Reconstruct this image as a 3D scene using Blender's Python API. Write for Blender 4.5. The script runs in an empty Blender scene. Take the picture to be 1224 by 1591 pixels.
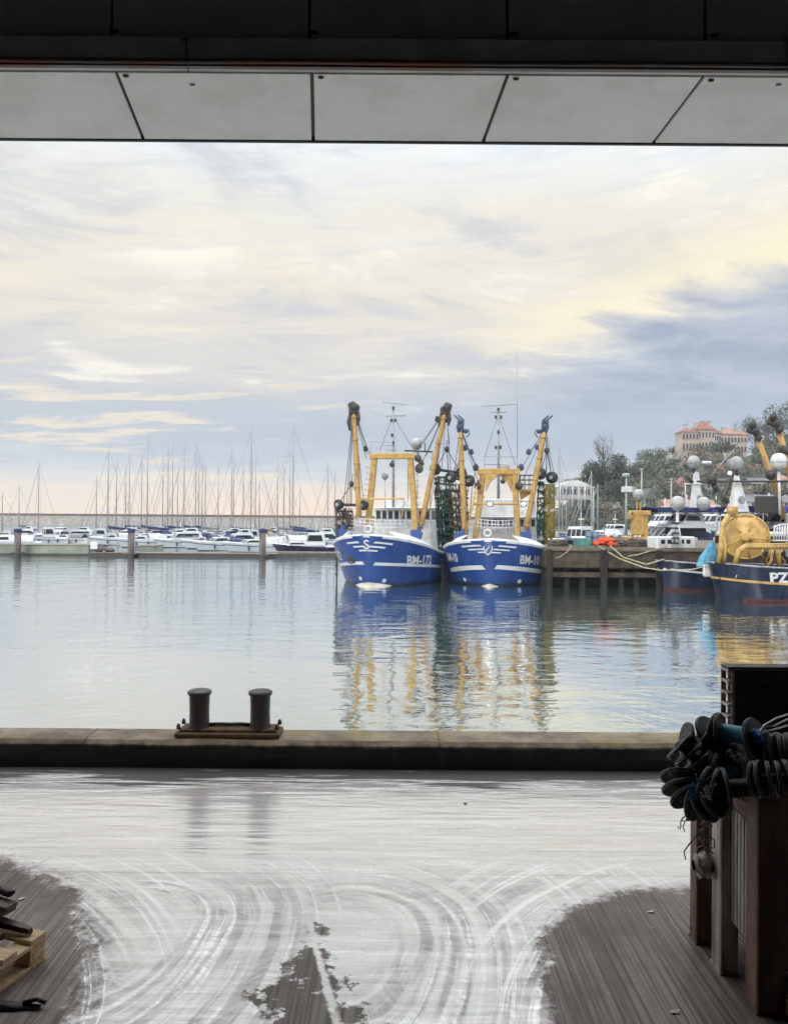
import bpy, bmesh, math, random
from math import radians, sin, cos, pi, atan, atan2, sqrt
from mathutils import Vector, Matrix, Euler, noise as mnoise
random.seed(7)
SC = bpy.context.scene
COL = SC.collection

# ---------------- camera ----------------
F, CX, CY = 1190.0, 612.0, 795.5          # focal length and centre in photo pixels
CAMZ = 5.1
cd = bpy.data.cameras.new('camera'); cam = bpy.data.objects.new('camera', cd); COL.objects.link(cam)
cd.sensor_fit = 'VERTICAL'; cd.sensor_height = 24; cd.lens = 24*F/1591.0
cd.clip_start = 0.05; cd.clip_end = 6000
ROLL, PITCH = radians(0.43), radians(0.41)
cam.matrix_world = (Matrix.Translation((0, 0, CAMZ)) @ Matrix.Rotation(radians(90)+PITCH, 4, 'X') @ Matrix.Rotation(-ROLL*-1, 4, 'Z'))
SC.camera = cam
CM = cam.matrix_world.copy(); CMI = CM.inverted()
def at(px, py, Y):
    d = CM.to_3x3() @ Vector(((px-CX)/F, -(py-CY)/F, -1.0))
    return CM.translation + d*(Y/d.y)
def pix(v):
    c = CMI @ Vector(v); return (CX+F*c.x/-c.z, CY-F*c.y/-c.z)
def onz(px, py, z):
    d = CM.to_3x3() @ Vector(((px-CX)/F, -(py-CY)/F, -1.0))
    return CM.translation + d*((z-CAMZ)/d.z)

# ---------------- colour helpers ----------------
def lin(c): c /= 255.0; return c/12.92 if c <= 0.04045 else ((c+0.055)/1.055)**2.4
def S(r, g, b): return (lin(r), lin(g), lin(b), 1)

class NT:
    def __init__(s, tree): s.t = tree; s.n = tree.nodes; s.l = tree.links
    def new(s, t, **k):
        n = s.n.new(t)
        for a, b in k.items(): setattr(n, a, b)
        return n
    def put(s, v, sock):
        if v is None: return
        if hasattr(v, 'is_output') or isinstance(v, bpy.types.NodeSocket): s.l.new(v, sock)
        else: sock.default_value = v
    def m(s, op, a, b=None, c=None, clamp=False):
        n = s.new('ShaderNodeMath', operation=op); n.use_clamp = clamp
        s.put(a, n.inputs[0]); s.put(b, n.inputs[1]); s.put(c, n.inputs[2]); return n.outputs[0]
    def ss(s, v, a, b, lo=0.0, hi=1.0):
        n = s.new('ShaderNodeMapRange', interpolation_type='SMOOTHSTEP')
        s.put(v, n.inputs[0]); s.put(a, n.inputs[1]); s.put(b, n.inputs[2]); s.put(lo, n.inputs[3]); s.put(hi, n.inputs[4]); return n.outputs[0]
    def mix(s, f, a, b, mode='MIX'):
        n = s.new('ShaderNodeMix', data_type='RGBA', blend_type=mode)
        s.put(f, n.inputs[0]); s.put(a, n.inputs[6]); s.put(b, n.inputs[7]); return n.outputs[2]
    def noise(s, vec, scale=1.0, detail=4.0, rough=0.5, dist=0.0):
        n = s.new('ShaderNodeTexNoise'); s.put(vec, n.inputs['Vector'])
        n.inputs['Scale'].default_value = scale; n.inputs['Detail'].default_value = detail
        n.inputs['Roughness'].default_value = rough; n.inputs['Distortion'].default_value = dist
        return n.outputs[0]
    def xyz(s, vec):
        n = s.new('ShaderNodeSeparateXYZ'); s.put(vec, n.inputs[0]); return n.outputs
    def comb(s, x, y, z):
        n = s.new('ShaderNodeCombineXYZ'); s.put(x, n.inputs[0]); s.put(y, n.inputs[1]); s.put(z, n.inputs[2]); return n.outputs[0]
    def vm(s, op, a, b=None):
        n = s.new('ShaderNodeVectorMath', operation=op); s.put(a, n.inputs[0]); s.put(b, n.inputs[1]); return n.outputs[0]
    def ramp(s, f, stops, interp='LINEAR'):
        n = s.new('ShaderNodeValToRGB'); cr = n.color_ramp; cr.interpolation = interp
        while len(cr.elements) < len(stops): cr.elements.new(0.5)
        for e, (p, c) in zip(cr.elements, stops): e.position = p; e.color = c
        s.put(f, n.inputs[0]); return n.outputs[0]
    def bump(s, h, strength=1.0, dist=0.01, normal=None):
        n = s.new('ShaderNodeBump'); n.inputs['Strength'].default_value = strength; n.inputs['Distance'].default_value = dist
        s.put(h, n.inputs['Height']); s.put(normal, n.inputs['Normal']); return n.outputs[0]

# ---------------- world: overcast dawn sky ----------------
SUN_EL, SUN_AZ = radians(38), radians(205)      # azimuth clockwise from +Y (behind the camera)
w = bpy.data.worlds.new("World"); SC.world = w; w.use_nodes = True
N = NT(w.node_tree); w.node_tree.nodes.clear()
tc = N.new('ShaderNodeTexCoord').outputs['Generated']
x, y, z = N.xyz(N.vm('NORMALIZE', tc))
az = N.m('MULTIPLY', N.m('ARCTAN2', x, y), 57.29578)
el = N.m('MULTIPLY', N.m('ARCSINE', z), 57.29578)
den = N.m('ADD', N.m('MAXIMUM', z, 0.0), 0.11)
pu = N.m('DIVIDE', x, den); pv = N.m('DIVIDE', y, den)
p1 = N.comb(N.m('MULTIPLY', pu, 0.55), N.m('ADD', pv, N.m('MULTIPLY', pu, -0.10)), 0.3)
n1 = N.noise(p1, 1.5, 9, 0.62, 0.5)
n2 = N.noise(N.comb(N.m('MULTIPLY', az, 0.045), N.m('MULTIPLY', el, 0.17), 2.7), 1.0, 6, 0.6, 0.4)
n3 = N.noise(N.comb(N.m('MULTIPLY', az, 0.09), N.m('ADD', N.m('MULTIPLY', el, 0.95), N.m('MULTIPLY', az, -0.07)), 7.1), 1.0, 7, 0.6, 0.4)
nn = N.m('ADD', N.m('MULTIPLY', N.m('SUBTRACT', n2, 0.5), 9.0), N.m('MULTIPLY', N.m('SUBTRACT', n1, 0.5), 7.0))
el2 = N.m('ADD', el, N.m('ADD', N.m('MULTIPLY', nn, N.ss(el, 0.0, 8.0, 0.25, 1.0)), N.m('MULTIPLY', N.m('SUBTRACT', n3, 0.5), 4.0)))
def e(d): return max(0.0, min(1.0, d/60.0))
base = N.ramp(N.m('DIVIDE', el2, 60.0, clamp=True), [
    (e(0), S(234, 220, 206)), (e(1.4), S(228, 218, 208)), (e(3.0), S(204, 208, 212)), (e(5.2), S(182, 190, 200)), (e(8.4), S(192, 196, 201)),
    (e(11), S(208, 206, 202)), (e(14.5), S(222, 216, 205)), (e(19), S(224, 219, 207)), (e(23), S(226, 226, 221)), (e(27.5), S(230, 236, 239)), (e(45), S(228, 234, 240))])
# puffy mottling: soft grey undersides and creamy lit patches
pA = N.comb(N.m('MULTIPLY', pu, 0.95), N.m('ADD', N.m('MULTIPLY', pv, 1.25), N.m('MULTIPLY', pu, -0.25)), 5.3)
n4 = N.noise(pA, 1.5, 10, 0.62, 0.45)
n5 = N.noise(N.comb(N.m('MULTIPLY', pu, 0.5), N.m('MULTIPLY', pv, 0.8), 1.9), 1.2, 7, 0.6, 0.4)
low = N.ss(el, 3.0, 9.0)
base = N.mix(N.m('MULTIPLY', N.m('MULTIPLY', N.ss(n4, 0.49, 0.63), low), 0.65), base, S(186, 190, 197))
base = N.mix(N.m('MULTIPLY', N.m('MULTIPLY', N.ss(n4, 0.47, 0.33), low), 0.75), base, S(243, 239, 226))
yel = N.m('MULTIPLY', N.m('MULTIPLY', N.ss(n5, 0.50, 0.64), N.ss(el, 8.0, 13.0)), N.ss(el, 23.0, 27.0, 1.0, 0.0))
base = N.mix(N.m('MULTIPLY', yel, 0.40), base, S(240, 229, 200))
blu = N.m('MULTIPLY', N.m('MULTIPLY', N.ss(n3, 0.48, 0.66), N.ss(el, 2.0, 6.0)), N.ss(el, 10.0, 16.0, 1.0, 0.35))
base = N.mix(N.m('MULTIPLY', blu, 0.6), base, S(182, 189, 200))
# big blue grey cloud to the right
wv = N.m('ADD', N.m('MULTIPLY', N.m('SUBTRACT', n2, 0.5), 6.0), N.m('MULTIPLY', N.m('SUBTRACT', n4, 0.5), 9.0))
top = N.m('ADD', N.m('ADD', N.m('MULTIPLY', az, 0.27), 9.8), wv)
edge = N.m('SUBTRACT', el, top)
cl = N.m('MULTIPLY', N.m('MULTIPLY', N.ss(edge, -3.2, 1.0, 1.0, 0.0), N.ss(el, 1.5, 5.5)), N.ss(az, 5.0, 15.0))
cloudc = N.mix(N.ss(n4, 0.38, 0.62), S(172, 181, 195), S(148, 160, 181))
eb = N.m('MULTIPLY', N.m('MULTIPLY', N.ss(edge, -1.2, 0.8), N.ss(edge, 1.2, 5.5, 1.0, 0.0)), N.ss(az, 2.0, 14.0))
base = N.mix(N.m('MULTIPLY', eb, 0.6), base, S(246, 235, 198))
base = N.mix(N.m('MULTIPLY', cl, 0.95), base, cloudc)
# left blue-grey band
lv = N.m('ADD', el, N.m('MULTIPLY', nn, 0.35))
lb = N.m('MULTIPLY', N.m('MULTIPLY', N.ss(lv, 2.6, 4.6), N.ss(lv, 6.5, 9.8, 1.0, 0.0)), N.ss(az, -26.0, -6.0, 0.3, 1.0))
base = N.mix(N.m('MULTIPLY', lb, 0.7), base, S(172, 183, 200))
# warm streaks low on the left
ws = N.m('MULTIPLY', N.m('MULTIPLY', N.ss(n3, 0.53, 0.63), N.ss(el, 9.0, 13.0, 1.0, 0.0)), N.ss(az, 2.0, -12.0))
base = N.mix(N.m('MULTIPLY', ws, 0.6), base, S(244, 228, 200))
pk = N.m('MULTIPLY', N.m('MULTIPLY', N.ss(el, 3.4, 0.6), N.ss(az, 8.0, -2.0)), N.ss(az, -24.0, -12.0))
base = N.mix(N.m('MULTIPLY', pk, 0.6), base, S(246, 222, 202))
# overcast vault brighter overhead, boosted out of view to light the foreground
gain = N.ss(el, 31.0, 60.0, 1.0, 3.8)
sky = N.new('ShaderNodeTexSky', sky_type='NISHITA'); sky.sun_disc = False
sky.sun_elevation = SUN_EL; sky.sun_rotation = SUN_AZ; sky.altitude = 0; sky.air_density = 1.0; sky.dust_density = 3.0
cl_s = N.vm('SCALE', base); 
cl_s.node.inputs['Scale'].default_value = 1.0; N.put(gain, cl_s.node.inputs['Scale'])
b1 = N.new('ShaderNodeBackground'); N.put(cl_s, b1.inputs[0]); b1.inputs[1].default_value = 1.12
b2 = N.new('ShaderNodeBackground'); N.put(sky.outputs[0], b2.inputs[0]); b2.inputs[1].default_value = 0.05
mx = N.new('ShaderNodeMixShader'); mx.inputs[0].default_value = 0.1
N.l.new(b1.outputs[0], mx.inputs[1]); N.l.new(b2.outputs[0], mx.inputs[2])
wo = N.new('ShaderNodeOutputWorld'); N.l.new(mx.outputs[0], wo.inputs[0])
w.cycles.sampling_method = 'MANUAL'; w.cycles.sample_map_resolution = 512

sd = bpy.data.lights.new('sun', 'SUN'); sun = bpy.data.objects.new('sun', sd); COL.objects.link(sun)
sd.energy = 1.5; sd.angle = radians(15); sd.color = (1.0, 0.95, 0.86)
sdir = Vector((sin(SUN_AZ)*cos(SUN_EL), cos(SUN_AZ)*cos(SUN_EL), sin(SUN_EL)))
sun.rotation_euler = sdir.to_track_quat('Z', 'Y').to_euler()
SC.view_settings.view_transform = 'Standard'; SC.view_settings.look = 'None'; SC.view_settings.gamma = 1
SC.view_settings.use_curve_mapping = False; SC.view_settings.exposure = 0.20
SC.cycles.max_bounces = 8; SC.cycles.diffuse_bounces = 4; SC.cycles.glossy_bounces = 4; SC.cycles.transparent_max_bounces = 8
SC.cycles.caustics_reflective = True; SC.cycles.sample_clamp_indirect = 4.0; SC.cycles.use_denoising = True

# ---------------- materials ----------------
def mat(name, col, rough=0.6, metal=0.0, col2=None, nscale=3.0, bump=0.0, bscale=20.0, streak=None, spec=0.5, nfac=1.0, emit=None, estr=1.0):
    m = bpy.data.materials.new(name); m.use_nodes = True
    n = NT(m.node_tree); b = n.n['Principled BSDF']
    b.inputs['Base Color'].default_value = col; b.inputs['Roughness'].default_value = rough; b.inputs['Metallic'].default_value = metal
    b.inputs['Specular IOR Level'].default_value = spec
    co = n.new('ShaderNodeTexCoord').outputs['Object']
    c = None
    if col2 is not None:
        v = co
        if streak is not None: v = n.vm('MULTIPLY', co, streak)
        f = n.ss(n.noise(v, nscale, 6, 0.65), 0.42, 0.66)
        c = n.mix(n.m('MULTIPLY', f, nfac), col, col2); n.put(c, b.inputs['Base Color'])
        r = n.m('ADD', n.m('MULTIPLY', f, 0.2), rough, clamp=True); n.put(r, b.inputs['Roughness'])
    if bump: n.put(n.bump(n.noise(co, bscale, 5, 0.6), bump, 0.02), b.inputs['Normal'])
    if emit is not None:
        b.inputs['Emission Color'].default_value = emit; b.inputs['Emission Strength'].default_value = estr
    return m
# ---------------- mesh builder ----------------
class MB:
    def __init__(s, inv=None): s.v = []; s.f = []; s.mi = []; s.smooth = []; s.mcur = 0; s.inv = inv
    def V(s, p): s.v.append(tuple(s.inv @ Vector(p)) if s.inv is not None else tuple(p)); return len(s.v)-1
    def Fc(s, idx, sm=False): s.f.append(tuple(idx)); s.mi.append(s.mcur); s.smooth.append(sm)
    def box(s, c, d, rot=None, bev=0.0):
        c = Vector(c); hx, hy, hz = d[0]/2, d[1]/2, d[2]/2
        R = rot.to_matrix() if isinstance(rot, Euler) else (rot if rot is not None else Matrix.Identity(3))
        b = min(bev, hx*.9, hy*.9, hz*.9)
        if b <= 0:
            ids = [s.V(c + R @ Vector((sx*hx, sy*hy, sz*hz))) for sz in (-1, 1) for sy in (-1, 1) for sx in (-1, 1)]
            for q in ((0,2,3,1),(4,5,7,6),(0,1,5,4),(2,6,7,3),(0,4,6,2),(1,3,7,5)): s.Fc([ids[i] for i in q])
            return
        ids = {}
        for sx in (-1, 1):
            for sy in (-1, 1):
                for sz in (-1, 1):
                    for a in range(3):
                        p = [sx*(hx-b), sy*(hy-b), sz*(hz-b)]
                        p[a] = (sx*hx, sy*hy, sz*hz)[a]
                        ids[(sx, sy, sz, a)] = s.V(c + R @ Vector(p))
        def fc(a, sg):
            o = [k for k in range(3) if k != a]; L = []
            for u, v in ((-1,-1),(1,-1),(1,1),(-1,1)):
                k = [0,0,0]; k[a] = sg; k[o[0]] = u; k[o[1]] = v; L.append(ids[(k[0],k[1],k[2],a)])
            s.Fc(L if (sg > 0) != (a == 1) else L[::-1])
        for a in range(3): fc(a, 1); fc(a, -1)
        for a in range(3):
            o = [k for k in range(3) if k != a]
            for u in (-1, 1):
                for v in (-1, 1):
                    k1 = [0,0,0]; k1[a] = -1; k1[o[0]] = u; k1[o[1]] = v
                    k2 = list(k1); k2[a] = 1
                    s.Fc([ids[(*k1, o[0])], ids[(*k2, o[0])], ids[(*k2, o[1])], ids[(*k1, o[1])]])
        for sx in (-1, 1):
            for sy in (-1, 1):
                for sz in (-1, 1): s.Fc([ids[(sx,sy,sz,0)], ids[(sx,sy,sz,1)], ids[(sx,sy,sz,2)]])
    def ring(s, c, d, r, seg, up=None):
        d = Vector(d).normalized(); u = d.orthogonal().normalized() if up is None else (up - d*up.dot(d)).normalized()
        v = d.cross(u)
        return [s.V(Vector(c)+u*(r*cos(2*pi*i/seg))+v*(r*sin(2*pi*i/seg))) for i in range(seg)]
    def tube(s, p0, p1, r, r2=None, seg=8, caps=True):
        p0 = Vector(p0); p1 = Vector(p1); d = p1-p0
        if d.length < 1e-6: return
        u = d.orthogonal()
        a = s.ring(p0, d, r, seg, u); b = s.ring(p1, d, r if r2 is None else r2, seg, u)
        for i in range(seg): s.Fc([a[i], a[(i+1) % seg], b[(i+1) % seg], b[i]], True)
        if caps: s.Fc(a[::-1]); s.Fc(b)
    def path(s, pts, r, seg=6, caps=True):
        pts = [Vector(p) for p in pts]; prev = None; up = (pts[1]-pts[0]).orthogonal()
        n = len(pts)
        for i, p in enumerate(pts):
            d = (pts[min(i+1, n-1)]-pts[max(i-1, 0)])
            if d.length < 1e-7: d = Vector((0,0,1))
            dn = d.normalized(); up = up - dn*up.dot(dn)
            if up.length < 1e-5: up = dn.orthogonal()
            up.normalize()
            rr = r[i] if isinstance(r, (list, tuple)) else r
            a = s.ring(p, d, rr, seg, up)
            if prev:
                for k in range(seg): s.Fc([prev[k], prev[(k+1) % seg], a[(k+1) % seg], a[k]], True)
            elif caps: s.Fc(a[::-1])
            prev = a
        if caps: s.Fc(prev)
    def lathe(s, prof, o, axis=(0,0,1), seg=20):
        o = Vector(o); ax = Vector(axis).normalized(); u = ax.orthogonal().normalized(); prev = None
        for (r, h) in prof:
            a = s.ring(o+ax*h, ax, max(r, 1e-4), seg, u)
            if prev:
                for k in range(seg): s.Fc([prev[k], prev[(k+1) % seg], a[(k+1) % seg], a[k]], True)
            else: s.Fc(a[::-1])
            prev = a
        s.Fc(prev)
    def ball(s, c, r, seg=12, rings=8, sc=(1,1,1)):
        c = Vector(c); rows = []
        for j in range(rings+1):
            t = pi*j/rings
            if j in (0, rings): rows.append([s.V(c+Vector((0,0,r*cos(t)*sc[2])))]); continue
            rows.append([s.V(c+Vector((r*sin(t)*cos(2*pi*i/seg)*sc[0], r*sin(t)*sin(2*pi*i/seg)*sc[1], r*cos(t)*sc[2]))) for i in range(seg)])
        for j in range(rings):
            a, b = rows[j], rows[j+1]
            for i in range(seg):
                k = (i+1) % seg
                if j == 0: s.Fc([a[0], b[i], b[k]], True)
                elif j == rings-1: s.Fc([a[i], b[0], a[k]], True)
                else: s.Fc([a[i], b[i], b[k], a[k]], True)
    def prism(s, poly, ext, base=Vector((0,0,0))):
        """poly: list of 3D points; ext: extrusion vector"""
        a = [s.V(Vector(p)+base) for p in poly]; b = [s.V(Vector(p)+base+Vector(ext)) for p in poly]; n = len(poly)
        s.Fc(a[::-1]); s.Fc(b)
        for i in range(n): s.Fc([a[i], a[(i+1) % n], b[(i+1) % n], b[i]])
    def grid(s, rows, sm=True, flip=False):
        ids = [[s.V(p) for p in r] for r in rows]
        for j in range(len(ids)-1):
            for i in range(len(ids[0])-1):
                q = [ids[j][i], ids[j][i+1], ids[j+1][i+1], ids[j+1][i]]
                s.Fc(q[::-1] if flip else q, sm)
    def build(s, name, mats, parent=None):
        me = bpy.data.meshes.new(name); me.from_pydata(s.v, [], s.f)
        if not isinstance(mats, (list, tuple)): mats = [mats]
        for m in mats: me.materials.append(m)
        me.polygons.foreach_set('material_index', s.mi); me.polygons.foreach_set('use_smooth', s.smooth); me.update()
        bm = bmesh.new(); bm.from_mesh(me); bmesh.ops.recalc_face_normals(bm, faces=bm.faces); bm.to_mesh(me); bm.free()
        o = bpy.data.objects.new(name, me); COL.objects.link(o)
        if parent is not None: o.parent = parent
        return o

def thing(name, label, cat, loc=(0,0,0), rotz=0.0, group=None):
    o = bpy.data.objects.new(name, None); COL.objects.link(o); o.location = loc; o.rotation_euler = (0,0,rotz)
    o['label'] = label; o['category'] = cat
    if group: o['group'] = group
    o.empty_display_size = 0.2
    return o
def tag(o, label, cat, group=None):
    o['label'] = label; o['category'] = cat
    if group: o['group'] = group
    return o
def struct(name, mb, m): o = mb.build(name, m); o['kind'] = 'structure'; return o
def inv_of(loc, rotz): return (Matrix.Translation(loc) @ Matrix.Rotation(rotz, 4, 'Z')).inverted()
def catenary(p0, p1, sag, n=14):
    p0 = Vector(p0); p1 = Vector(p1)
    return [p0.lerp(p1, t/n) - Vector((0,0,sag*4*(t/n)*(1-t/n))) for t in range(n+1)]
def dup(root, loc, rotz, label, mods=None):
    r = root.copy(); COL.objects.link(r); r.location = loc; r.rotation_euler = (0,0,rotz); r['label'] = label
    for ch in list(root.children):
        c = ch.copy(); COL.objects.link(c); c.parent = r
        if mods and ch.name.split('.')[0] in mods: c.scale = mods[ch.name.split('.')[0]]
        for g in ch.children:
            d = g.copy(); COL.objects.link(d); d.parent = c
    return r

# common materials
M = {}
M['white'] = mat('white_paint', S(208,210,212), 0.4, col2=S(174,172,166), nscale=1.5, nfac=0.6)
M['gel'] = mat('white_gelcoat', S(206,209,212), 0.3, col2=S(184,188,192), nscale=0.8, nfac=0.5)
M['yellow'] = mat('yellow_paint', S(190,156,90), 0.5, col2=S(146,112,66), nscale=2.2, nfac=0.7, bump=0.15, bscale=6)
M['yelrust'] = mat('rust_streaked_yellow', S(182,148,88), 0.6, col2=S(132,92,60), nscale=1.6, nfac=0.8, streak=(3,3,0.5))
M['black'] = mat('black_rubber', (0.012,0.012,0.013,1), 0.55, bump=0.2, bscale=40)
M['dark'] = mat('dark_steel', (0.03,0.03,0.032,1), 0.5, col2=(0.06,0.045,0.035,1), nscale=6)
M['grey'] = mat('grey_paint', S(150,154,156), 0.5, col2=S(120,120,118), nscale=3)
M['glass'] = mat('dark_glass', (0.012,0.015,0.02,1), 0.08)
M['bwin'] = mat('window_glass', (0.05,0.06,0.075,1), 0.12)
M['navycloth'] = mat('navy_canvas', S(36,44,88), 0.85, col2=S(52,60,104), nscale=2)
M['whitecloth'] = mat('pale_canvas', S(205,208,208), 0.9, col2=S(180,184,186), nscale=2)
M['alu'] = mat('mast_aluminium', S(150,152,156), 0.4, metal=0.3)
M['wire'] = mat('rigging_wire', S(90,94,100), 0.5, metal=0.2)
M['rope'] = mat('mooring_rope', S(176,168,140), 0.9, col2=S(130,122,98), nscale=8)
M['bluehull'] = mat('blue_hull_paint', S(32,70,138), 0.30, col2=S(44,86,152), nscale=0.9, nfac=0.8, streak=(1,1,0.25))
def hull_mat(name, c1, c2, weed=0.16):
    m = mat(name, c1, 0.32, col2=c2, nscale=0.9, nfac=0.8, streak=(1,1,0.25)); n = NT(m.node_tree); b = n.n['Principled BSDF']
    src = b.inputs['Base Color'].links[0].from_socket; co = n.new('ShaderNodeTexCoord').outputs['Object']; X, Y, Z = n.xyz(co)
    st = n.ss(n.noise(n.vm('MULTIPLY', co, (2.2, 2.2, 0.35)), 1.6, 6, 0.7), 0.56, 0.70); c = n.mix(n.m('MULTIPLY', st, 0.55), src, S(92,84,84))
    sc = n.ss(n.noise(n.vm('MULTIPLY', co, (1, 1, 5)), 2.2, 5, 0.7), 0.63, 0.72); c = n.mix(n.m('MULTIPLY', sc, 0.35), c, S(120,134,160))
    wz = n.m('ADD', Z, n.m('MULTIPLY', n.noise(co, 2.5, 4, 0.6), -0.35)); c = n.mix(n.ss(wz, weed-0.22, weed-0.08, 0.8, 0.0), c, S(38,46,40)); n.put(c, b.inputs['Base Color'])
    pl = n.m('MULTIPLY', n.ss(n.m('ABSOLUTE', n.m('SUBTRACT', n.m('FRACT', n.m('MULTIPLY', Y, 0.55)), 0.5)), 0.47, 0.5), 1.0); n.put(n.bump(n.m('ADD', pl, n.m('MULTIPLY', n.noise(co, 0.8, 2), 1.5)), 0.35, 0.05), b.inputs['Normal']); return m
M['bluehull'] = hull_mat('blue_hull_paint', S(24,60,126), S(38,78,142))
M['navyhull'] = hull_mat('navy_hull_paint', S(20,28,52), S(34,42,66), 0.1)
M['bluehead'] = mat('dark_blue_boom_head', S(58,72,106), .55, col2=S(70,74,88), nscale=5)
M['bluefit'] = mat('blue_fitting_paint', S(44,74,138), 0.5, col2=S(60,84,130), nscale=4)
M['navyhull'] = mat('navy_hull_paint', S(22,30,56), 0.3, col2=S(36,44,68), nscale=1.2, streak=(1,1,0.3))
M['redpaint'] = mat('red_antifouling', S(84,44,44), 0.6, col2=S(60,36,38), nscale=3)
M['net_green'] = mat('green_net_twine', S(30,88,74), 0.95, col2=S(16,50,44), nscale=5, bump=1.0, bscale=9, streak=(1,1,0.35))
M['net_brown'] = mat('brown_chain_mesh', S(104,86,66), 0.95, col2=S(52,46,40), nscale=5, bump=1.0, bscale=9, streak=(1,1,0.35))
M['net_yellow'] = mat('ochre_net_twine', S(158,138,58), 0.95, col2=S(98,92,48), nscale=5, bump=1.0, bscale=9, streak=(1,1,0.35))
def net_mat(name, c1, c2, hole=0.45, sc=(5, 5, 2.2)):
    m = bpy.data.materials.new(name); m.use_nodes = True; n = NT(m.node_tree); b = n.n['Principled BSDF']
    co = n.new('ShaderNodeTexCoord').outputs['Object']; X, Y, Z = n.xyz(co)
    v = n.vm('MULTIPLY', co, sc); f = n.noise(v, 0.9, 5, 0.7)
    n.put(n.mix(n.ss(n.noise(v, 0.35, 4, 0.6), 0.38, 0.62), c1, c2), b.inputs['Base Color']); b.inputs['Roughness'].default_value = 0.95
    lad = n.ss(n.m('ABSOLUTE', n.m('SUBTRACT', n.m('FRACT', n.m('ADD', n.m('MULTIPLY', Z, 1.7), n.m('MULTIPLY', f, 1.2))), 0.5)), 0.38, 0.46)
    al = n.m('MAXIMUM', lad, n.ss(f, hole, hole+0.05)); n.put(al, b.inputs['Alpha'])
    n.put(n.bump(f, 0.8, 0.05), b.inputs['Normal']); return m
M['net_green'] = net_mat('green_net_twine', S(24,66,58), S(50,100,86), 0.55)
M['net_dkgreen'] = net_mat('dark_green_net_twine', S(14,42,38), S(24,64,56), 0.50)
M['net_brown'] = net_mat('brown_chain_mesh', S(84,74,62), S(44,40,36), 0.52)
M['net_yellow'] = net_mat('ochre_net_twine', S(138,124,62), S(110,106,56), 0.46)
M['lamp'] = mat('lit_floodlight', S(255,250,235), 0.4, emit=(1,0.96,0.88,1), estr=2.2)
M['orange'] = mat('orange_netting', S(208,82,44), 0.9, col2=S(160,60,40), nscale=9, bump=0.8, bscale=12)

# =================== SETTING ===================
# water
# deck lines
def water_mat():
    m = bpy.data.materials.new('harbour_water'); m.use_nodes = True; n = NT(m.node_tree); m.node_tree.nodes.remove(n.n['Principled BSDF'])
    co = n.new('ShaderNodeTexCoord').outputs['Object']
    X, Y, Z = n.xyz(co)
    warp = n.m('MULTIPLY', n.noise(co, 0.12, 2), 3.0)
    a = n.noise(n.comb(n.m('MULTIPLY', X, 0.55), n.m('ADD', n.m('MULTIPLY', Y, 1.0), warp), 0.0), 1.15, 3, 0.5, 0.3)
    b = n.noise(n.comb(n.m('MULTIPLY', X, 0.8), n.m('ADD', n.m('MULTIPLY', Y, 1.3), warp), 5.0), 3.6, 2, 0.5)
    c = n.noise(n.comb(n.m('MULTIPLY', X, 0.3), Y, 9.0), 0.33, 2, 0.5)
    calm = n.ss(n.noise(co, 0.045, 3, 0.6), 0.3, 0.65, 0.45, 1.15)
    h = n.m('ADD', n.m('ADD', n.m('MULTIPLY', a, 0.075), n.m('MULTIPLY', b, 0.010)), n.m('MULTIPLY', c, 0.10))
    h = n.m('MULTIPLY', h, calm)
    nb = n.bump(h, 1.0, 0.50)
    far = n.ss(Y, 30.0, 150.0, 0.02, 0.10)
    g = n.new('ShaderNodeBsdfGlossy'); g.inputs['Color'].default_value = (0.93,0.96,0.97,1); n.put(far, g.inputs['Roughness']); n.put(nb, g.inputs['Normal'])
    d = n.new('ShaderNodeBsdfDiffuse'); d.inputs['Color'].default_value = S(70,92,90)
    fr = n.new('ShaderNodeFresnel'); fr.inputs['IOR'].default_value = 1.9; n.put(nb, fr.inputs['Normal'])
    fac = n.ss(fr.outputs[0], 0.05, 0.42, 0.22, 0.93)
    mx = n.new('ShaderNodeMixShader'); n.put(fac, mx.inputs[0]); n.l.new(d.outputs[0], mx.inputs[1]); n.l.new(g.outputs[0], mx.inputs[2])
    n.l.new(mx.outputs[0], n.n['Material Output'].inputs[0]); return m
mb = MB(); mb.grid([[(x0, y0, 0) for x0 in (-2500, -300, 300, 2500)] for y0 in (7.0, 100, 400, 3800)], False)
struct('water', mb, water_mat())

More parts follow.
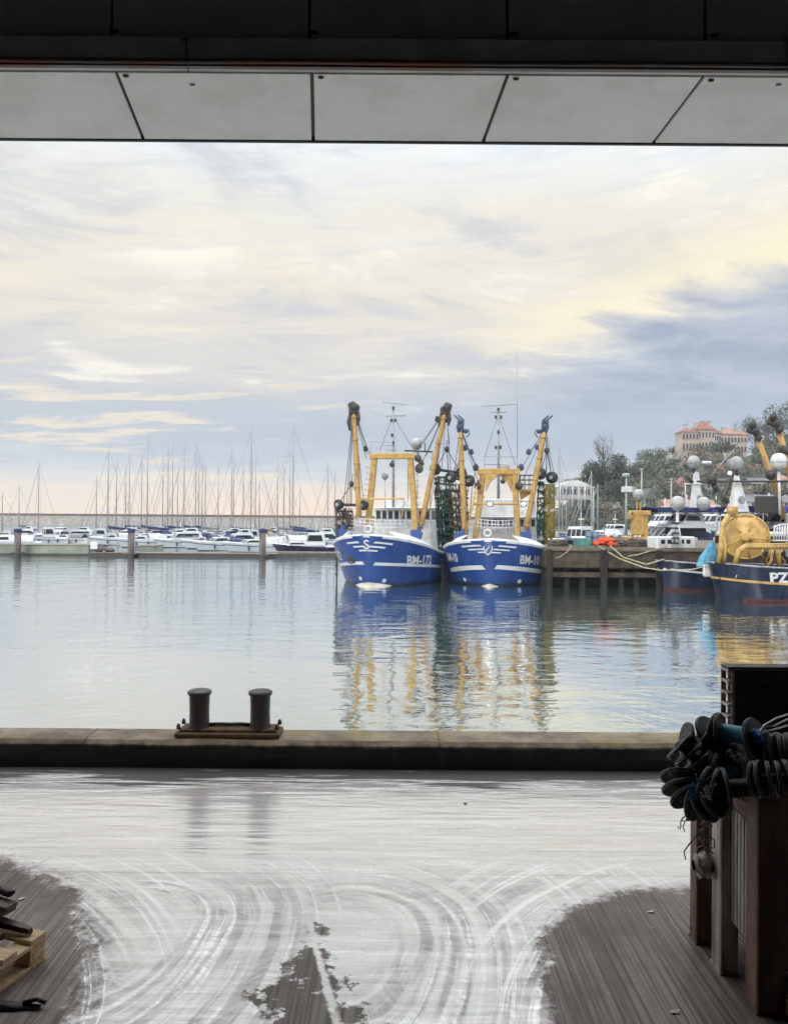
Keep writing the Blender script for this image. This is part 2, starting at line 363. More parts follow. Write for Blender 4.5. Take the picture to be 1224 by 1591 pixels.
# quay floor (inside the shed and out to the kerb)
QZ = 2.9
def floor_mat():
    m = bpy.data.materials.new('wet_ribbed_concrete'); m.use_nodes = True; n = NT(m.node_tree); m.node_tree.nodes.remove(n.n['Principled BSDF'])
    co = n.new('ShaderNodeTexCoord').outputs['Object']; X, Y, Z = n.xyz(co)
    wn = n.m('SUBTRACT', n.noise(co, 2.2, 6, 0.65), 0.5); wf = n.m('SUBTRACT', n.noise(n.comb(n.m('MULTIPLY', X, 1.0), n.m('MULTIPLY', Y, 3.0), 0), 11, 5, 0.75), 0.5)
    wi = n.m('SUBTRACT', n.noise(co, 17, 6, 0.8), 0.5)
    warp = n.m('ADD', n.m('MULTIPLY', wn, 0.62), n.m('ADD', n.m('MULTIPLY', wf, 0.20), n.m('MULTIPLY', wi, 0.62)))
    def P(v, c, r, p): return n.m('POWER', n.m('ABSOLUTE', n.m('DIVIDE', n.m('SUBTRACT', v, c), r)), p)
    dL = n.m('SUBTRACT', n.m('ADD', P(X, -2.9, 1.5, 2.0), P(Y, 3.05, 1.9, 2.0)), 1.0)
    dR = n.m('SUBTRACT', n.m('ADD', P(X, 2.2, 1.5, 3.0), P(Y, 3.1, 1.5, 3.0)), 1.0)
    tri = n.m('SUBTRACT', n.m('ABSOLUTE', n.m('ADD', X, 0.37)), n.m('MULTIPLY', n.m('SUBTRACT', 4.02, Y), 0.36))
    dC = n.m('ADD', n.m('MULTIPLY', tri, 3.2), n.m('ADD', 0.10, n.m('ADD', n.m('MULTIPLY', n.m('ABSOLUTE', wf), 1.6), n.m('MULTIPLY', n.m('SUBTRACT', n.noise(co, 5.5, 5, 0.7), 0.52), 3.4))))
    # thin film line through the middle patch
    line = n.m('ABSOLUTE', n.m('ADD', n.m('ADD', X, 0.27), n.m('MULTIPLY', n.m('SUBTRACT', Y, 3.5), 0.26)))
    dC = n.m('MAXIMUM', dC, n.m('SUBTRACT', 0.3, n.m('MULTIPLY', line, 12.0)))
    dmin = n.m('MINIMUM', n.m('MINIMUM', dL, dR), dC)
    wet = n.ss(n.m('ADD', dmin, warp), -0.06, 0.20)
    # dark, less glossy streaks along the foot of the kerb
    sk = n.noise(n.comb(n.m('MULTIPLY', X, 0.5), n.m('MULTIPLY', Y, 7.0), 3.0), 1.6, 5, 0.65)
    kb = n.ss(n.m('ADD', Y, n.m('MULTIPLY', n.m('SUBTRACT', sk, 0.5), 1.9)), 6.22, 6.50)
    # tyre arcs
    def ringd(cx, cy, k, ph, w):
        dyy = n.m('SUBTRACT', Y, cy); dyy = n.m('MULTIPLY', dyy, n.ss(dyy, -0.15, 0.15, 0.5, 1.0)); r = n.m('SQRT', n.m('ADD', n.m('POWER', n.m('SUBTRACT', X, cx), 2.0), n.m('MULTIPLY', dyy, dyy)))
        r = n.m('ADD', r, n.m('MULTIPLY', wn, w))
        return r, n.m('MULTIPLY', n.ss(r, 0.15, 0.4), n.ss(n.noise(n.comb(n.m('MULTIPLY', r, k), ph, n.m('MULTIPLY', n.m('ARCTAN2', n.m('SUBTRACT', X, cx), n.m('SUBTRACT', Y, cy)), 0.5)), 1.0, 4, 0.6), 0.42, 0.58))
    r1, b1_ = ringd(-1.45, 4.15, 14.0, 1.3, 0.07)
    r2, b2_ = ringd(-0.25, 4.1, 14.0, 4.3, 0.07)
    r3, b3_ = ringd(2.3, 3.0, 13.0, 8.3, 0.07)
    r4, b4_ = ringd(-3.0, 2.8, 13.0, 2.3, 0.07)
    arcs = n.m('MULTIPLY', n.ss(X, -0.55, -0.35), b2_)
    arcs = n.m('ADD', arcs, n.m('MULTIPLY', n.m('MULTIPLY', n.ss(X, -0.35, -0.55), n.ss(X, -1.7, -1.4)), b1_))
    arcs = n.m('ADD', n.m('MULTIPLY', arcs, n.ss(X, 0.5, 0.8, 1.0, 0.0)), n.m('MULTIPLY', n.ss(X, 0.5, 0.8), b3_))
    arcs = n.m('ADD', arcs, n.m('MULTIPLY', n.ss(X, -1.1, -1.6), b4_))
    arcs = n.m('MULTIPLY', arcs, n.ss(Y, 4.9, 4.4, 0.0, 1.0), clamp=True)
    str_ = n.ss(n.noise(n.comb(n.m('MULTIPLY', X, 0.7), n.m('MULTIPLY', Y, 5.0), 1.0), 2.0, 5, 0.7), 0.38, 0.66)
    tread = n.noise(n.comb(n.m('MULTIPLY', X, 3.0), n.m('MULTIPLY', Y, 26.0), 1.0), 1.0, 2, 0.5)
    # expansion joints
    def jt(y0): return n.ss(n.m('ABSOLUTE', n.m('SUBTRACT', Y, y0)), 0.004, 0.012, 1.0, 0.0)
    joint = n.m('ADD', jt(5.08), jt(4.74), clamp=True)
    # dry concrete
    gr = n.noise(n.comb(n.m('MULTIPLY', X, 75.0), n.m('MULTIPLY', Y, 0.7), 0.0), 1.0, 3, 0.6)
    gr2 = n.noise(n.comb(n.m('MULTIPLY', X, 34.0), n.m('MULTIPLY', Y, 0.5), 4.0), 1.0, 3, 0.6)
    pat = n.noise(co, 1.6, 6, 0.7)
    dry = n.mix(n.ss(pat, 0.35, 0.65), S(104,94,87), S(140,128,118))
    dry = n.mix(n.ss(gr, 0.34, 0.60), S(78,69,62), dry)
    dry = n.mix(n.m('MULTIPLY', n.ss(gr2, 0.56, 0.64), 0.5), dry, S(60,54,52))
    flk = n.ss(n.noise(n.comb(X, n.m('MULTIPLY', Y, 1.6), 8.0), 26, 3, 0.7), 0.70, 0.74)
    dry = n.mix(flk, dry, S(196,190,182))
    stn = n.noise(co, 0.9, 5, 0.7); dry = n.mix(n.m('MULTIPLY', n.ss(stn, 0.5, 0.68), 0.4), dry, S(74,62,54))
    # fine pale ridges squeezed up by the tyres, concentric with the tracks, broken by tread marks
    def ridges(cx, cy, k, ph):
        dx = n.m('SUBTRACT', X, cx); dy = n.m('SUBTRACT', Y, cy); dy = n.m('MULTIPLY', dy, n.ss(dy, -0.15, 0.15, 0.5, 1.0))
        r = n.m('ADD', n.m('SQRT', n.m('ADD', n.m('MULTIPLY', dx, dx), n.m('MULTIPLY', dy, dy))), n.m('MULTIPLY', wn, 0.05)); an = n.m('ARCTAN2', dx, dy)
        a_ = n.ss(n.noise(n.comb(n.m('MULTIPLY', r, k), ph, n.m('MULTIPLY', an, 0.8)), 1.0, 3, 0.65), 0.52, 0.66)
        tk = n.ss(n.noise(n.comb(n.m('MULTIPLY', r, 9.0), ph+3, n.m('MULTIPLY', an, 44.0)), 1.0, 2, 0.5), 0.44, 0.60)
        return n.m('MULTIPLY', n.m('MULTIPLY', a_, n.ss(r, 0.22, 0.42)), n.m('MULTIPLY', n.ss(dx, -0.2, 0.12), n.m('ADD', 0.45, n.m('MULTIPLY', tk, 0.55)))), tk
    def ridges3(cx, cy, k, ph):
        dx = n.m('SUBTRACT', X, cx); dy = n.m('SUBTRACT', Y, cy); r = n.m('ADD', n.m('SQRT', n.m('ADD', n.m('MULTIPLY', dx, dx), n.m('MULTIPLY', dy, dy))), n.m('MULTIPLY', wn, 0.05)); an = n.m('ARCTAN2', dx, dy)
        return n.ss(n.noise(n.comb(n.m('MULTIPLY', r, k), ph, n.m('MULTIPLY', an, 0.8)), 1.0, 3, 0.65), 0.52, 0.66), an
    q1, t1_ = ridges(-1.45, 4.15, 26.0, 1.3); q2, t2_ = ridges(-0.25, 4.1, 24.0, 4.3); q3, t3_ = ridges3(2.3, 3.0, 26.0, 8.3); q4, t4_ = ridges3(-3.0, 3.0, 26.0, 11.3); q1 = n.m('MAXIMUM', q1, n.m('MULTIPLY', q4, n.ss(X, -1.0, -1.4)))
    rid = n.m('MULTIPLY', n.m('MAXIMUM', n.m('MAXIMUM', n.m('MULTIPLY', q1, n.ss(X, -0.1, -0.5)), n.m('MULTIPLY', q2, n.ss(X, -0.6, -0.35))), n.m('MULTIPLY', q3, n.ss(X, 0.2, 0.6))), n.ss(Y, 5.2, 4.6), clamp=True)
    trd = n.m('MULTIPLY', n.m('MULTIPLY', t2_, arcs), 0.5)
    # milky wet film: pale wash water with drier tyre lines
    milk = n.mix(n.m('MULTIPLY', n.m('MULTIPLY', arcs, n.ss(n.noise(co, 3.0, 4, 0.6), 0.3, 0.6, 0.45, 1.0)), 0.8), S(172,164,157), S(112,104,97))
    milk = n.mix(rid, milk, S(244,242,236))
    milk = n.mix(trd, milk, S(206,202,196))
    milk = n.mix(n.m('MULTIPLY', n.ss(n.noise(n.comb(X, n.m('MULTIPLY', Y, 2.2), 2.0), 9, 6, 0.75), 0.52, 0.64), 0.35), milk, S(228,225,218))
    milk = n.mix(n.m('MULTIPLY', n.m('MULTIPLY', str_, n.ss(Y, 4.4, 4.9)), 0.30), milk, S(150,146,142))
    milk = n.mix(n.m('MULTIPLY', n.ss(tread, 0.55, 0.75), 0.25), milk, S(140,137,132))
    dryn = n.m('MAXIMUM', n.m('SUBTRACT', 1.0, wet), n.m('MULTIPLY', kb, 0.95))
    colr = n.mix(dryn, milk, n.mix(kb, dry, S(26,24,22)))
    colr = n.mix(n.m('MULTIPLY', joint, 0.6), colr, S(60,56,52))
    dif = n.new('ShaderNodeBsdfDiffuse'); n.put(colr, dif.inputs[0])
    h = n.m('ADD', n.m('MULTIPLY', gr, 0.5), n.m('ADD', n.m('MULTIPLY', pat, 0.3), n.m('MULTIPLY', tread, 0.2)))
    hw = n.m('ADD', n.m('MULTIPLY', n.noise(n.comb(n.m('MULTIPLY', X, 1.2), n.m('MULTIPLY', Y, 9.0), 6.0), 1.0, 3, 0.5), n.ss(Y, 4.5, 5.4, 0.9, 2.2)), n.m('MULTIPLY', tread, 0.5))
    nb = n.bump(n.m('ADD', n.m('MULTIPLY', h, n.m('MULTIPLY', dryn, 1.0)), n.m('MULTIPLY', hw, n.m('SUBTRACT', 1.0, dryn))), 0.7, 0.006)
    n.put(nb, dif.inputs['Normal'])
    gl = n.new('ShaderNodeBsdfGlossy'); n.put(nb, gl.inputs['Normal']); gl.inputs['Color'].default_value = (1,0.985,0.955,1)
    n.put(n.m('ADD', n.m('MULTIPLY', dryn, 0.30), n.m('ADD', n.ss(Y, 4.6, 5.6, 0.12, 0.24), n.m('MULTIPLY', arcs, 0.20))), gl.inputs['Roughness'])
    gf = n.m('MULTIPLY', n.m('SUBTRACT', 1.0, dryn), n.m('SUBTRACT', 0.60, n.m('MULTIPLY', n.m('ADD', n.m('MULTIPLY', arcs, n.m('SUBTRACT', 1.0, rid)), n.m('MULTIPLY', str_, 0.5)), 0.30)))
    gf = n.m('ADD', gf, n.m('MULTIPLY', dryn, 0.045))
    mx = n.new('ShaderNodeMixShader'); n.put(gf, mx.inputs[0]); n.l.new(dif.outputs[0], mx.inputs[1]); n.l.new(gl.outputs[0], mx.inputs[2])
    n.l.new(mx.outputs[0], n.n['Material Output'].inputs[0]); return m
mb = MB(); mb.grid([[(x0, y0, QZ) for x0 in (-40, -6, 6, 40)] for y0 in (-16, 2, 6.72)], False)
struct('quay_floor', mb, floor_mat())

def concrete_mat(name, c1, c2, moss=None, scale=3.0, bump=0.5, zmoss=None, low=None):
    m = bpy.data.materials.new(name); m.use_nodes = True; n = NT(m.node_tree); b = n.n['Principled BSDF']
    co = n.new('ShaderNodeTexCoord').outputs['Object']; X, Y, Z = n.xyz(co)
    f = n.noise(co, scale, 7, 0.68); f2 = n.noise(co, scale*9, 5, 0.6)
    c = n.mix(n.ss(f, 0.35, 0.66), c1, c2)
    c = n.mix(n.m('MULTIPLY', n.ss(f2, 0.5, 0.75), 0.35), c, c1)
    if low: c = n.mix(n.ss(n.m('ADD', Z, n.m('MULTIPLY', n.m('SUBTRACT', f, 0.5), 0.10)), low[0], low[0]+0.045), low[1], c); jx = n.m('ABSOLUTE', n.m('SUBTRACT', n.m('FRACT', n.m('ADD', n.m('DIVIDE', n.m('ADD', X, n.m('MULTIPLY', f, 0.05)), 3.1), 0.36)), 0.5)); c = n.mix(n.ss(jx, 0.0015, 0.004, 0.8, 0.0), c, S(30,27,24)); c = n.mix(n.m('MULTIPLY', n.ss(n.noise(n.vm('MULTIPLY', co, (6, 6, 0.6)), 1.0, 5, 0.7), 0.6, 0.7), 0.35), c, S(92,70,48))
    if moss:
        g = n.ss(n.m('ADD', n.noise(co, 1.4, 6, 0.7), n.m('MULTIPLY', n.m('ABSOLUTE', n.m('SUBTRACT', Z, zmoss[0])), -zmoss[1])), 0.40, 0.56)
        c = n.mix(n.m('MULTIPLY', g, 0.5), c, moss)
    n.put(c, b.inputs['Base Color']); b.inputs['Roughness'].default_value = 0.85
    n.put(n.bump(n.m('ADD', f, n.m('MULTIPLY', f2, 0.4)), bump, 0.02), b.inputs['Normal'])
    return m
# kerb with slightly worn edges
def kerb():
    mb = MB(); rows = []; xs = [-40, -20, -9] + [-9+0.12*i for i in range(1, 151)] + [20, 40]
    for x0 in xs:
        r = lambda k: mnoise.noise(Vector((x0*2.3, k*3.1, 0)))*0.012
        prof = [(6.70, QZ-0.01), (6.695+r(1), QZ+0.10), (6.70+r(2), QZ+0.20+r(3)*.6), (6.735+r(4), QZ+0.238+r(5)*.5), (6.80, QZ+0.245+r(6)*.3), (7.04, QZ+0.245), (7.08, QZ+0.22+r(7)), (7.085, QZ-0.5), (7.085, -1.5)]
        rows.append([(x0, a, b) for a, b in prof])
    mb.grid(rows, False)
    m = concrete_mat('kerb_concrete', S(88,77,64), S(134,121,104), S(126,112,56), 2.4, 0.8, (QZ+0.232, 5.0), (QZ+0.175, S(27,24,21)))  # near-black lower face paints in its backlit shade
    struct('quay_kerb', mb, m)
kerb()

# ---------------- market shed over the camera ----------------
shed = thing('market_shed', 'dark market shed with pale panelled canopy soffit framing the harbour view from above', 'shed')
M['lintel'] = mat('dark_lintel_cladding', S(176,176,172), 0.6, col2=S(160,160,156), nscale=1.2, bump=0.05)
M['lip'] = mat('dark_flashing', S(184,180,172), 0.55, col2=S(164,160,154), nscale=2)
M['soffit'] = mat('pale_soffit_board', S(242,238,230), 0.8, col2=S(214,209,200), nscale=2.6, nfac=0.35, bump=0.08, bscale=8)
M['trim'] = mat('black_trim', S(34,34,34), 0.5)
M['pipe'] = mat('conduit_grey', S(92,84,80), 0.5, col2=S(110,66,50), nscale=1.5)
ZN, ZF, YN, YF = CAMZ+2.715, CAMZ+2.66, 4.68, 5.39
g = 0.012
for k in range(-6, 7):
    x0n, x0f = -0.523+1.2*k+g, -0.589+1.2*k+g; x1n, x1f = x0n+1.2-2*g, x0f+1.2-2*g
    mb = MB(); mb.prism([(x0n, YN, ZN), (x1n, YN, ZN), (x1f, YF, ZF), (x0f, YF, ZF)], (0, 0, 0.02)); mb.build('soffit_panel', M['soffit'], shed)
for k in range(-6, 7):
    xa = -0.535+1.2*k
    mb = MB(); mb.box((xa+0.6, 4.64, ZN+0.99), (1.2-0.016, 0.03, 1.64), bev=0.004); mb.build('lintel_panel', M['lintel'], shed)
mb = MB(); mb.prism([(-8, YN-0.02, ZN+0.024), (8, YN-0.02, ZN+0.024), (8, YF+0.02, ZF+0.024), (-8, YF+0.02, ZF+0.024)], (0, 0, 0.06)); mb.box((0, 4.70, ZN+1.0), (16, 0.05, 1.9)); mb.build('canopy_backing', M['trim'], shed)
mb = MB(); mb.box((0, 4.625, ZN+0.085), (16, 0.10, 0.16), bev=0.008); mb.build('lintel_flashing', M['lip'], shed)
mb = MB(); mb.box((0, 4.60, ZN-0.002), (16, 0.03, 0.018))
mb.path([(x0, 4.575+0.004*sin(x0*3), ZN+0.012) for x0 in [-8+0.4*i for i in range(41)]], 0.014, 8)
mb.build('conduit_pipe', M['pipe'], shed)
mb = MB(); mb.box((0, YF+0.024, ZF+0.012), (16, 0.03, 0.035), bev=0.004); mb.box((0, YF+0.06, ZF+0.20), (16, 0.03, 0.34)); mb.build('canopy_edge_trim', M['trim'], shed)
for k in range(-5, 6):     # little fixing brackets along the flashing
    mb = MB(); xb = -0.50+1.2*k
    mb.box((xb, 4.573, ZN+0.19), (0.05, 0.012, 0.02)); mb.ball((xb, 4.57, ZN+0.19), 0.012, 8, 5); mb.build('fixing_clip', M['trim'], shed)
    mb = MB(); mb.box((xb+0.03, YN+0.02, ZN-0.008), (0.034, 0.014, 0.008)); mb.ball((xb+0.03, YN+0.02, ZN-0.012), 0.007, 8, 5); mb.build('soffit_clip', M['trim'], shed)
def hang(px):
    mb = MB(); p = at(px, 62, 4.56)
    mb.tube(p, p+Vector((0.012, 0.02, -0.185)), 0.005, seg=6); mb.box(p, (0.05, 0.012, 0.012)); mb.box(p+Vector((0.01, 0.12, -0.2)), (0.03, 0.014, 0.008)); mb.build('conduit_hanger', M['pipe'], shed)
hang(289); hang(1222)
M['shedwall'] = mat('shed_wall_cladding', S(92,94,94), 0.7, col2=S(76,78,78), nscale=1)
mb = MB(); mb.box((0, -5.6, 10.2), (24, 20.6, 0.3)); mb.build('roof', M['shedwall'], shed)
mb = MB(); mb.box((0, 4.75, 9.6), (24, 0.2, 1.0)); mb.build('front_beam', M['shedwall'], shed)
for sx, xx in ((-1, -8.2), (1, 8.2)):
    mb = MB(); mb.box((xx, -5.6, 6.5), (0.3, 20.4, 7.2)); mb.build('side_wall', M['shedwall'], shed)
mb = MB(); mb.box((0, -15.9, 6.5), (16.6, 0.3, 7.2)); mb.build('back_wall', M['shedwall'], shed)

# ---------------- double bollard on the kerb ----------------
M['iron'] = mat('black_cast_iron', S(52,50,50), 0.42, metal=0.2, col2=S(66,50,42), nscale=14, bump=0.4, bscale=40)
M['rust'] = mat('rusted_base_plate', S(74,56,42), 0.8, col2=S(112,84,44), nscale=16, bump=0.7, bscale=50)
KZ = QZ+0.245
bo = thing('double_bollard', 'black cast iron double mooring bollard bolted on the quay kerb', 'bollard', (at(357, 1139, 6.88).x, 6.88, KZ))
mb = MB(); mb.box((0, 0, 0.022), (0.93, 0.26, 0.044), bev=0.012); mb.box((0, 0, 0.058), (0.86, 0.20, 0.03), bev=0.012); mb.build('base_plate', M['rust'], bo)
for sx in (-1, 1):
    mb = MB(); mb.lathe([(0.105, 0.05), (0.10, 0.075), (0.088, 0.10), (0.086, 0.22), (0.090, 0.345), (0.104, 0.362), (0.107, 0.375), (0.104, 0.388), (0.085, 0.397), (0.03, 0.402)], (0.272*sx, 0, 0), seg=28)
    p = mb.build('post', M['iron'], bo)
    for dy in (-1, 1):
        mb = MB(); mb.tube((0.435*sx, dy*0.085, 0.07), (0.435*sx, dy*0.085, 0.10), 0.02, seg=6); mb.ball((0.435*sx, dy*0.085, 0.105), 0.014, 8, 5); mb.build('bolt', M['iron'], bo)
mb = MB(); mb.path([(-0.19, 0, 0.088), (-0.1, -0.005, 0.095), (0, 0, 0.092), (0.1, 0.005, 0.094), (0.19, 0, 0.088)], 0.016, 8); mb.build('cross_bar', M['iron'], bo)
# =================== BOATS: shared builders ===================
class Hull:
    def __init__(s, L, B, Hb, Hm, rake=1.3, Lent=5.5, q=1.8, sheerL=9.0, wl=0.9, fine=0.8, draft=0.9):
        s.L, s.B, s.Hb, s.Hm, s.rake, s.Le, s.q, s.sl, s.wl, s.fine, s.draft = L, B, Hb, Hm, rake, Lent, q, sheerL, wl, fine, draft
    def top(s, st): u = min(max(st/s.sl, 0), 1); return s.Hb + (s.Hm-s.Hb)*(1-(1-u)**1.7)
    def width(s, st, z):
        tt = max(-0.3, min(1.0, z/s.Hb)); s0 = s.rake*(1-tt); L = s.Le*(1+s.fine*(1-tt))
        u = max(0.0, min(1.0, (st-s0)/L)); q = s.q*(0.62+0.38*max(tt, 0)) 
        w = s.B/2*(1-(1-u)**2.0)**(1.0/q)
        w *= s.wl+(1-s.wl)*max(tt, 0)
        if z < 0: w *= max(0.2, 1+z*0.35)
        aft = max(0.0, (st-s.L*0.65)/(s.L*0.35)); return w*(1-0.14*aft*aft)
    def pt(s, side, st, z, off=0.0):
        w = s.width(st, z)
        p = Vector((side*w, st, z))
        if off:
            e = 0.05; a = Vector((side*s.width(st+e, z), st+e, z)) - Vector((side*s.width(st-e, z), st-e, z)); b = Vector((side*s.width(st, z+e), st, z+e)) - Vector((side*s.width(st, z-e), st, z-e))
            nrm = a.cross(b).normalized()
            if nrm.x*side < 0: nrm = -nrm
            p += nrm*off
        return p
    def stem(s, z): tt = max(-0.3, min(1.0, z/s.Hb)); return s.rake*(1-tt)
    def mesh(s, mb, nz=14, ns=44, boot=None):
        U = [(i/ns)**2.0 for i in range(ns+1)]
        for side in (-1, 1):
            cols = []
            for i, u in enumerate(U):
                top = s.top(u*s.L); c = []
                for j in range(nz+1):
                    z = -s.draft+(top+s.draft)*j/nz
                    st = s.stem(z) + u*(s.L-s.stem(z)); c.append(s.pt(side, st, z))
                cols.append(c)
            rows = [[cols[i][j] for i in range(ns+1)] for j in range(nz+1)]
            ids = [[mb.V(p) for p in r] for r in rows]
            for j in range(nz):
                zc = (rows[j][0].z+rows[j+1][0].z)/2
                for i in range(ns):
                    mb.mcur = 0
                    if boot is not None and (rows[j][i].z+rows[j+1][i].z)/2 < boot: mb.mcur = 1
                    mb.Fc([ids[j][i], ids[j][i+1], ids[j+1][i+1], ids[j+1][i]], True)
        mb.mcur = 0
        tl = []
        for side in (-1, 1):
            tl.append([s.pt(side, s.L, -s.draft+(s.top(s.L)+s.draft)*j/nz) for j in range(nz+1)])
        mb.grid([tl[0], tl[1]], False)
    def ribbon(s, mb, side, s0, s1, z0f, z1f, off=0.03, n=24, thick=0.02):
        a = []; b = []
        for i in range(n+1):
            st = s0+(s1-s0)*i/n; a.append(s.pt(side, st, z0f(st), off)); b.append(s.pt(side, st, z1f(st), off))
        mb.grid([a, b], True)
        mb.grid([b, [s.pt(side, s0+(s1-s0)*i/n, z1f(s0+(s1-s0)*i/n), -0.01) for i in range(n+1)]], True)
    def deck(s, mb, s0, s1, drop, crown, n=20, k=8):
        rows = []
        for i in range(n+1):
            st = s0+(s1-s0)*(i/n)**1.5; z = s.top(st)-drop; w = s.width(st, max(z, 0)); cr = crown(st)
            rows.append([(w*(2*j/k-1)*0.985, st, z+cr*(1-(2*j/k-1)**2)) for j in range(k+1)])
        mb.grid(rows, True)
    def arc_tab(s, z):
        k = round(z, 2)
        if not hasattr(s, 'tabs'): s.tabs = {}
        if k not in s.tabs:
            st = s.stem(k)+0.001; a = 0.0; T = [(0.0, st)]; w = s.width(st, k)
            while st < 14: st2 = st+0.04; w2 = s.width(st2, k); a += sqrt((w2-w)**2+0.0016); T.append((a, st2)); st, w = st2, w2
            s.tabs[k] = T
        return s.tabs[k]
    def s_at_arc(s, z, a):
        T = s.arc_tab(z); lo, hi = 0, len(T)-1
        while hi-lo > 1:
            m = (lo+hi)//2
            if T[m][0] < a: lo = m
            else: hi = m
        (a0, s0), (a1, s1) = T[lo], T[hi]; return s0+(s1-s0)*(a-a0)/(a1-a0+1e-9)
    def arc_at_s(s, z, st):
        for a, q in s.arc_tab(z):
            if q >= st: return a
        return s.arc_tab(z)[-1][0]
    def textmap(s, mb, txt, size, side, s0, s1, z0, slope=0.0, bold=0.03):
        cu = bpy.data.curves.new('t', 'FONT'); cu.body = txt; cu.size = size; cu.offset = bold; cu.resolution_u = 3
        o = bpy.data.objects.new('t', cu); me = bpy.data.meshes.new_from_object(o)
        xs = [v.co.x for v in me.vertices]; x0, x1 = min(xs), max(xs)
        bm = bmesh.new(); bm.from_mesh(me); bmesh.ops.triangulate(bm, faces=bm.faces)
        bmesh.ops.subdivide_edges(bm, edges=[e for e in bm.edges if e.calc_length() > size*0.25], cuts=1)
        bm.verts.ensure_lookup_table(); base = len(mb.v)
        a0, a1 = s.arc_at_s(z0, s0), s.arc_at_s(z0, s1)
        for v in bm.verts:
            t = (v.co.x-x0)/(x1-x0); t = t if side > 0 else 1-t
            zz = z0+v.co.y+slope*(a1-a0)*t; st = s.s_at_arc(zz, a0+(a1-a0)*t); mb.V(s.pt(side, st, zz, 0.04))
        for f in bm.faces: mb.Fc([base+v.index for v in f.verts])
        bm.free(); bpy.data.meshes.remove(me); bpy.data.objects.remove(o); bpy.data.curves.remove(cu)

def rail(mb, pts, h=0.9, bars=(0.45, 0.9), r=0.022, every=1):
    tops = {b: [] for b in bars}
    for i, p in enumerate(pts):
        p = Vector(p)
        if i % every == 0: mb.tube(p, p+Vector((0,0,h)), r, seg=5)
        for b in bars: tops[b].append(p+Vector((0,0,b)))
    for b in bars: mb.path(tops[b], r, 5)

def radar(root, c, r, m=None):
    mb = MB(); mb.lathe([(r*.55, -r*1.0), (r*.9, -r*.75), (r, -r*.2), (r*.97, r*.25), (r*.75, r*.7), (r*.4, r*.93), (0.02, r)], c, seg=16)
    dm = mb.build('satellite_dome', m or M['dome'], root)
    mb = MB(); mb.lathe([(r*1.0, -r*.26), (r*1.025, -r*.22), (r*1.025, -r*.16), (r*1.0, -r*.12)], c, seg=16); mb.lathe([(r*.5, -r*1.15), (r*.62, -r*.98), (r*.5, -r*.9)], c, seg=12); mb.build('dome_band', M['grey'], dm); return dm
M['dome'] = mat('weathered_dome_gelcoat', S(164,166,164), .5, col2=S(126,128,126), nscale=1.2, nfac=.8)

def net_hang(name_mat, top, bot, w, d, seed, root=None, label=None, name='fishing_net', group=None, boxy=False):
    """hanging bundle of gathered netting: wavy folded column made of many strands"""
    rnd = random.Random(seed); mb = MB(); top = Vector(top); bot = Vector(bot); n = 16
    K = 26; rows = []
    for j in range(n+1):
        t = j/n; c = top.lerp(bot, t); sw = w*(0.72+0.28*sin(t*pi)+0.12*rnd.uniform(-1, 1)); row = []
        for i in range(K+1):
            a = 2*pi*(i % K)/K; rr = 1+0.20*sin(a*7+seed)+0.16*sin(a*3+t*5+seed)+0.30*mnoise.noise(Vector((cos(a)*1.5, sin(a)*1.5, t*6+seed)))
            row.append(c+Vector((cos(a)*sw/2*rr, sin(a)*d/2*rr, 0)))
        rows.append(row)
    mb.grid(rows, True)
    for k in range(22):
        a = rnd.uniform(0, 2*pi); pts = []
        for j in range(11):
            t = j/10; c = top.lerp(bot, t); rr = 1.08+0.1*rnd.uniform(-1, 1); a2 = a+0.5*sin(t*4+k)
            pts.append(c+Vector((cos(a2)*w/2*rr, sin(a2)*d/2*rr, 0)))
        mb.path(pts, 0.02+0.012*rnd.random(), 4)
    for k in range(14):     # cross meshes
        t = (k+0.5)/14; c = top.lerp(bot, t)
        mb.path([c+Vector((cos(2*pi*i/12)*w/2*1.12, sin(2*pi*i/12)*d/2*1.1, rnd.uniform(-.12, .12))) for i in range(13)], 0.018, 4)
    for k in range(10):     # loose tail ends
        a = rnd.uniform(0, 2*pi); p = bot+Vector((cos(a)*w/2*.8, sin(a)*d/2*.8, 0)); mb.path([p+Vector((0,0,.3)), p, p+Vector((rnd.uniform(-.15,.15), 0, -rnd.uniform(.2,.6)))], [.03,.025,.008], 4)
    return mb

def wheel(mb, c, r, axis=(0, 1, 0), th=0.22):
    mb.lathe([(r*.25, -th*.7), (r*.3, -th*.5), (r*.92, -th*.5), (r, -th*.3), (r, th*.3), (r*.92, th*.5), (r*.55, th*.5), (r*.5, th*.35), (r*.25, th*.35), (r*.2, th*.8)], c, axis, seg=20)

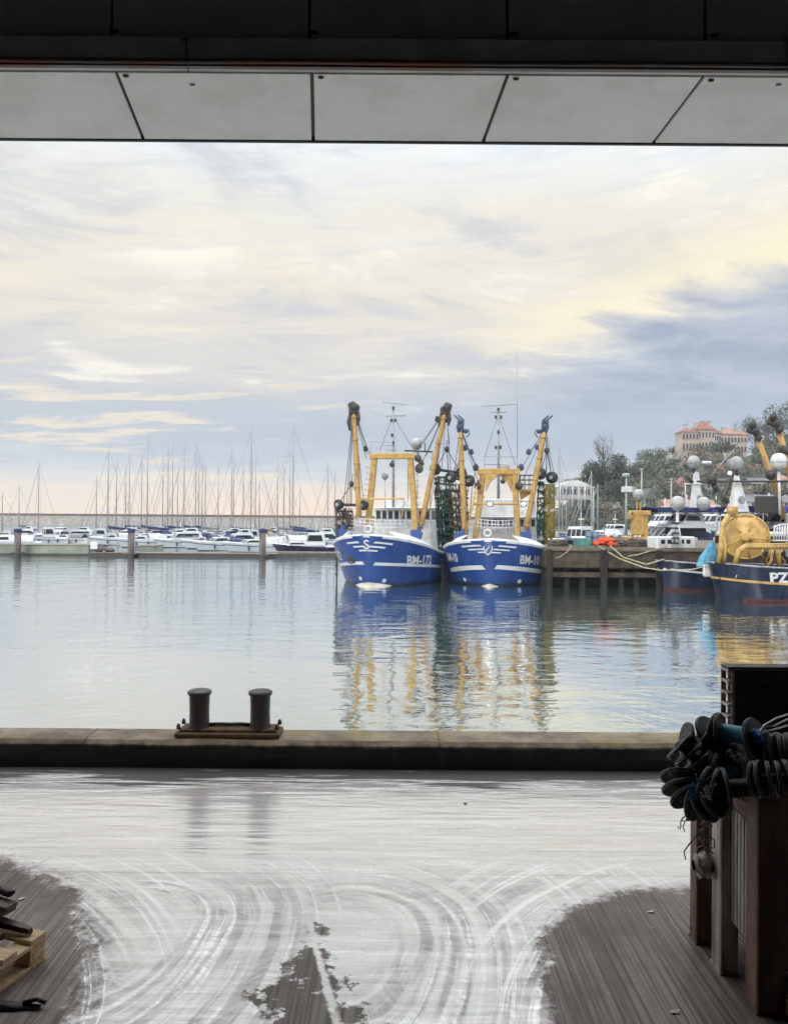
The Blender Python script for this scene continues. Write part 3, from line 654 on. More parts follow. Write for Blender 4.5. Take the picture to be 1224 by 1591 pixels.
def trawler(spec):
    """beam trawler seen bow-on. spec gives pixel positions converted to metres in the boat's own frame."""
    a = spec['rot']; base = onz(*spec['stem'], 0.0); loc = Vector((base.x, base.y, 0))
    root = thing('fishing_trawler', spec['label'], 'fishing boat', loc, a, 'blue beam trawlers moored bow on')
    inv = inv_of(loc, a)
    def Lp(px, py, s): # pixel -> local at a plane s metres aft of the stem along view depth
        return inv @ at(px, py, loc.y+s)
    H = Hull(**spec['hull']); sp = spec
    def s_of(side, px, z):
        W = inv.inverted(); prev = None; out = []
        for i in range(260):
            s = H.stem(z)+0.02+0.05*i; q = pix(W @ H.pt(side, s, z))[0]
            if prev is not None and (q-prev)*side < -0.02 and i > 8: break
            prev = q; out.append((abs(q-px), s))
        return min(out)[1]
    mb = MB(); H.mesh(mb, boot=None); mb.build('hull', M['bluehull'], root)
    # white whaleback foredeck with bulwark cap
    mb = MB(); H.deck(mb, 0.05, sp['wb'], 0.0, lambda s: 0.50*min(1, s/2.0)+0.05)
    for side in (-1, 1):
        H.ribbon(mb, side, 0.0, sp['wb'], lambda s: H.top(s)-0.10, lambda s: H.top(s)+0.05, 0.03)
        rr = [H.pt(side, s*0.5+0.02, H.top(s*0.5)) + Vector((-side*0.06, 0.05, 0.06)) for s in range(int(H.L*2))]; mb.path(rr, 0.075, 6)
        wall = [[H.pt(side, s, H.top(s)-0.02)*1.0 + Vector((-side*0.1, 0, 0.02)) for s in [1.0+i*0.5 for i in range(15)]]]
        wall.append([p+Vector((-side*0.8, 0, 0.6)) for p in wall[0]]); mb.grid(wall, True)
    mb.build('foredeck', M['white'], root)
    mb = MB(); mb.grid([[(-H.width(s, 1)*.96, s, H.Hm-1.0), (H.width(s, 1)*.96, s, H.Hm-1.0)] for s in (sp['wb']-.3, 10, 14, 18, 22, H.L-.1)], False); mb.build('main_deck', M['grey'], root)
    # stripes
    for side, x0, x1, za, zb, wd in sp['stripes']:
        s0, s1 = sorted((s_of(side, x0, za), s_of(side, x1, zb))); zz = (za, zb) if s_of(side, x0, za) < s_of(side, x1, zb) else (zb, za)
        mb = MB(); f0 = lambda s: zz[0]+(zz[1]-zz[0])*(s-s0)/(s1-s0+1e-6)
        H.ribbon(mb, side, s0, s1, lambda s: f0(s)-wd/2, lambda s: f0(s)+wd/2, 0.05); mb.build('white_stripe', M['white'], root)
    for side, x0, x1, dz, wd in sp['wings']:
        s0 = s_of(side, x0, H.Hb-0.5); s1 = s_of(side, x1, H.Hb-0.5)
        mb = MB(); H.ribbon(mb, side, s0, s1, lambda s: H.top(s)-dz-wd*.36, lambda s: H.top(s)-dz+wd*.36, 0.035, 14); mb.build('wing_stripe', M['white'], root)
    for txt, size, side, x0, x1, z, sl in sp['text']:
        mb = MB(); H.textmap(mb, txt, size, side, *(lambda a_, b_: (min(a_, b_), max(a_, b_)))(s_of(side, x0, z), s_of(side, x1, z)), z, sl); mb.build('registration_number', M['white'], root)
    # bow emblem
    zc = sp['emblem'][1]; st = H.stem(zc)-0.06
    if sp['emblem'][0] == 'S':
        mb = MB(); cu = bpy.data.curves.new('t', 'FONT'); cu.body = 'S'; cu.size = 0.95; cu.align_x = 'CENTER'; cu.offset = 0.02; o = bpy.data.objects.new('t', cu); me = bpy.data.meshes.new_from_object(o)
        b0 = len(mb.v)
        for v in me.vertices: mb.V((v.co.x, H.stem(zc+v.co.y)+(0.10*abs(v.co.x)/0.3)-0.04, zc-0.25+v.co.y))
        for p in me.polygons: mb.Fc([b0+i for i in p.vertices])
        bpy.data.meshes.remove(me); bpy.data.objects.remove(o); bpy.data.curves.remove(cu)
        mb.build('bow_letter', M['white'], root)
    else:
        mb = MB(); sh = [(-.36,.36),(-.2,.32),(0,.42),(.2,.32),(.36,.36),(.34,-.05),(.2,-.32),(0,-.5),(-.2,-.32),(-.34,-.05)]
        mb.prism([(x0, st-0.06+abs(x0)*.3, zc+z0) for x0, z0 in sh], (0, .12, 0)); em = mb.build('bow_shield', M['white'], root)
        mb = MB(); mb.prism([(x0*.78, st-0.075+abs(x0)*.25, zc+z0*.78) for x0, z0 in sh], (0, .02, 0)); mb.build('shield_field', M['bluefit'], em)
        mb = MB(); mb.path([(.12*sin(t*1.0), st-0.10, zc+.2-.4*t/6.28) for t in [6.28*i/12 for i in range(13)]], .04, 5); mb.build('shield_device', M['white'], em)
    # bulbous bow breaking the surface
    mb = MB(); rows = []
    bw, bh = sp['bulb']
    for j in range(9):
        yy = -1.1+j*0.42; r = (sin(pi*min(1, (j+0.25)/5.2)*.5))
        rows.append([(bw/2*r*cos(t), H.rake+yy+0.35, -0.15+(bh+0.15)*r*(1-abs(cos(t))**1.2)) for t in [pi*k/12 for k in range(13)]])
    mb.grid(rows, True); mb.build('bulbous_bow', M['bulb'], root)
    # anchor pocket / thruster marks
    for side, px, z, kind in sp['marks']:
        s = s_of(side, px, z); p = H.pt(side, s, z, 0.03)
        mb = MB()
        if kind == 'pocket':
            for i in range(3): mb.box(p+Vector((0.0, 0.02, 0.1*i)), (0.62-0.1*i, 0.25, 0.2), bev=.03)
            mb.path([p+Vector((-.3,-.12,-.15)), p+Vector((0,-.2,-.28)), p+Vector((.3,-.12,-.12))], .05, 5); mb.build('anchor_pocket', M['dark'], root)
        else:
            mb.lathe([(.16, -.03), (.17, 0), (.13, .02), (.11, .0)], p, (H.pt(side, s, z, 0.2)-p), seg=14); mb.build('thruster_mark', M['white'], root)
    # blue cheeks at the bulwark shoulders
    for (px, py, s) in sp['fins']:
        c = Lp(px, py, s); mb = MB(); mb.prism([c+Vector((-.42, 0, .12)), c+Vector((-.30, 0, .30)), c+Vector((.12, 0, .30)), c+Vector((.2, 0, .62)), c+Vector((.34, 0, .58)), c+Vector((.36, 0, .2)), c+Vector((.5, 0, .05)), c+Vector((.42, 0, -.3)), c+Vector((.2, 0, -.75)), c+Vector((-.05, 0, -.45)), c+Vector((-.3, 0, -.25))], (0, .5, 0)); mb.build('shoulder_fairlead', M['bluefit'], root)
    # foredeck rail
    (xa, ya, xb, yb), sr = sp['rail']; mb = MB(); pts = []
    A = Lp(xa, ya, sr+2.6); B_ = Lp(xb, yb, sr+2.6); C_ = Lp((xa+xb)/2, (ya+yb)/2+3, sr)
    for i in range(13):
        t = i/12; q = A.lerp(B_, t); q = q + (C_-(A+B_)/2)*(1-(2*t-1)**2); pts.append(q)
    rail(mb, pts, 0.85, (0.28, 0.56, 0.85), 0.028); mb.build('foredeck_rail', M['white'], root)
    # bow fittings on the foredeck: fairlead ring + bollard
    c = Lp(*sp['ring'], 1.6); mb = MB(); mb.path([c+Vector((.26*cos(t), 0, .25*sin(t)+.2)) for t in [2*pi*i/14 for i in range(15)]], .07, 6); mb.build('panama_fairlead', M['white'], root)
    # wheelhouse
    wx0, wx1, wy_roof, wy_wt, wy_wb, wy_bot, sw = sp['house']
    P0 = Lp(wx0, wy_roof, sw); P1 = Lp(wx1, wy_roof, sw); zr = P0.z; zt = Lp(wx0, wy_wt, sw).z; zb = Lp(wx0, wy_wb, sw).z; zl = H.Hm-1.0
    cx_ = (P0.x+P1.x)/2; ww = abs(P1.x-P0.x); y0 = (P0.y+P1.y)/2; dp = 5.5
    mb = MB(); mb.box((cx_, y0+dp/2, (zl+zb)/2), (ww, dp, zb-zl), bev=.08); mb.box((cx_, y0+dp/2+.1, (zt+zr)/2-.1), (ww*.99, dp-.2, zr-zt-.1), bev=.05)
    mb.build('wheelhouse', M['white'], root)
    mb = MB(); mb.box((cx_, y0+dp/2-.05, zr), (ww*1.06, dp+.7, .14), bev=.05); mb.build('wheelhouse_roof', M['white'], root)
    mb = MB(); mb.box((cx_, y0+dp/2+.15, (zt+zb)/2), (ww*.96, dp-.3, zt-zb+.02)); mb.build('window_band', M['bwin'], root)
    nw = sp.get('nwin', 9)
    for i in range(nw+1):
        mb = MB(); mb.box((cx_-ww*.48+ww*.96*i/nw, y0+.09, (zt+zb)/2), (.14, .2, zt-zb+.04)); mb.build('window_mullion', M['white'], root)
    mb = MB(); rail(mb, [(cx_-ww*.5+ww*i/10, y0-.25, zb-.55) for i in range(11)], .6, (.3, .6), .022); mb.build('wheelhouse_rail', M['alu'], root)
    # upper house / casing
    for (xa, ya, xb, yb, s, dd) in sp['boxes']:
        q0 = Lp(xa, ya, s); q1 = Lp(xb, yb, s); mb = MB(); mb.box(((q0.x+q1.x)/2, (q0.y+q1.y)/2+dd/2, (q0.z+q1.z)/2), (abs(q1.x-q0.x), dd, abs(q1.z-q0.z)), bev=.06); mb.build('deck_house', M['white'], root)
    # lit floodlights
    for (px, py, s) in sp.get('lamps', []):
        c = Lp(px, py, s); mb = MB(); mb.box(c+Vector((0,.12,0)), (.5,.2,.4), bev=.05); lo = mb.build('floodlight', M['dark'], root)
        mb = MB(); mb.ball(c, .19, 12, 8, (1.05,.3,.75)); mb.build('lamp_glass', M['lamp'], lo)
    # gantry
    g_ = sp['gantry']; s = g_['s']; mb = MB(); TL = Lp(*g_['tl'], s); TR = Lp(*g_['tr'], s); BL = Lp(*g_['bl'], s+.3); BR = Lp(*g_['br'], s+.3)
    BL = BL+(BL-TL).normalized()*0.8; BR = BR+(BR-TR).normalized()*0.8
    def beam(mb, a_, b_, w, d, up=Vector((0,1,0))):
        ax = (b_-a_).normalized(); v = up-ax*up.dot(ax); v.normalize(); u = v.cross(ax); R = Matrix((u, v, ax)).transposed(); mb.box((a_+b_)/2, (w, d, (b_-a_).length), R, bev=.05)
    beam(mb, TL+Vector((0,0,.1)), BL, .46, .45); beam(mb, TR+Vector((0,0,.1)), BR, .46, .45)
    ex = (TR-TL).normalized(); beam(mb, TL-ex*.42+Vector((0,-.02,.12)), TR+ex*.42+Vector((0,-.02,.12)), .48, .55, Vector((0,1,0)))
    if g_.get('arch'):
        for A_, sg in ((TL, 1), (TR, -1)):
            q = [A_+Vector((sg*.2, -.2, -.1)), A_+Vector((sg*1.3, -.2, -.1)), A_+Vector((sg*1.05, -.2, -.35)), A_+Vector((sg*.6, -.2, -.75)), A_+Vector((sg*.25, -.2, -1.5))]
            mb.prism(q, (0, .42, 0))
    mb.build('gantry', M['yellow'], root)
    for sgn, A_, B2 in ((-1, TL, BL), (1, TR, BR)):     # rungs and cheek blocks on the legs
        mb = MB()
        for i in range(9):
            c = A_.lerp(B2, .15+.08*i)+Vector((sgn*.42, -.05, 0)); mb.path([c+Vector((-sgn*.12,0,0)), c+Vector((sgn*.14,0,0)), c+Vector((sgn*.14,0,.16))], .03, 4)
        mb.build('ladder_rungs', M['yelrust'], root)
    for (px, py, r) in g_['blocks']:
        c = Lp(px, py, s-.5); mb = MB(); wheel(mb, c, r, (.4, 1, 0), .18); mb.box(c+Vector((0,.05,r)), (.12,.2,r*1.2), bev=.02); mb.build('hanging_block', M['dark'], root)
    # yellow cross rail in front of the gantry
    for (pp, s2) in sp['bars']:
        mb = MB(); mb.path([Lp(px, py, s2) for px, py in pp], .085, 6); mb.build('cross_rail', M['yellow'], root)
    # derrick booms
    for b in sp['booms']:
        A_ = Lp(*b['base'], b['s']); T = Lp(*b['tip'], b['s']-.3); mid = A_.lerp(T, .5)
        mb = MB(); mb.path([A_, A_.lerp(T, .12), mid, A_.lerp(T, .93), T], [.20, .22, .22, .20, .16], 12); [mb.lathe([(.23,-.06),(.27,-.05),(.27,.05),(.23,.06)], A_.lerp(T, k_), (T-A_), 12) for k_ in (.05,.3,.52,.74,.95)]; bm_ = mb.build('derrick_boom', M['yelrust'], root)
        ax = (T-A_).normalized(); hc = M[b.get('hm', 'dark')]; mb = MB()
        if b.get('style') == 'fork':
            for dx in (-.16, .16): mb.path([T+Vector((dx,0,0)), T+ax*.5+Vector((dx*1.2,0,0)), T+ax*1.0+Vector((dx-.12*b['lean'],0,0)), T+ax*1.4+Vector((dx+.28*b['lean'],0,0))], [.10,.13,.10,.07], 6)
            for k in range(3): wheel(mb, T+ax*(.1+.38*k)+Vector((-.2*b['lean']*(k == 0)*2.2,0,0)), .19, (.3,1,0), .24)
            mb.path([T+Vector((-.2*b['lean'],0,0)), T+Vector((-.65*b['lean'],0,.25)), T+Vector((-.75*b['lean'],0,-.1)), T+Vector((-.5*b['lean'],0,-.4))], .05, 5)
        else:
            mb.box(T+ax*.15, (.8,.5,.7), bev=.12); mb.box(T+ax*.55+Vector((.14*b['lean'],0,0)), (.62,.46,.5), Euler((0,.4*b['lean'],0)), bev=.12); wheel(mb, T+ax*.35+Vector((.1,0,0)), .34, (0,1,0), .6)
            mb.path([T+Vector((-.3,0,-.1)), T+Vector((-.42,0,-.8)), T+Vector((-.34,0,-1.5))], [.14,.2,.08], 6); mb.path([T+Vector((.35,0,-.1)), T+Vector((.4,0,-.6)), T+Vector((.3,0,-1.1))], [.16,.16,.06], 6)
        mb.build('boom_head', hc, bm_)
        mb = MB(); top = T+ax*.5
        for (px, py, s2) in b['wires']:
            q = Lp(px, py, s2); mb.path([top, top.lerp(q, .5)-Vector((0,0,.15)), q], .032, 4)
        mb.build('topping_wire', M['wire'], root)
        for (px, py, s2, r) in b['blks']: mb = MB(); wheel(mb, Lp(px, py, s2), r, (.3,1,0), .16); mb.ball(Lp(px, py-3, s2), r*.8, 8, 5); mb.build('wire_block', M[b.get('bm', 'dark')], root)
    # hanging beam trawl gear
    for gi, gr in enumerate(sp['gear']):
        s = gr['s']; ap = Lp(*gr['apex'], s); mb = MB()
        ws = [Lp(px, py, s+ds) for px, py, ds in gr['wheels']]
        for q in ws: mb.tube(ap, q, .035, seg=5)
        mb.tube(ap, (ws[0]+ws[-1])/2, .04, seg=5); mb.ball(ap, .22, 8, 6, (1,.8,1.2)); tp = Lp(*gr['hang'], s); mb.tube(ap, tp, .035, seg=5); mb.build('bridle', M['dark'], root)
        mb = MB(); mb.tube(ws[0], ws[-1], .12, seg=8)
        mb.build('trawl_beam', M['dark'], root)
        for q in ws:
            mb = MB(); wheel(mb, q, gr.get('r', .52), (.35, 1, .1), .3); wl_ = mb.build('trawl_wheel', M['black'], root)
            mb = MB(); mb.lathe([(.13,-.3),(.15,-.26),(.15,.26),(.13,.3)], q, (.35, 1, .1), 12); mb.build('hub', M['grey'], wl_)
        for (x0, y0_, x1, y1, wd, mm, ds) in gr['nets']:
            mb = net_hang(mm, Lp(x0, y0_, s+ds), Lp(x1, y1, s+ds), wd, wd*.6, gi*3+int(x0)); mb.build('hanging_net', M[mm], root)
    # mast with aerials
    m_ = sp['mast']; s = m_['s']; T = Lp(*m_['top'], s); B3 = Lp(*m_['bot'], s)
    mb = MB(); mb.path([B3, B3.lerp(T, .5), T], [.13,.10,.06], 8)
    for i in range(6): c = B3.lerp(T, .1+.13*i); mb.tube(c, c+Vector((.3,0,-.35)), .02, seg=4)
    mast = mb.build('mast', M['alu'], root)
    for (x0, y0_, x1, y1, r) in m_['yards']:
        mb = MB(); q0 = Lp(x0, y0_, s); q1 = Lp(x1, y1, s); mb.box((q0+q1)/2, ((q1-q0).length, .12, r*2), Euler((0, -atan2(q1.z-q0.z, q1.x-q0.x), 0)), bev=.02); mb.build('radar_scanner', M['alu'], mast)
    mb = MB()
    for (px, py) in m_['lights']: mb.lathe([(.05,-.16),(.10,-.14),(.11,.1),(.07,.16)], Lp(px, py, s-.1), seg=8)
    mb.build('navigation_lights', M['dark'], mast)
    mb = MB()
    for (x0, y0_, x1, y1) in m_['stays']: mb.tube(Lp(x0, y0_, s), Lp(x1, y1, s), .025, seg=4)
    mb.build('mast_stay', M['wire'], root)
    for (px, py, r, s2) in sp['domes']: radar(root, Lp(px, py, s2), r)
    for k, (pp, s2, r, mm) in enumerate(sp.get('extra', [])):
        mb = MB(); mb.path([Lp(px, py, s2) for px, py in pp], r, 5); mb.build('rigging_pole', M[mm], root)
    if 'basket' in sp:
        x0, y0_, x1, y1, s2 = sp['basket']; q0 = Lp(x0, y1, s2); q1 = Lp(x1, y1, s2); hh = Lp(x0, y0_, s2).z-q0.z; W_ = abs(q1.x-q0.x)
        mb = MB(); pts = [(q0.x, q0.y, q0.z), (q1.x, q0.y, q0.z), (q1.x, q0.y+1, q0.z), (q0.x, q0.y+1, q0.z), (q0.x, q0.y, q0.z)]
        pp = []
        for i in range(4):
            for k in range(3): pp.append(Vector(pts[i]).lerp(Vector(pts[i+1]), k/3))
        rail(mb, pp+[pp[0]], hh, (hh*.33, hh*.66, hh), .03); bk = mb.build('crows_basket', M['dark'], root)
        mb = MB(); mb.box((q0.x+(q1.x-q0.x)/2, q0.y+.5, q0.z-.1), (W_+.2, 1.2, .2), bev=.03); mb.prism([(q0.x, q0.y+.3, q0.z-.2), (q1.x, q0.y+.3, q0.z-.2), (q0.x+.1, q0.y+.3, q0.z-.9)], (0,.3,0)); mb.build('basket_bracket', M['yellow'], bk)
    # tyre / rope fenders hanging at the waterline
    for (px, y0_, y1, s2, r, mm) in sp['hangers']:
        q0 = Lp(px, y0_, s2); q1 = Lp(px+1, y1, s2); mb = MB(); mb.path([q0, q0.lerp(q1, .5)+Vector((.05,0,0)), q1], [r*.6, r, r*.5], 7)
        for k in range(9): c = q0.lerp(q1, k/9); mb.ball(c, r*1.25, 8, 5, (1,.8,.7))
        mb.build('rope_fender', M[mm], root)
    return root, Lp, H

M['bulb'] = mat('weathered_white_bulb', S(206,204,190), 0.6, col2=S(120,104,74), nscale=1.4, nfac=0.5, bump=0.2)
A16 = radians(-15)
t172, L172, H172 = trawler(dict(label='blue beam trawler numbered BM-172 with S on its bow, dome and yellow gantry', rot=A16, stem=(568, 913),
    hull=dict(L=27, B=8.2, Hb=3.75, Hm=1.9, rake=0.9, Lent=4.6, q=1.85, sheerL=13, wl=0.93, fine=0.55), wb=8.5,
    stripes=[(-1, 527, 566, 1.25, 1.75, .22), (1, 580, 690, 1.70, 1.05, .20)],
    wings=[(1, 582, 611, .42, .16), (1, 582, 604, .72, .15), (1, 581, 597, 1.0, .13), (-1, 538, 558, .42, .16), (-1, 544, 558, .72, .15), (-1, 549, 558, 1.0, .13)],
    text=[('BM-172', .95, 1, 631, 669, 1.62, -.02), ('BM-172', .95, -1, 519, 533, 1.85, 0)],
    emblem=('S', 3.05), bulb=(3.3, .72), marks=[(-1, 547, 1.95, 'pocket'), (1, 597, .42, 'm'), (-1, 560, .55, 'm')],
    fins=[(527, 828, 4.2), (645, 829, 4.5)], rail=((545, 820, 636, 824), 3.2), ring=(572, 826),
    house=(578, 673, 789, 793, 807, 850, 12.5), boxes=[(594, 776, 640, 789, 15, 3)],
    gantry=dict(s=6.8, tl=(582, 711), tr=(637, 711), bl=(573, 803), br=(645, 812), blocks=[(649, 712, .3), (651, 728, .38), (609, 722, .22), (655, 720, .2)]),
    bars=[([(552, 806), (561, 775), (628, 775), (624, 805)], 4.8)],
    booms=[dict(base=(558, 806), tip=(550, 640), s=5.6, lean=-1, wires=[(571, 705, 7), (569, 712, 7.2), (538, 790, 6), (533, 790, 6), (541, 812, 5), (566, 790, 6), (575, 708, 8)], blks=[(568, 698, 7, .2), (554, 646, 5.6, .22)]),
           dict(base=(653, 822), tip=(691, 641), s=7.2, lean=1, wires=[(656, 690, 8), (662, 708, 8), (680, 660, 8), (698, 690, 7), (655, 720, 8), (640, 708, 9), (668, 790, 8), (700, 730, 7.5), (686, 732, 7)], blks=[(679, 652, 7, .2), (694, 652, 7, .25)])],
    gear=[dict(s=5.5, apex=(546, 752), hang=(548, 736), wheels=[(526, 784, 0), (565, 785, .8)], r=.42, nets=[(527, 792, 529, 828, .55, 'net_brown', 0), (540, 790, 541, 826, .75, 'net_brown', .3)]),
          dict(s=7.5, apex=(694, 698), hang=(694, 684), wheels=[(676, 729, 0), (716, 735, 1.6)], r=.50, nets=[(679, 742, 685, 856, .5, 'net_dkgreen', .3), (687, 739, 692, 858, 1.0, 'net_green', .5), (698, 742, 702, 858, .95, 'net_green', .9), (693, 760, 696, 850, .9, 'net_brown', 1.4)])],
    mast=dict(s=12.5, top=(611, 636), bot=(611, 790), yards=[(593, 624, 631, 629, .05), (599, 646, 631, 646, .07), (595, 691, 616, 693, .04), (599, 699, 616, 699, .04)], lights=[(608, 653), (614, 653), (611, 634), (609, 676), (611, 688)], stays=[(614, 652, 640, 695), (609, 650, 590, 700)]),
    domes=[(647, 689, .48, 9.5), (598, 739, .3, 10.0)],
    extra=[([(576, 686), (604, 687)], 10, .03, 'alu'), ([(576, 686), (576, 708)], 10, .025, 'alu'), ([(628, 700), (671, 702)], 8, .07, 'dark'), ([(647, 699), (648, 775)], 9.6, .06, 'white'), ([(660, 688), (660, 702)], 8, .05, 'dark'), ([(598, 745), (598, 790)], 10, .06, 'white'), ([(672, 700), (669, 750), (668, 790)], 9, .03, 'wire'), ([(633, 700), (634, 780)], 9, .03, 'wire')],
    hangers=[(522, 790, 905, 4.2, .11, 'dark'), (686, 862, 912, 9.5, .22, 'net_green')]))
M['bulb2'] = M['bulb']
t10, L10, H10 = trawler(dict(label='blue beam trawler numbered BM-10 with a shield on its bow beside the jetty', rot=radians(-16), stem=(757, 913),
    hull=dict(L=26, B=8.7, Hb=3.45, Hm=1.95, rake=0.8, Lent=4.4, q=1.9, sheerL=12, wl=0.94, fine=0.5), wb=8.5,
    stripes=[(-1, 701, 752, .95, 1.45, .30), (1, 768, 845, 1.50, .95, .28)],
    wings=[(1, 768, 802, .34, .14), (1, 768, 795, .60, .12), (1, 768, 786, .82, .11), (-1, 718, 756, .34, .14), (-1, 725, 756, .60, .12), (-1, 734, 756, .82, .11)],
    text=[('BM-10', .92, 1, 806, 836, 1.75, -.06), ('BM-10', .92, -1, 697, 713, 1.75, 0)],
    emblem=('shield', 2.85), bulb=(2.2, .55), marks=[(1, 806, .35, 'm'), (-1, 722, .35, 'm')],
    fins=[(713, 833, 4.2), (815, 832, 4.5)], rail=((737, 822, 801, 824), 3.2), ring=(757, 832),
    house=(744, 835, 803, 806, 818, 850, 12.5), nwin=10, boxes=[(746, 775, 826, 803, 13.4, 4)],
    lamps=[(761, 783, 5.0), (813, 783, 5.6)],
    gantry=dict(s=6.8, tl=(750, 735), tr=(799, 735), bl=(740, 822), br=(804, 832), arch=True, blocks=[(742, 755, .3), (806, 755, .34), (781, 748, .2)]),
    bars=[([(736, 783), (806, 783)], 5.4), ([(721, 836), (735, 783), (740, 755)], 5.2)],
    booms=[dict(base=(722, 838), tip=(715, 672), s=5.6, lean=-1, style='fork', hm='bluehead', wires=[(740, 728, 7), (731, 705, 7), (712, 740, 6), (745, 735, 7), (727, 800, 6), (704, 742, 6), (752, 775, 8)], blks=[(722, 697, 6, .2), (732, 703, 6.4, .2), (739, 727, 7, .26)], bm='bluehead'),
           dict(base=(817, 824), tip=(845, 672), s=6.4, lean=1, style='fork', hm='bluehead', wires=[(809, 728, 7), (822, 703, 7), (829, 735, 7), (856, 736, 7), (840, 732, 7), (833, 800, 7), (812, 745, 8), (862, 745, 6.6)], blks=[(821, 703, 6.4, .22), (834, 696, 6.4, .18), (809, 727, 7, .26)], bm='bluehead')],
    gear=[dict(s=6.0, apex=(716, 712), hang=(715, 690), wheels=[(700, 742, 0), (729, 747, 0)], r=.48, nets=[(708, 752, 709, 858, .95, 'net_brown', .3), (720, 752, 718, 850, .8, 'net_brown', .6)]),
          dict(s=6.4, apex=(849, 700), hang=(847, 680), wheels=[(839, 736, 0), (857, 742, .4)], r=.50, nets=[(840, 748, 839, 852, .55, 'net_dkgreen', .2), (853, 752, 852, 872, .85, 'net_yellow', .5)])],
    mast=dict(s=12, top=(774, 634), bot=(774, 775), yards=[(747, 630, 804, 629, .05), (761, 640, 787, 641, .06), (753, 721, 790, 722, .05)], lights=[(770, 648), (778, 648), (774, 671), (770, 695), (777, 695), (774, 636)], stays=[(776, 650, 800, 722), (772, 650, 752, 712)]),
    domes=[(784, 726, .42, 11.5)],
    extra=[([(803, 549), (803, 740)], 12, .035, 'alu'), ([(752, 709), (752, 730)], 11, .03, 'alu'), ([(752, 709), (803, 710)], 11, .03, 'alu'), ([(803, 710), (804, 735)], 11, .03, 'alu'), ([(730, 800), (733, 760), (738, 735)], 8, .05, 'yellow')],
    basket=(806, 738, 829, 760, 8.2),
    hangers=[(852, 868, 912, 6.4, .16, 'net_green'), (686, 870, 912, 5.5, .16, 'dark')]))
# =================== JETTY ===================
M['jetty'] = concrete_mat('jetty_concrete', S(46,41,35), S(84,74,62), None, 1.2, 0.5)
M['jettytop'] = concrete_mat('jetty_top', S(112,104,92), S(84,78,68), None, 1.2, 0.3)
M['timber'] = mat('weathered_dark_timber', S(46,42,37), 0.9, col2=S(26,25,24), nscale=2.2, streak=(4,4,.6), bump=0.6, bscale=9)
JY = 56.6; JZ = 2.95
jx0 = at(846, 848, JY).x; jx1 = 60.0
jet = thing('jetty', 'concrete and dark timber jetty with piles standing in the water right of the blue boats', 'jetty', (jx0, JY, 0))
inv = inv_of((jx0, JY, 0), 0)
mb = MB(); mb.box(((jx1-jx0)/2, 11, JZ-.75), (jx1-jx0, 22, 1.5), bev=.08); mb.build('deck_beam', M['jetty'], jet)
mb = MB(); mb.box(((jx1-jx0)/2, 11, JZ+.02), (jx1-jx0-.4, 21.6, .06)); mb.build('deck_surface', M['jettytop'], jet)
mb = MB(); mb.box(((jx1-jx0)/2+.3, 1.8, 0.3), (jx1-jx0-.8, .3, 2.6)); mb.build('back_timber_wall', M['timber'], jet)
mb = MB(); mb.box((.35, 11, .4), (.3, 20, 2.6)); mb.build('end_timber_wall', M['timber'], jet)  # dark end wall added to shut out light under the deck
rnd = random.Random(3)
for i in range(24):
    x0 = .4+i*1.33+rnd.uniform(-.15, .15)
    mb = MB(); w_ = rnd.uniform(.28, .45); h_ = JZ-.1 if i % 3 == 0 else JZ-1.45
    mb.box((x0, .15 if i % 3 == 0 else .6, (h_-1.2)/2), (w_, .35, h_+1.2), Euler((0, rnd.uniform(-.02,.02), 0)), bev=.05)
    if i % 3 == 0: mb.v = [(vx, vy-.35, vz) for vx, vy, vz in mb.v]
    mb.build('fender_pile', M['timber'], jet)
mb = MB(); mb.box(((jx1-jx0)/2, .32, .95), (jx1-jx0-.2, .3, .38), bev=.04); mb.build('waling_beam', M['jetty'], jet)
mb = MB(); mb.box(((jx1-jx0)/2, -.06, JZ-.12), (jx1-jx0, .14, .22), bev=.03); mb.build('coping', M['jettytop'], jet)

def lump_pile(mb, c, wx, wy, h, n, r, seed):
    rn = random.Random(seed)
    for i in range(n):
        t = rn.random(); x0 = rn.uniform(-wx/2, wx/2)*(1-t*.6); z0 = h*t*(1-abs(x0)/wx*.8)
        mb.ball(Vector(c)+Vector((x0, rn.uniform(-wy/2, wy/2), z0+r*.3)), r*rn.uniform(.6, 1.2), 7, 5, (rn.uniform(.8,1.8), 1, rn.uniform(.5,.9)))
def jt(px, dy=3.0): return at(px, 845, JY+dy).x
def simple(name, label, cat, mb, m, loc, group=None):
    o = mb.build(name, m); o.location = loc; return tag(o, label, cat, group)
M['slate2'] = mat('grey_green_gear', S(92,100,92), .9, col2=S(60,62,60), nscale=4, bump=.5); M['galv0'] = mat('dull_steel', S(130,136,134), .5)
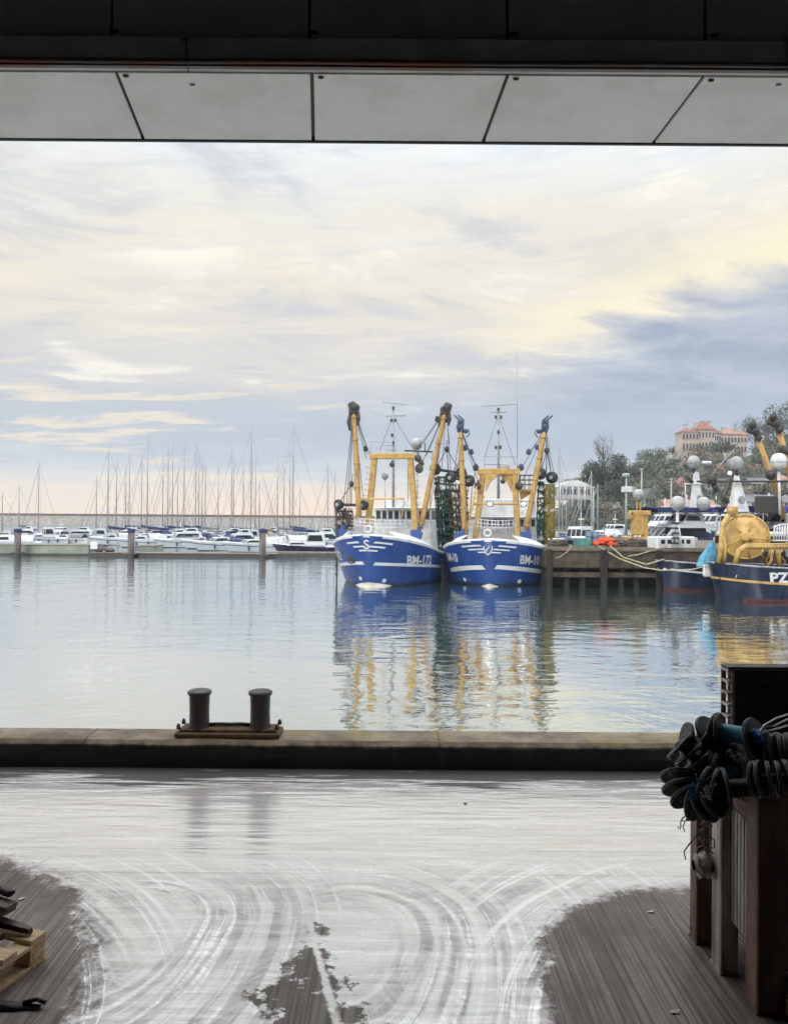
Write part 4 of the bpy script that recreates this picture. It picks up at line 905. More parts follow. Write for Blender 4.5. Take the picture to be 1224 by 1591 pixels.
# things lying on the jetty
mb = MB(); lump_pile(mb, (0,0,.05), 1.9, 1, .45, 26, .28, 2); simple('net_heap', 'bright orange heap of netting on the jetty edge', 'net heap', mb, M['orange'], (jt(932), JY+1.6, JZ+.05))
M['tealcrate'] = mat('teal_tarpaulin', S(92,150,142), 0.7, col2=S(70,120,116), nscale=3, bump=.3, bscale=5)
def crate(name, label, px, w, d, h, m, dy, cat='crate'):
    t = thing(name, label, cat, (jt(px, dy), JY+dy, JZ+.05)); mb = MB(); th = .06
    mb.box((0,0,th/2), (w,d,th)); mb.build('base', m, t)
    for sx, sy, bw, bd in ((0,-1,w,th),(0,1,w,th),(-1,0,th,d-2*th),(1,0,th,d-2*th)):
        mb = MB(); mb.box((sx*(w/2-th/2), sy*(d/2-th/2), h/2), (bw, bd, h), bev=.015)
        for k in range(4): mb.box((sx*(w/2+.01)+(0 if sx else (k-1.5)*w/4.4), sy*(d/2+.01)+(0 if sy else (k-1.5)*d/4.4), h/2), (.07 if not sx else .03, .07 if not sy else .03, h*.9))
        mb.build('side', m, t)
    mb = MB(); mb.box((0,0,h-.02), (w+.06, d+.06, .06), bev=.02); mb.build('lid', m, t)
    return t
crate('fish_bin', 'pale teal bin on the jetty left of the orange net heap', 904, 1.1, 1.0, .62, M['tealcrate'], 2.2, 'bin')
M['bluegrey'] = mat('blue_grey_barrel', S(106,128,150), .5, col2=S(80,98,120), nscale=3)
for px, lb in ((914, 'blue grey barrel behind the orange net heap, nearer the teal bin'), (924, 'blue grey barrel behind the orange net heap, the right of the pair')):
    t = thing('barrel', lb, 'barrel', (jt(px, 4), JY+4, JZ+.05), 0, 'barrels on the jetty')
    mb = MB(); mb.lathe([(.24,0),(.27,.03),(.27,.33),(.29,.36),(.27,.39),(.27,.68),(.29,.71),(.27,.74),(.27,1.05),(.24,1.08)], (0,0,0), seg=16); mb.build('drum_body', M['bluegrey'], t)
    mb = MB(); mb.lathe([(.27,1.06),(.28,1.08),(.27,1.12),(.05,1.12)], (0,0,0), seg=16); mb.build('lid', M['grey'], t)
M['rock'] = concrete_mat('rough_rock', S(92,82,70), S(52,48,44), None, 2, 1.0)
def boulder(px, w, h, lb, seed, nm='rope_heap', cat='rope heap', dy=1.6, m='rock'):
    mb = MB(); rn = random.Random(seed); rows = []
    for j in range(8):
        t = j/7*pi*.55; rows.append([(cos(2*pi*i/16)*w/2*cos(t*.9)*(1+.2*mnoise.noise(Vector((i*.7, j, seed)))), sin(2*pi*i/16)*.6*cos(t*.9), h*sin(t)*(1+.25*mnoise.noise(Vector((i*.5, j*.6, seed+4))))) for i in [k % 16 for k in range(17)]])
    mb.grid(rows, True)
    for k in range(10):
        z0 = h*rn.uniform(.1,.8); s_ = sqrt(max(.1, 1-(z0/h)**2)); mb.path([(cos(a)*w/2*s_*1.05, sin(a)*.62*s_, z0+.1*sin(a*2+k)) for a in [2*pi*i/14 for i in range(15)]], .045, 5)
    simple(nm, lb, cat, mb, M[m], (jt(px, dy), JY+dy, JZ+.05))
boulder(958, 1.5, .62, 'dark coiled net heap beside the orange netting on the jetty', 4)
boulder(988, 1.9, .66, 'brown coiled net heap against the square concrete block', 9)
mb = MB(); lump_pile(mb, (0,0,.3), 1.7, .8, .4, 14, .22, 6); simple('float_heap', 'pile of white floats on top of the dark net heap', 'floats', mb, M['white'], (jt(955, 2.6), JY+3.0, JZ+.35))
mb = MB(); mb.box((0,0,.36), (1.75,1.2,.72), bev=.05); simple('concrete_block', 'square grey brown concrete block standing on the jetty', 'block', mb, M['jetty'], (jt(1022), JY+2.0, JZ+.05))
mb = MB(); mb.box((0,0,.4), (.3,.8,.8), bev=.04); mb.box((0,-.1,.84), (.4,.9,.08), bev=.03); simple('fender_post', 'dark upright fender board beside the concrete block', 'post', mb, M['timber'], (jt(1039), JY+2.0, JZ+.05))

boulder(866, 1.5, .5, 'dark heap of old netting at the left end of the jetty top', 14)
mb = MB(); lump_pile(mb, (0,0,.05), 2.4, .8, .35, 22, .2, 31); simple('gear_heap', 'low heap of grey green gear between the teal bin and the jetty end', 'gear heap', mb, M['slate2'], (jt(884, 4), JY+4, JZ+.05))
for px_, h_, lb_ in ((937, 1.3, 'thin upright stake behind the orange net heap'), (1010, 1.5, 'thin upright stake at the left edge of the concrete block'), (878, 1.2, 'thin upright stake near the jetty end')):
    mb = MB(); mb.tube((0,0,0), (.05,0,h_), .05, seg=6); mb.box((.05,0,h_), (.16,.16,.1), bev=.03); simple('stake', lb_, 'stake', mb, M['galv0'], (jt(px_, 4.5), JY+4.5, JZ+.05), 'stakes on the jetty')
for px_, lb_ in ((947, 'small coil of yellow rope behind the first dark net heap'), (1001, 'small coil of yellow rope left of the concrete block')):
    mb = MB(); mb.path([(.38*cos(t_)*(1+.05*sin(t_*3.3)), .3*sin(t_), .06+.02*t_) for t_ in [.45*i for i in range(60)]], .05, 5); simple('rope_coil', lb_, 'rope coil', mb, M['rope'], (jt(px_, 3.4), JY+3.4, JZ+.05), 'rope coils on the jetty')
# ---------- mooring ropes ----------
def rope(label, pts, r=.045, sag=0.0, m='rope'):
    P = [at(*p) for p in pts]; out = []
    for i in range(len(P)-1):
        c = catenary(P[i], P[i+1], sag*(P[i+1]-P[i]).length/10, 8); out += c if i == 0 else c[1:]
    mb = MB(); mb.path([p for p in out], r, 6); o = mb.build('mooring_rope', M[m]); tag(o, label, 'rope', 'ropes mooring the boats to the jetty')
rope('pale rope sagging from the ochre net to the jetty top right of the block', [(852, 856, 60), (900, 865, 59), (950, 868, 57), (990, 862, 56.4), (1036, 848, 56.6)])
rope('pale rope curving from the orange net heap down to the navy hulled boat', [(928, 848, 56.6), (962, 868, 56), (1000, 882, 54.5), (1026, 886, 53.5), (1075, 885, 52), (1108, 876, 50.5)])
rope('thin pale rope from the dark net heap to the bow of the navy hulled boat', [(947, 848, 56.5), (968, 866, 56), (1004, 877, 55), (1031, 869, 54.6)])
rope('thin rope drooping at the left end of the jetty', [(855, 867, 57.0), (868, 866, 56.4), (880, 858, 56.3), (888, 848, 56.6)], .03)

# =================== NAVY BOATS ON THE RIGHT ===================
def small_hull(root, H, m1, m2, boot, name='hull'):
    mb = MB(); H.mesh(mb, boot=boot); return mb.build(name, [m1, m2], root)
# the smaller navy hull with a white stripe: bow to the left
def navy_boat():
    base = onz(1028, 918, 0); a = radians(68); t = thing('moored_boat', 'navy hulled boat with a white stripe lying between the jetty and the yellow drum', 'fishing boat', (base.x, base.y+.4, 0), a*-1)
    H = Hull(L=9, B=3.6, Hb=2.15, Hm=1.75, rake=.35, Lent=2.6, q=2.1, sheerL=7, wl=.92, fine=.4)
    small_hull(t, H, M['navyhull'], M['redpaint'], .2)
    for side in (-1, 1):
        mb = MB(); H.ribbon(mb, side, .12, 8.9, lambda s: H.top(s)-.62-.03*s, lambda s: H.top(s)-.50-.03*s, .04); mb.build('white_stripe', M['white'], t)
        mb = MB(); mb.path([H.pt(side, .05+s*.5, H.top(s*.5)) for s in range(18)], .06, 6); mb.build('gunwale', M['grey'], t)
    mb = MB(); mb.grid([[(-H.width(s,1.4)*.95, s, 1.5), (H.width(s,1.4)*.95, s, 1.5)] for s in (.3,1,2,4,6,8.9)], False); mb.build('deck', M['grey'], t)
    # tripod mast carrying a globe dome
    M['stripe'] = M['dark']
    inv = inv_of(t.location, -a)
    c = inv @ at(1051, 850, base.y+1.4); top = inv @ at(1052, 790, base.y+1.4)
    mb = MB(); mb.path([c, top], [.14, .10], 8); mb.tube(c+Vector((.5,0,0)), top-Vector((0,0,.6)), .05, seg=5); mb.tube(c-Vector((.5,0,0)), top-Vector((0,0,.6)), .05, seg=5); ms = mb.build('mast', M['white'], t)
    for k in range(5): mb = MB(); mb.box(c.lerp(top, .1+.13*k)+Vector((-.05,-.12,0)), (.5,.3,.14), bev=.02); mb.build('ladder_step', M['dark'], ms)
    radar(t, inv @ at(1052, 781, base.y+1.4), .50)
    q0 = inv @ at(1042, 850, base.y+3); mb = MB(); mb.box(q0+Vector((1.1*cos(a)*0,0,.3)), (1.2,3.6,1.0), bev=.08); wh = mb.build('deck_house', M['white'], t)
    mb = MB()
    for k in range(5): mb.box(q0+Vector((.605, -1.3+.6*k, .42)), (.03,.36,.3))
    for k in range(5): mb.box(q0+Vector((-.605, -1.3+.6*k, .42)), (.03,.36,.3))
    mb.build('cabin_windows', M['glass'], wh)
navy_boat()

def drum_boat():
    base = onz(1117, 931, 0); Yb = base.y; loc = Vector((base.x, Yb, 0)); a = radians(-77)
    t = thing('net_drum_trawler', 'navy trawler lettered PZ with a yellow stripe carrying a big yellow net drum', 'fishing boat', loc, a)
    inv = inv_of(loc, a)
    def Lq(px, py, dy): return inv @ at(px, py, Yb+dy)
    H = Hull(L=19, B=5.2, Hb=2.3, Hm=2.0, rake=.25, Lent=1.9, q=2.6, sheerL=8, wl=.95, fine=.25)
    small_hull(t, H, M['navyhull'], M['redpaint'], .12)
    for side in (-1, 1):
        mb = MB(); H.ribbon(mb, side, .02, 18.5, lambda s: H.top(s)-1.02-.010*s, lambda s: H.top(s)-.88-.010*s, .06, 60); mb.build('yellow_stripe', M['yellow'], t)
        mb = MB(); mb.path([H.pt(side, .02+s*.4, H.top(s*.4)) for s in range(46)], .06, 6); mb.build('bulwark_cap', M['grey'], t)
        for k in range(12):
            mb = MB(); mb.path([H.pt(side, 2.6+k*1.25, .25, .05), H.pt(side, 2.9+k*1.25, .95, .05)], .035, 4); mb.build('hull_rib', M['navyhull'], t)
    mb = MB(); mb.grid([[(-H.width(s,1.2)*.96, s, 1.15), (H.width(s,1.2)*.96, s, 1.15)] for s in (.3,1,2,5,10,18.8)], False); mb.build('deck', M['dark'], t)
    # find the camera-facing side and letter it
    W = inv.inverted(); side = 1 if (W @ H.pt(1, 5, 1.5)).y < (W @ H.pt(-1, 5, 1.5)).y else -1
    def s_at(px, z):
        return min((abs(pix(W @ H.pt(side, s, z))[0]-px), s) for s in [.3+.05*i for i in range(300)])[1]
    s0, s1 = s_at(1196, 1.4), s_at(1225, 1.4); mb = MB(); H.textmap(mb, 'PZ', .86, side, min(s0, s1), max(s0, s1), 1.27, 0, .03)
    mb.build('registration_letters', M['white'], t)
    s2, s3 = s_at(1121, 1.6), s_at(1127, 1.6); mb = MB(); mb.path([H.pt(side, s2, 1.65, .05), H.pt(side, (s2*.7+s3*.3), 1.45, .05), H.pt(side, (s2+s3)/2, 1.6, .05), H.pt(side, (s2*.3+s3*.7), 1.45, .05), H.pt(side, s3, 1.65, .05)], .035, 4); mb.build('hull_mark', M['white'], t)
    # net drum
    C0 = Lq(1157, 834, 1.8); ax = (inv.to_3x3() @ Vector((-.38, -1, .05))).normalized()
    def ringp(r, h, n=40): 
        u = ax.cross(Vector((0,0,1))).normalized(); v = ax.cross(u); return [C0+ax*h+u*(r*cos(2*pi*i/n))+v*(r*sin(2*pi*i/n)) for i in range(n+1)]
    mb = MB(); mb.lathe([(1.44,-1.7),(1.5,-1.68),(1.5,-1.6),(.9,-1.55),(.9,-.1),(1.5,-.06),(1.53,0),(1.5,.05),(1.42,.07),(1.38,.05),(1.2,.16),(.8,.26),(.35,.30),(.34,.40),(.2,.42)], C0, ax, 44); dr = mb.build('net_drum', M['yellow'], t)
    mb = MB(); u = ax.cross(Vector((0,0,1))).normalized(); v = ax.cross(u)
    for k in range(5): a_ = .5+2*pi*k/5; mb.tube(C0+ax*.30+(u*cos(a_)+v*sin(a_))*.3, C0+ax*.08+(u*cos(a_)+v*sin(a_))*1.40, .075, seg=6)
    mb.build('drum_spoke', M['yellow'], dr)
    mb = MB(); [mb.ball(C0+ax*.10+(u*cos(q_)+v*sin(q_))*1.30, .05, 6, 4) for q_ in [2*pi*i/22 for i in range(22)]]; mb.build('rim_bolts', M['yelrust'], dr)
    mb = MB(); mb.path([p+ax*.05 for p in ringp(1.46, 0)], .07, 6); mb.build('drum_rim', M['yellow'], dr)
    mb = MB(); mb.path([C0+ax*.24+u*(-.62+.34*cos(b_))+v*(.15+.34*sin(b_)) for b_ in [-1.2+.35*i for i in range(12)]], .08, 6); mb.box(C0+ax*.28+u*(-.25)+v*.1, (.5,.3,.22), bev=.04); mb.build('drive_housing', M['yelrust'], dr)
    def bar(pts, r, nm='drum_frame', m='yellow', dy=.6): mb = MB(); mb.path([Lq(px, py, dy) for px, py in pts], r, 8); mb.build(nm, M[m], t)
    bar([(1132, 800), (1122, 815), (1120, 845), (1116, 878)], .17); bar([(1122, 832), (1126, 852), (1124, 878)], .13)
    bar([(1226, 849), (1180, 849), (1157, 849), (1147, 856), (1141, 880)], .19, dy=.2); bar([(1226, 845), (1160, 846)], .06, dy=.1)
    bar([(1136, 800), (1136, 788)], .22); bar([(1195, 850), (1198, 870), (1190, 882)], .10, dy=.8); bar([(1207, 852), (1210, 880)], .14, dy=.8)
    mb = MB(); mb.box(Lq(1137, 795, .9), (.55,.6,.75), Euler((0,0,-a)), bev=.06); mb.build('winch_head', M['yelrust'], t)
    # white slatted guard on the right
    for k in range(7):
        mb = MB(); mb.path([Lq(1203+k*4, 816, 1.5), Lq(1201+k*4, 840, 1.5)], .05, 5); mb.build('guard_bar', M['white'], t)
    mb = MB(); mb.path([Lq(1200, 820, 1.5), Lq(1212, 815, 1.5), Lq(1232, 815, 1.5)], .06, 5); mb.path([Lq(1198, 840, 1.5), Lq(1232, 840, 1.5)], .06, 5); mb.build('guard_frame', M['white'], t)
    # hoses tangled under the drum
    rn = random.Random(8); 
    for k in range(7):
        x0 = 1185+k*5; mb = MB(); mb.path([Lq(x0, 852, 1.2), Lq(x0+rn.uniform(-6,6), 862, 1.0), Lq(x0+rn.uniform(-6,6), 872, 1.1), Lq(x0+rn.uniform(-3,3), 884, 1.2)], .06, 5); mb.build('hydraulic_hose', M[rn.choice(['yelrust','dark','net_brown','yellow'])], t)
    # wheelhouse behind (white) with navy awning
    mb = MB(); c = Lq(1240, 806, 4.6); mb.box(c+Vector((0,2.2,-1.2)), (3.2,4,3.2), bev=.1); wh = mb.build('wheelhouse', M['grey'], t)
    mb = MB(); mb.box(c+Vector((0,2.2,-.35)), (3.26,3.6,.7)); mb.build('wheelhouse_windows', M['glass'], wh)
drum_boat()
# blue tarpaulin bundle hanging at the drum boat's shoulder
M['cyan'] = mat('sky_blue_tarpaulin', S(98,160,190), .7, col2=S(70,128,160), nscale=3, bump=.5, bscale=4)
mb = MB(); rows = []
for j in range(9):
    t_ = j/8; rows.append([at(1103+5*t_*0-8*t_+(4+11*min(1, t_*1.6))*cos(2*pi*i/14)*.95+4*(1-t_), 842+38*t_, 51.8+.35*sin(2*pi*i/14)+.08*sin(i*3+j)) for i in range(15)])
mb.grid(rows, True); o = mb.build('tarpaulin', M['cyan']); tag(o, 'sky blue tarpaulin bundle hanging between the two navy hulls', 'tarpaulin')
mb = MB(); mb.box(at(1098, 887, 51.3), (.55,.35,.8), bev=.1); mb.box(at(1094, 886, 51.25), (.2,.3,.7), bev=.06); o = mb.build('boat_fender', M['whitecloth']); tag(o, 'pale fender hanging below the sky blue tarpaulin', 'fender')

# =================== THINGS BEHIND THE JETTY ===================
# yellow crane pedestal with globe dome
Yc = 72.0; p0 = at(991, 838, Yc); t = thing('yellow_gantry_mast', 'yellow steel mast with a white globe dome behind the brown net heap', 'mast', (p0.x, Yc, 0)); inv = inv_of((p0.x, Yc, 0), 0)
def LC(px, py, d=0): return inv @ at(px, py, Yc+d)
mb = MB(); q = LC(990, 815); mb.box(q, (1.1,.8,2.0), bev=.08); mb.box(LC(1001, 815), (.5,.6,2.4), bev=.05); mb.build('housing', M['yellow'], t)
mb = MB(); mb.box(LC(993, 797), (1.9,.9,.45), bev=.06); mb.box(LC(979, 801), (.35,.9,.7), bev=.06); mb.build('top_arm', M['yellow'], t)
for px in (989, 994): mb = MB(); mb.tube(LC(px, 800), LC(px, 776), .09, seg=8); mb.build('dome_post', M['yelrust'], t)
radar(t, LC(991.5, 768), .50)
mb = MB(); mb.path([LC(982, 836), LC(984, 820), LC(990, 812)], .12, 6); mb.box(LC(990, 838), (2.6,1.2,.5), bev=.05); mb.build('base_frame', M['yelrust'], t)

# lamp posts
M['galv'] = mat('galvanised_steel', S(168,182,176), .5, col2=S(140,150,146), nscale=4)
def lamp_post(px, ytop, ybot, Y, label, kind):
    p = at(px, ybot, Y); t = thing('street_lamp', label, 'street lamp', (p.x, Y, p.z)); h = at(px, ytop, Y).z-p.z
    mb = MB(); mb.path([(0,0,0), (0,0,h)], [.15,.08], 8); mb.build('post', M['galv'], t)
    mb = MB()
    if kind == 0: mb.box((-.05,0,h), (.7,.5,.35), bev=.08)
    else: mb.box((0,0,h+.05), (.35,.3,.2), bev=.05)
    mb.build('lamp_head', M['galv'], t)
    if kind == 0: mb = MB(); mb.box((0,-.15,h*.76), (1.1,.2,.6), bev=.05); mb.build('sign_box', M['white'], t)
lamp_post(972, 738, 832, 80, 'pale green lamp post with a white box between trees and the yellow mast', 0)
lamp_post(996, 730, 790, 95, 'plain white pole rising behind the globe dome of the yellow mast', 1)
lamp_post(1042, 745, 800, 110, 'short pale pole left of the white radar towers', 1)
lamp_post(921, 758, 828, 100, 'slim white pole behind the blue grey barrels', 1)
# =================== HILL ON THE RIGHT ===================
RP = [(780, 814), (840, 808), (862, 798), (880, 782), (905, 765), (935, 750), (975, 748), (1000, 738), (1040, 726), (1075, 718), (1120, 713), (1165, 708), (1224, 694), (1350, 665), (1600, 645), (2400, 645)]
def ridge_y(px):
    for (a_, ya), (b_, yb) in zip(RP, RP[1:]):
        if a_ <= px <= b_: t = (px-a_)/(b_-a_); t = t*t*(3-2*t); return ya+(yb-ya)*t
    return RP[0][1] if px < RP[0][0] else RP[-1][1]
def hill_z(px, d):
    top = CAMZ+(808-ridge_y(px))*400/F; t = max(0, min(1, (d-185)/(385-185))); t = t*t*(3-2*t)
    n_ = mnoise.noise(Vector((px*.02, d*.015, 0)))*2.5*t
    return 1.8+(top-1.8)*t*.98+n_ if d <= 400 else max(2, (1.8+(top-1.8)*.98+n_)*(1-max(0, d-520)/500))
def hp(px, d): return Vector(((px-CX)/F*d, d, hill_z(px, d)))
mb = MB(); mb.grid([[hp(px, d) for px in range(800, 2400, 14)] for d in (184.9, 186, 200, 215, 230, 245, 260, 280, 300, 320, 340, 355, 370, 385, 400, 430, 480, 560, 700)], True)
M['scrub'] = mat('hillside_scrub', S(48,56,42), 0.95, col2=S(76,76,60), nscale=.06, bump=1.0, bscale=.6)
struct('hill', mb, M['scrub'])
mb = MB(); mb.grid([[(at(px, 804, d).x, d, z) for px in (838, 1000, 1300, 2200)] for d, z in ((184, -1), (184.0, 1.75), (186, 1.85), (240, 1.9))], False)
struct('far_quay', mb, concrete_mat('far_quay_stone', S(150,140,122), S(176,166,148), None, .3, .2))

def leaf_mat(name, c1, c2):
    m = bpy.data.materials.new(name); m.use_nodes = True; n = NT(m.node_tree); b = n.n['Principled BSDF']
    co = n.new('ShaderNodeTexCoord').outputs['Object']
    n.put(n.mix(n.ss(n.noise(co, .35, 4, .7), .36, .64), c1, c2), b.inputs['Base Color']); b.inputs['Roughness'].default_value = .85; return m
M['leafdk'] = leaf_mat('evergreen_leaves', S(26,36,28), S(54,66,46))
M['leafmd'] = leaf_mat('dull_green_leaves', S(42,52,36), S(78,84,56))
M['leafbr'] = leaf_mat('winter_brown_leaves', S(66,62,50), S(98,90,72))
M['bark'] = mat('bark', S(78,70,62), .9)
def leafq(mb, rn, c, s):
    u = Vector((rn.gauss(0,1), rn.gauss(0,1), rn.gauss(0,1))).normalized(); v = u.orthogonal().normalized()
    a = mb.V(c+u*s); b = mb.V(c+v*s*.6); d_ = mb.V(c-u*s); e_ = mb.V(c-v*s*.6); mb.Fc([a, b, d_, e_])
def crown(mb, rn, c, r, h, n, s):
    lob = [(c+Vector((rn.uniform(-.6,.6)*r, rn.uniform(-.6,.6)*r, rn.uniform(-.35,.45)*h)), rn.uniform(.32,.6)) for _ in range(9)]
    for i in range(n):
        lc, lr = rn.choice(lob); d = Vector((rn.gauss(0,1), rn.gauss(0,1), rn.gauss(0,1))).normalized()*(rn.random()**.4)
        leafq(mb, rn, lc+Vector((d.x*r*lr, d.y*r*lr, d.z*h*lr*.8)), s*rn.uniform(.6,1.3))
def tree(label, px, d, r, h, m, n=700, s=.55, group='trees on the hillside', bare=False):
    p = hp(px, d); rn = random.Random(int(px*7+d)); t = thing('tree', label, 'tree', p, 0, group)
    mb = MB(); mb.path([(0,0,-1), (.1,0,h*.3), (.0,.1,h*.6)], [.4,.3,.12], 6)
    br = []
    for k in range(26 if bare else 6):
        a = rn.uniform(0, 6.28); z0 = h*rn.uniform(.25,.6); e1 = Vector((cos(a)*r*rn.uniform(.3,.7), sin(a)*r*.5, z0+h*rn.uniform(.15,.35))); br.append(e1); mb.path([(0,0,z0), e1*.5+Vector((0,0,z0*.5)), e1], [.16,.1,.06], 4)
        if bare:
            for j in range(6): e2 = e1+Vector((rn.uniform(-.35,.35)*r, rn.uniform(-.3,.3)*r, rn.uniform(0,.25)*h)); mb.path([e1*.8+Vector((0,0,z0*.2)), e1, e2], [.08,.06,.03], 3)
    mb.build('trunk', M['bark'], t)
    if not bare: mb = MB(); crown(mb, rn, Vector((0,0,h*.6)), r, h*.62, n, s); mb.build('crown', M[m], t)
T_ = [('large dark evergreen tree rising left of the hill, the tallest of its clump', 943, 300, 9.5, 15, 'leafdk', 1500),
 ('dark rounded tree at the left foot of the large evergreen', 925, 295, 6, 12, 'leafdk', 900),
 ('dark bushy tree between the large evergreen and the lamp post', 962, 292, 6.5, 13, 'leafdk', 1000),
 ('low dark tree below the large evergreen tree', 948, 262, 8, 10, 'leafdk', 900),
 ('dull green tree just right of the lamp post head', 985, 330, 6.5, 9, 'leafmd', 700),
 ('rounded green tree on the ridge left of the mansion terrace', 1012, 372, 9, 9, 'leafmd', 800),
 ('spreading green tree below the mansion terrace wall', 1038, 365, 8, 9, 'leafmd', 800),
 ('brownish bush at the foot of the mansion facade', 1088, 338, 8, 8, 'leafbr', 700),
 ('dark shrub below the middle of the mansion', 1120, 334, 8, 8, 'leafdk', 700),
 ('dense dark tree right of the mansion on the skyline', 1192, 372, 11, 17, 'leafdk', 1200),
 ('tall dark tree at the right edge behind the yellow derricks', 1228, 360, 12, 22, 'leafdk', 1200),
 ('dark layered tree behind the pink roofed mansion wing', 1200, 402, 9, 24, 'leafdk', 700)]
for lb, px, d, r, h, m, n_ in T_: tree(lb, px, d, r, h, m, n_)
for lb, px, d, r, h in (('bare winter tree behind the right wing of the mansion', 1152, 410, 8, 20), ('wide bare winter tree right of the mansion roof', 1172, 412, 9, 22), ('bare winter tree above the large dark evergreen', 937, 318, 6, 21)): tree(lb, px, d, r, h, '', bare=True)
# woodland cover of the slope, one mass
rn = random.Random(21); mbs = {'leafdk': MB(), 'leafmd': MB(), 'leafbr': MB()}
wood = MB(); 
for i in range(640):
    px = rn.uniform(868, 1420); d = rn.uniform(225, 420) if i < 420 else rn.uniform(192, 270); y_ = pix(hp(px, d))[1]
    if 1050 < px < 1178 and 334 < d < 430: continue
    if px < 900 and d > 250: continue
    wood.mcur = rn.choice([0,1,1,2,2]); r = rn.uniform(3, 6); h = rn.uniform(3.5, 7)
    if i >= 420: r *= .6; h *= .6
    crown(wood, rn, hp(px, d)+Vector((0,0,h*.35)), r, h, 120 if i < 420 else 90, .65 if i < 420 else .42)
wo_ = wood.build('hillside_woodland', [M['leafdk'], M['leafmd'], M['leafbr']]); wo_['kind'] = 'stuff'; wo_['label'] = 'dull green and brown winter scrub and trees covering the harbour hillside'; wo_['category'] = 'woodland'

# ---------- buildings ----------
M['stucco'] = mat('pale_pink_stucco', S(186,172,158), .85, col2=S(162,148,136), nscale=.25)
M['stucgrey'] = mat('pale_grey_render', S(182,180,176), .85, col2=S(160,158,154), nscale=.25)
M['redroof'] = mat('orange_red_roof_tile', S(136,92,80), .85, col2=S(112,78,68), nscale=.5)
M['pinkroof'] = mat('faded_pink_roof_tile', S(160,120,106), .85, col2=S(136,104,92), nscale=.5)
M['slate'] = mat('grey_slate', S(104,104,106), .7, col2=S(86,88,92), nscale=.5)
M['hwin'] = mat('house_window_glass', S(70,76,84), .2)
def block(root, x0, x1, y0, z0, z1, dep, m, roof=None, rm='redroof', rh=2.5, wins=(), cren=False):
    mb = MB(); mb.box(((x0+x1)/2, y0+dep/2, (z0+z1)/2), (x1-x0, dep, z1-z0)); wl = mb.build('wall', M[m], root)
    for (cols, zf, ww, wh) in wins:
        for k in range(cols):
            xx = x0+(x1-x0)*(k+.5)/cols; zz = z0+(z1-z0)*zf
            mb = MB(); mb.box((xx, y0-.0, zz), (ww, .12, wh)); wv = mb.build('window', M['hwin'], root)
            mb = MB(); mb.box((xx, y0-.1, zz-wh/2-.1), (ww*1.3, .25, .16)); mb.build('sill', M['stucgrey'], wv)
    if roof == 'hip':
        mb = MB(); o = .5; a = [Vector((x0-o, y0-o, z1)), Vector((x1+o, y0-o, z1)), Vector((x1+o, y0+dep+o, z1)), Vector((x0-o, y0+dep+o, z1))]; k = min((x1-x0), dep)/2*.8
        r0 = Vector((x0+k, y0+dep/2, z1+rh)); r1 = Vector((x1-k, y0+dep/2, z1+rh)); ids = [mb.V(p) for p in a+[r0, r1]]
        for q in ((0,1,5,4),(1,2,5),(2,3,4,5),(3,0,4),(3,2,1,0)): mb.Fc([ids[i] for i in q])
        mb.build('roof', M[rm], root)
    elif roof == 'gable':
        mb = MB(); o = .4; mb.prism([(x0-o, y0-o, z1), (x1+o, y0-o, z1), ((x0+x1)/2, y0-o, z1+rh)], (0, dep+2*o, 0)); mb.build('roof', M[rm], root)
    elif roof == 'ridge':
        mb = MB(); o = .4; mb.prism([(x0-o, y0-o, z1), (x0-o, y0+dep+o, z1), (x0-o, y0+dep/2, z1+rh)], (x1-x0+2*o, 0, 0)); mb.build('roof', M[rm], root)
    elif roof == 'flat':
        mb = MB(); mb.box(((x0+x1)/2, y0+dep/2, z1+.2), (x1-x0+.6, dep+.6, .4)); mb.build('roof', M[m], root)
    if cren:
        mb = MB(); n_ = int((x1-x0)/1.6)
        for k in range(n_): mb.box((x0+(k+.5)*(x1-x0)/n_, y0+.2, z1+.5), (.8, .5, 1.0))
        mb.build('battlement', M[m], root)
def house_at(name, label, cat, px, ybase, d, rot=0.0):
    p = at(px, ybase, d); return thing(name, label, cat, (p.x, p.y, p.z), rot)
U = 350/F   # metres per photo pixel at the mansion
ms = house_at('mansion', 'large pale pink clifftop mansion with orange red roofs and rows of tall windows', 'mansion', 1110, 712, 350)
def mz(y): return (712-y)*U
def mx_(px): return (px-1110)*U
block(ms, mx_(1059), mx_(1085), 0, -6, mz(671), 9, 'stucco', 'hip', 'redroof', 2.0, wins=((5,.62,.9,3.0), (5,.88,.9,2.4)))
block(ms, mx_(1085.5), mx_(1112), 1.5, -6, mz(667), 11, 'stucco', 'hip', 'redroof', 4.8, wins=((5,.62,.8,2.8), (5,.88,.8,2.2)))
block(ms, mx_(1112.5), mx_(1124), 3, -6, mz(672), 9, 'stucgrey', 'hip', 'redroof', 3.0, wins=((3,.68,.8,2.2), (3,.88,.8,2.0)))
block(ms, mx_(1124.5), mx_(1166), 4, -5, mz(673), 9, 'stucco', 'hip', 'pinkroof', 3.2, wins=((8,.58,.9,2.4), (8,.84,.9,2.0)))
for px, yt in ((1070, 657), (1088, 655), (1108, 652), (1130, 662), (1150, 664)):
    mb = MB(); mb.box((mx_(px), 5, (mz(yt)+mz(674))/2), (1.5,1.5,mz(yt)-mz(674)), bev=.05); mb.box((mx_(px), 5, mz(yt)), (1.9,1.9,.5)); mb.build('chimney', M['stucgrey'], ms)
tw = house_at('terrace_wall', 'low crenellated stone terrace wall left of the mansion', 'wall', 1049, 714, 344)
block(tw, -11*U, 9*U, 0, -4, 7*U, 3, 'stucgrey', wins=((7,.6,.7,1.2),), cren=True)
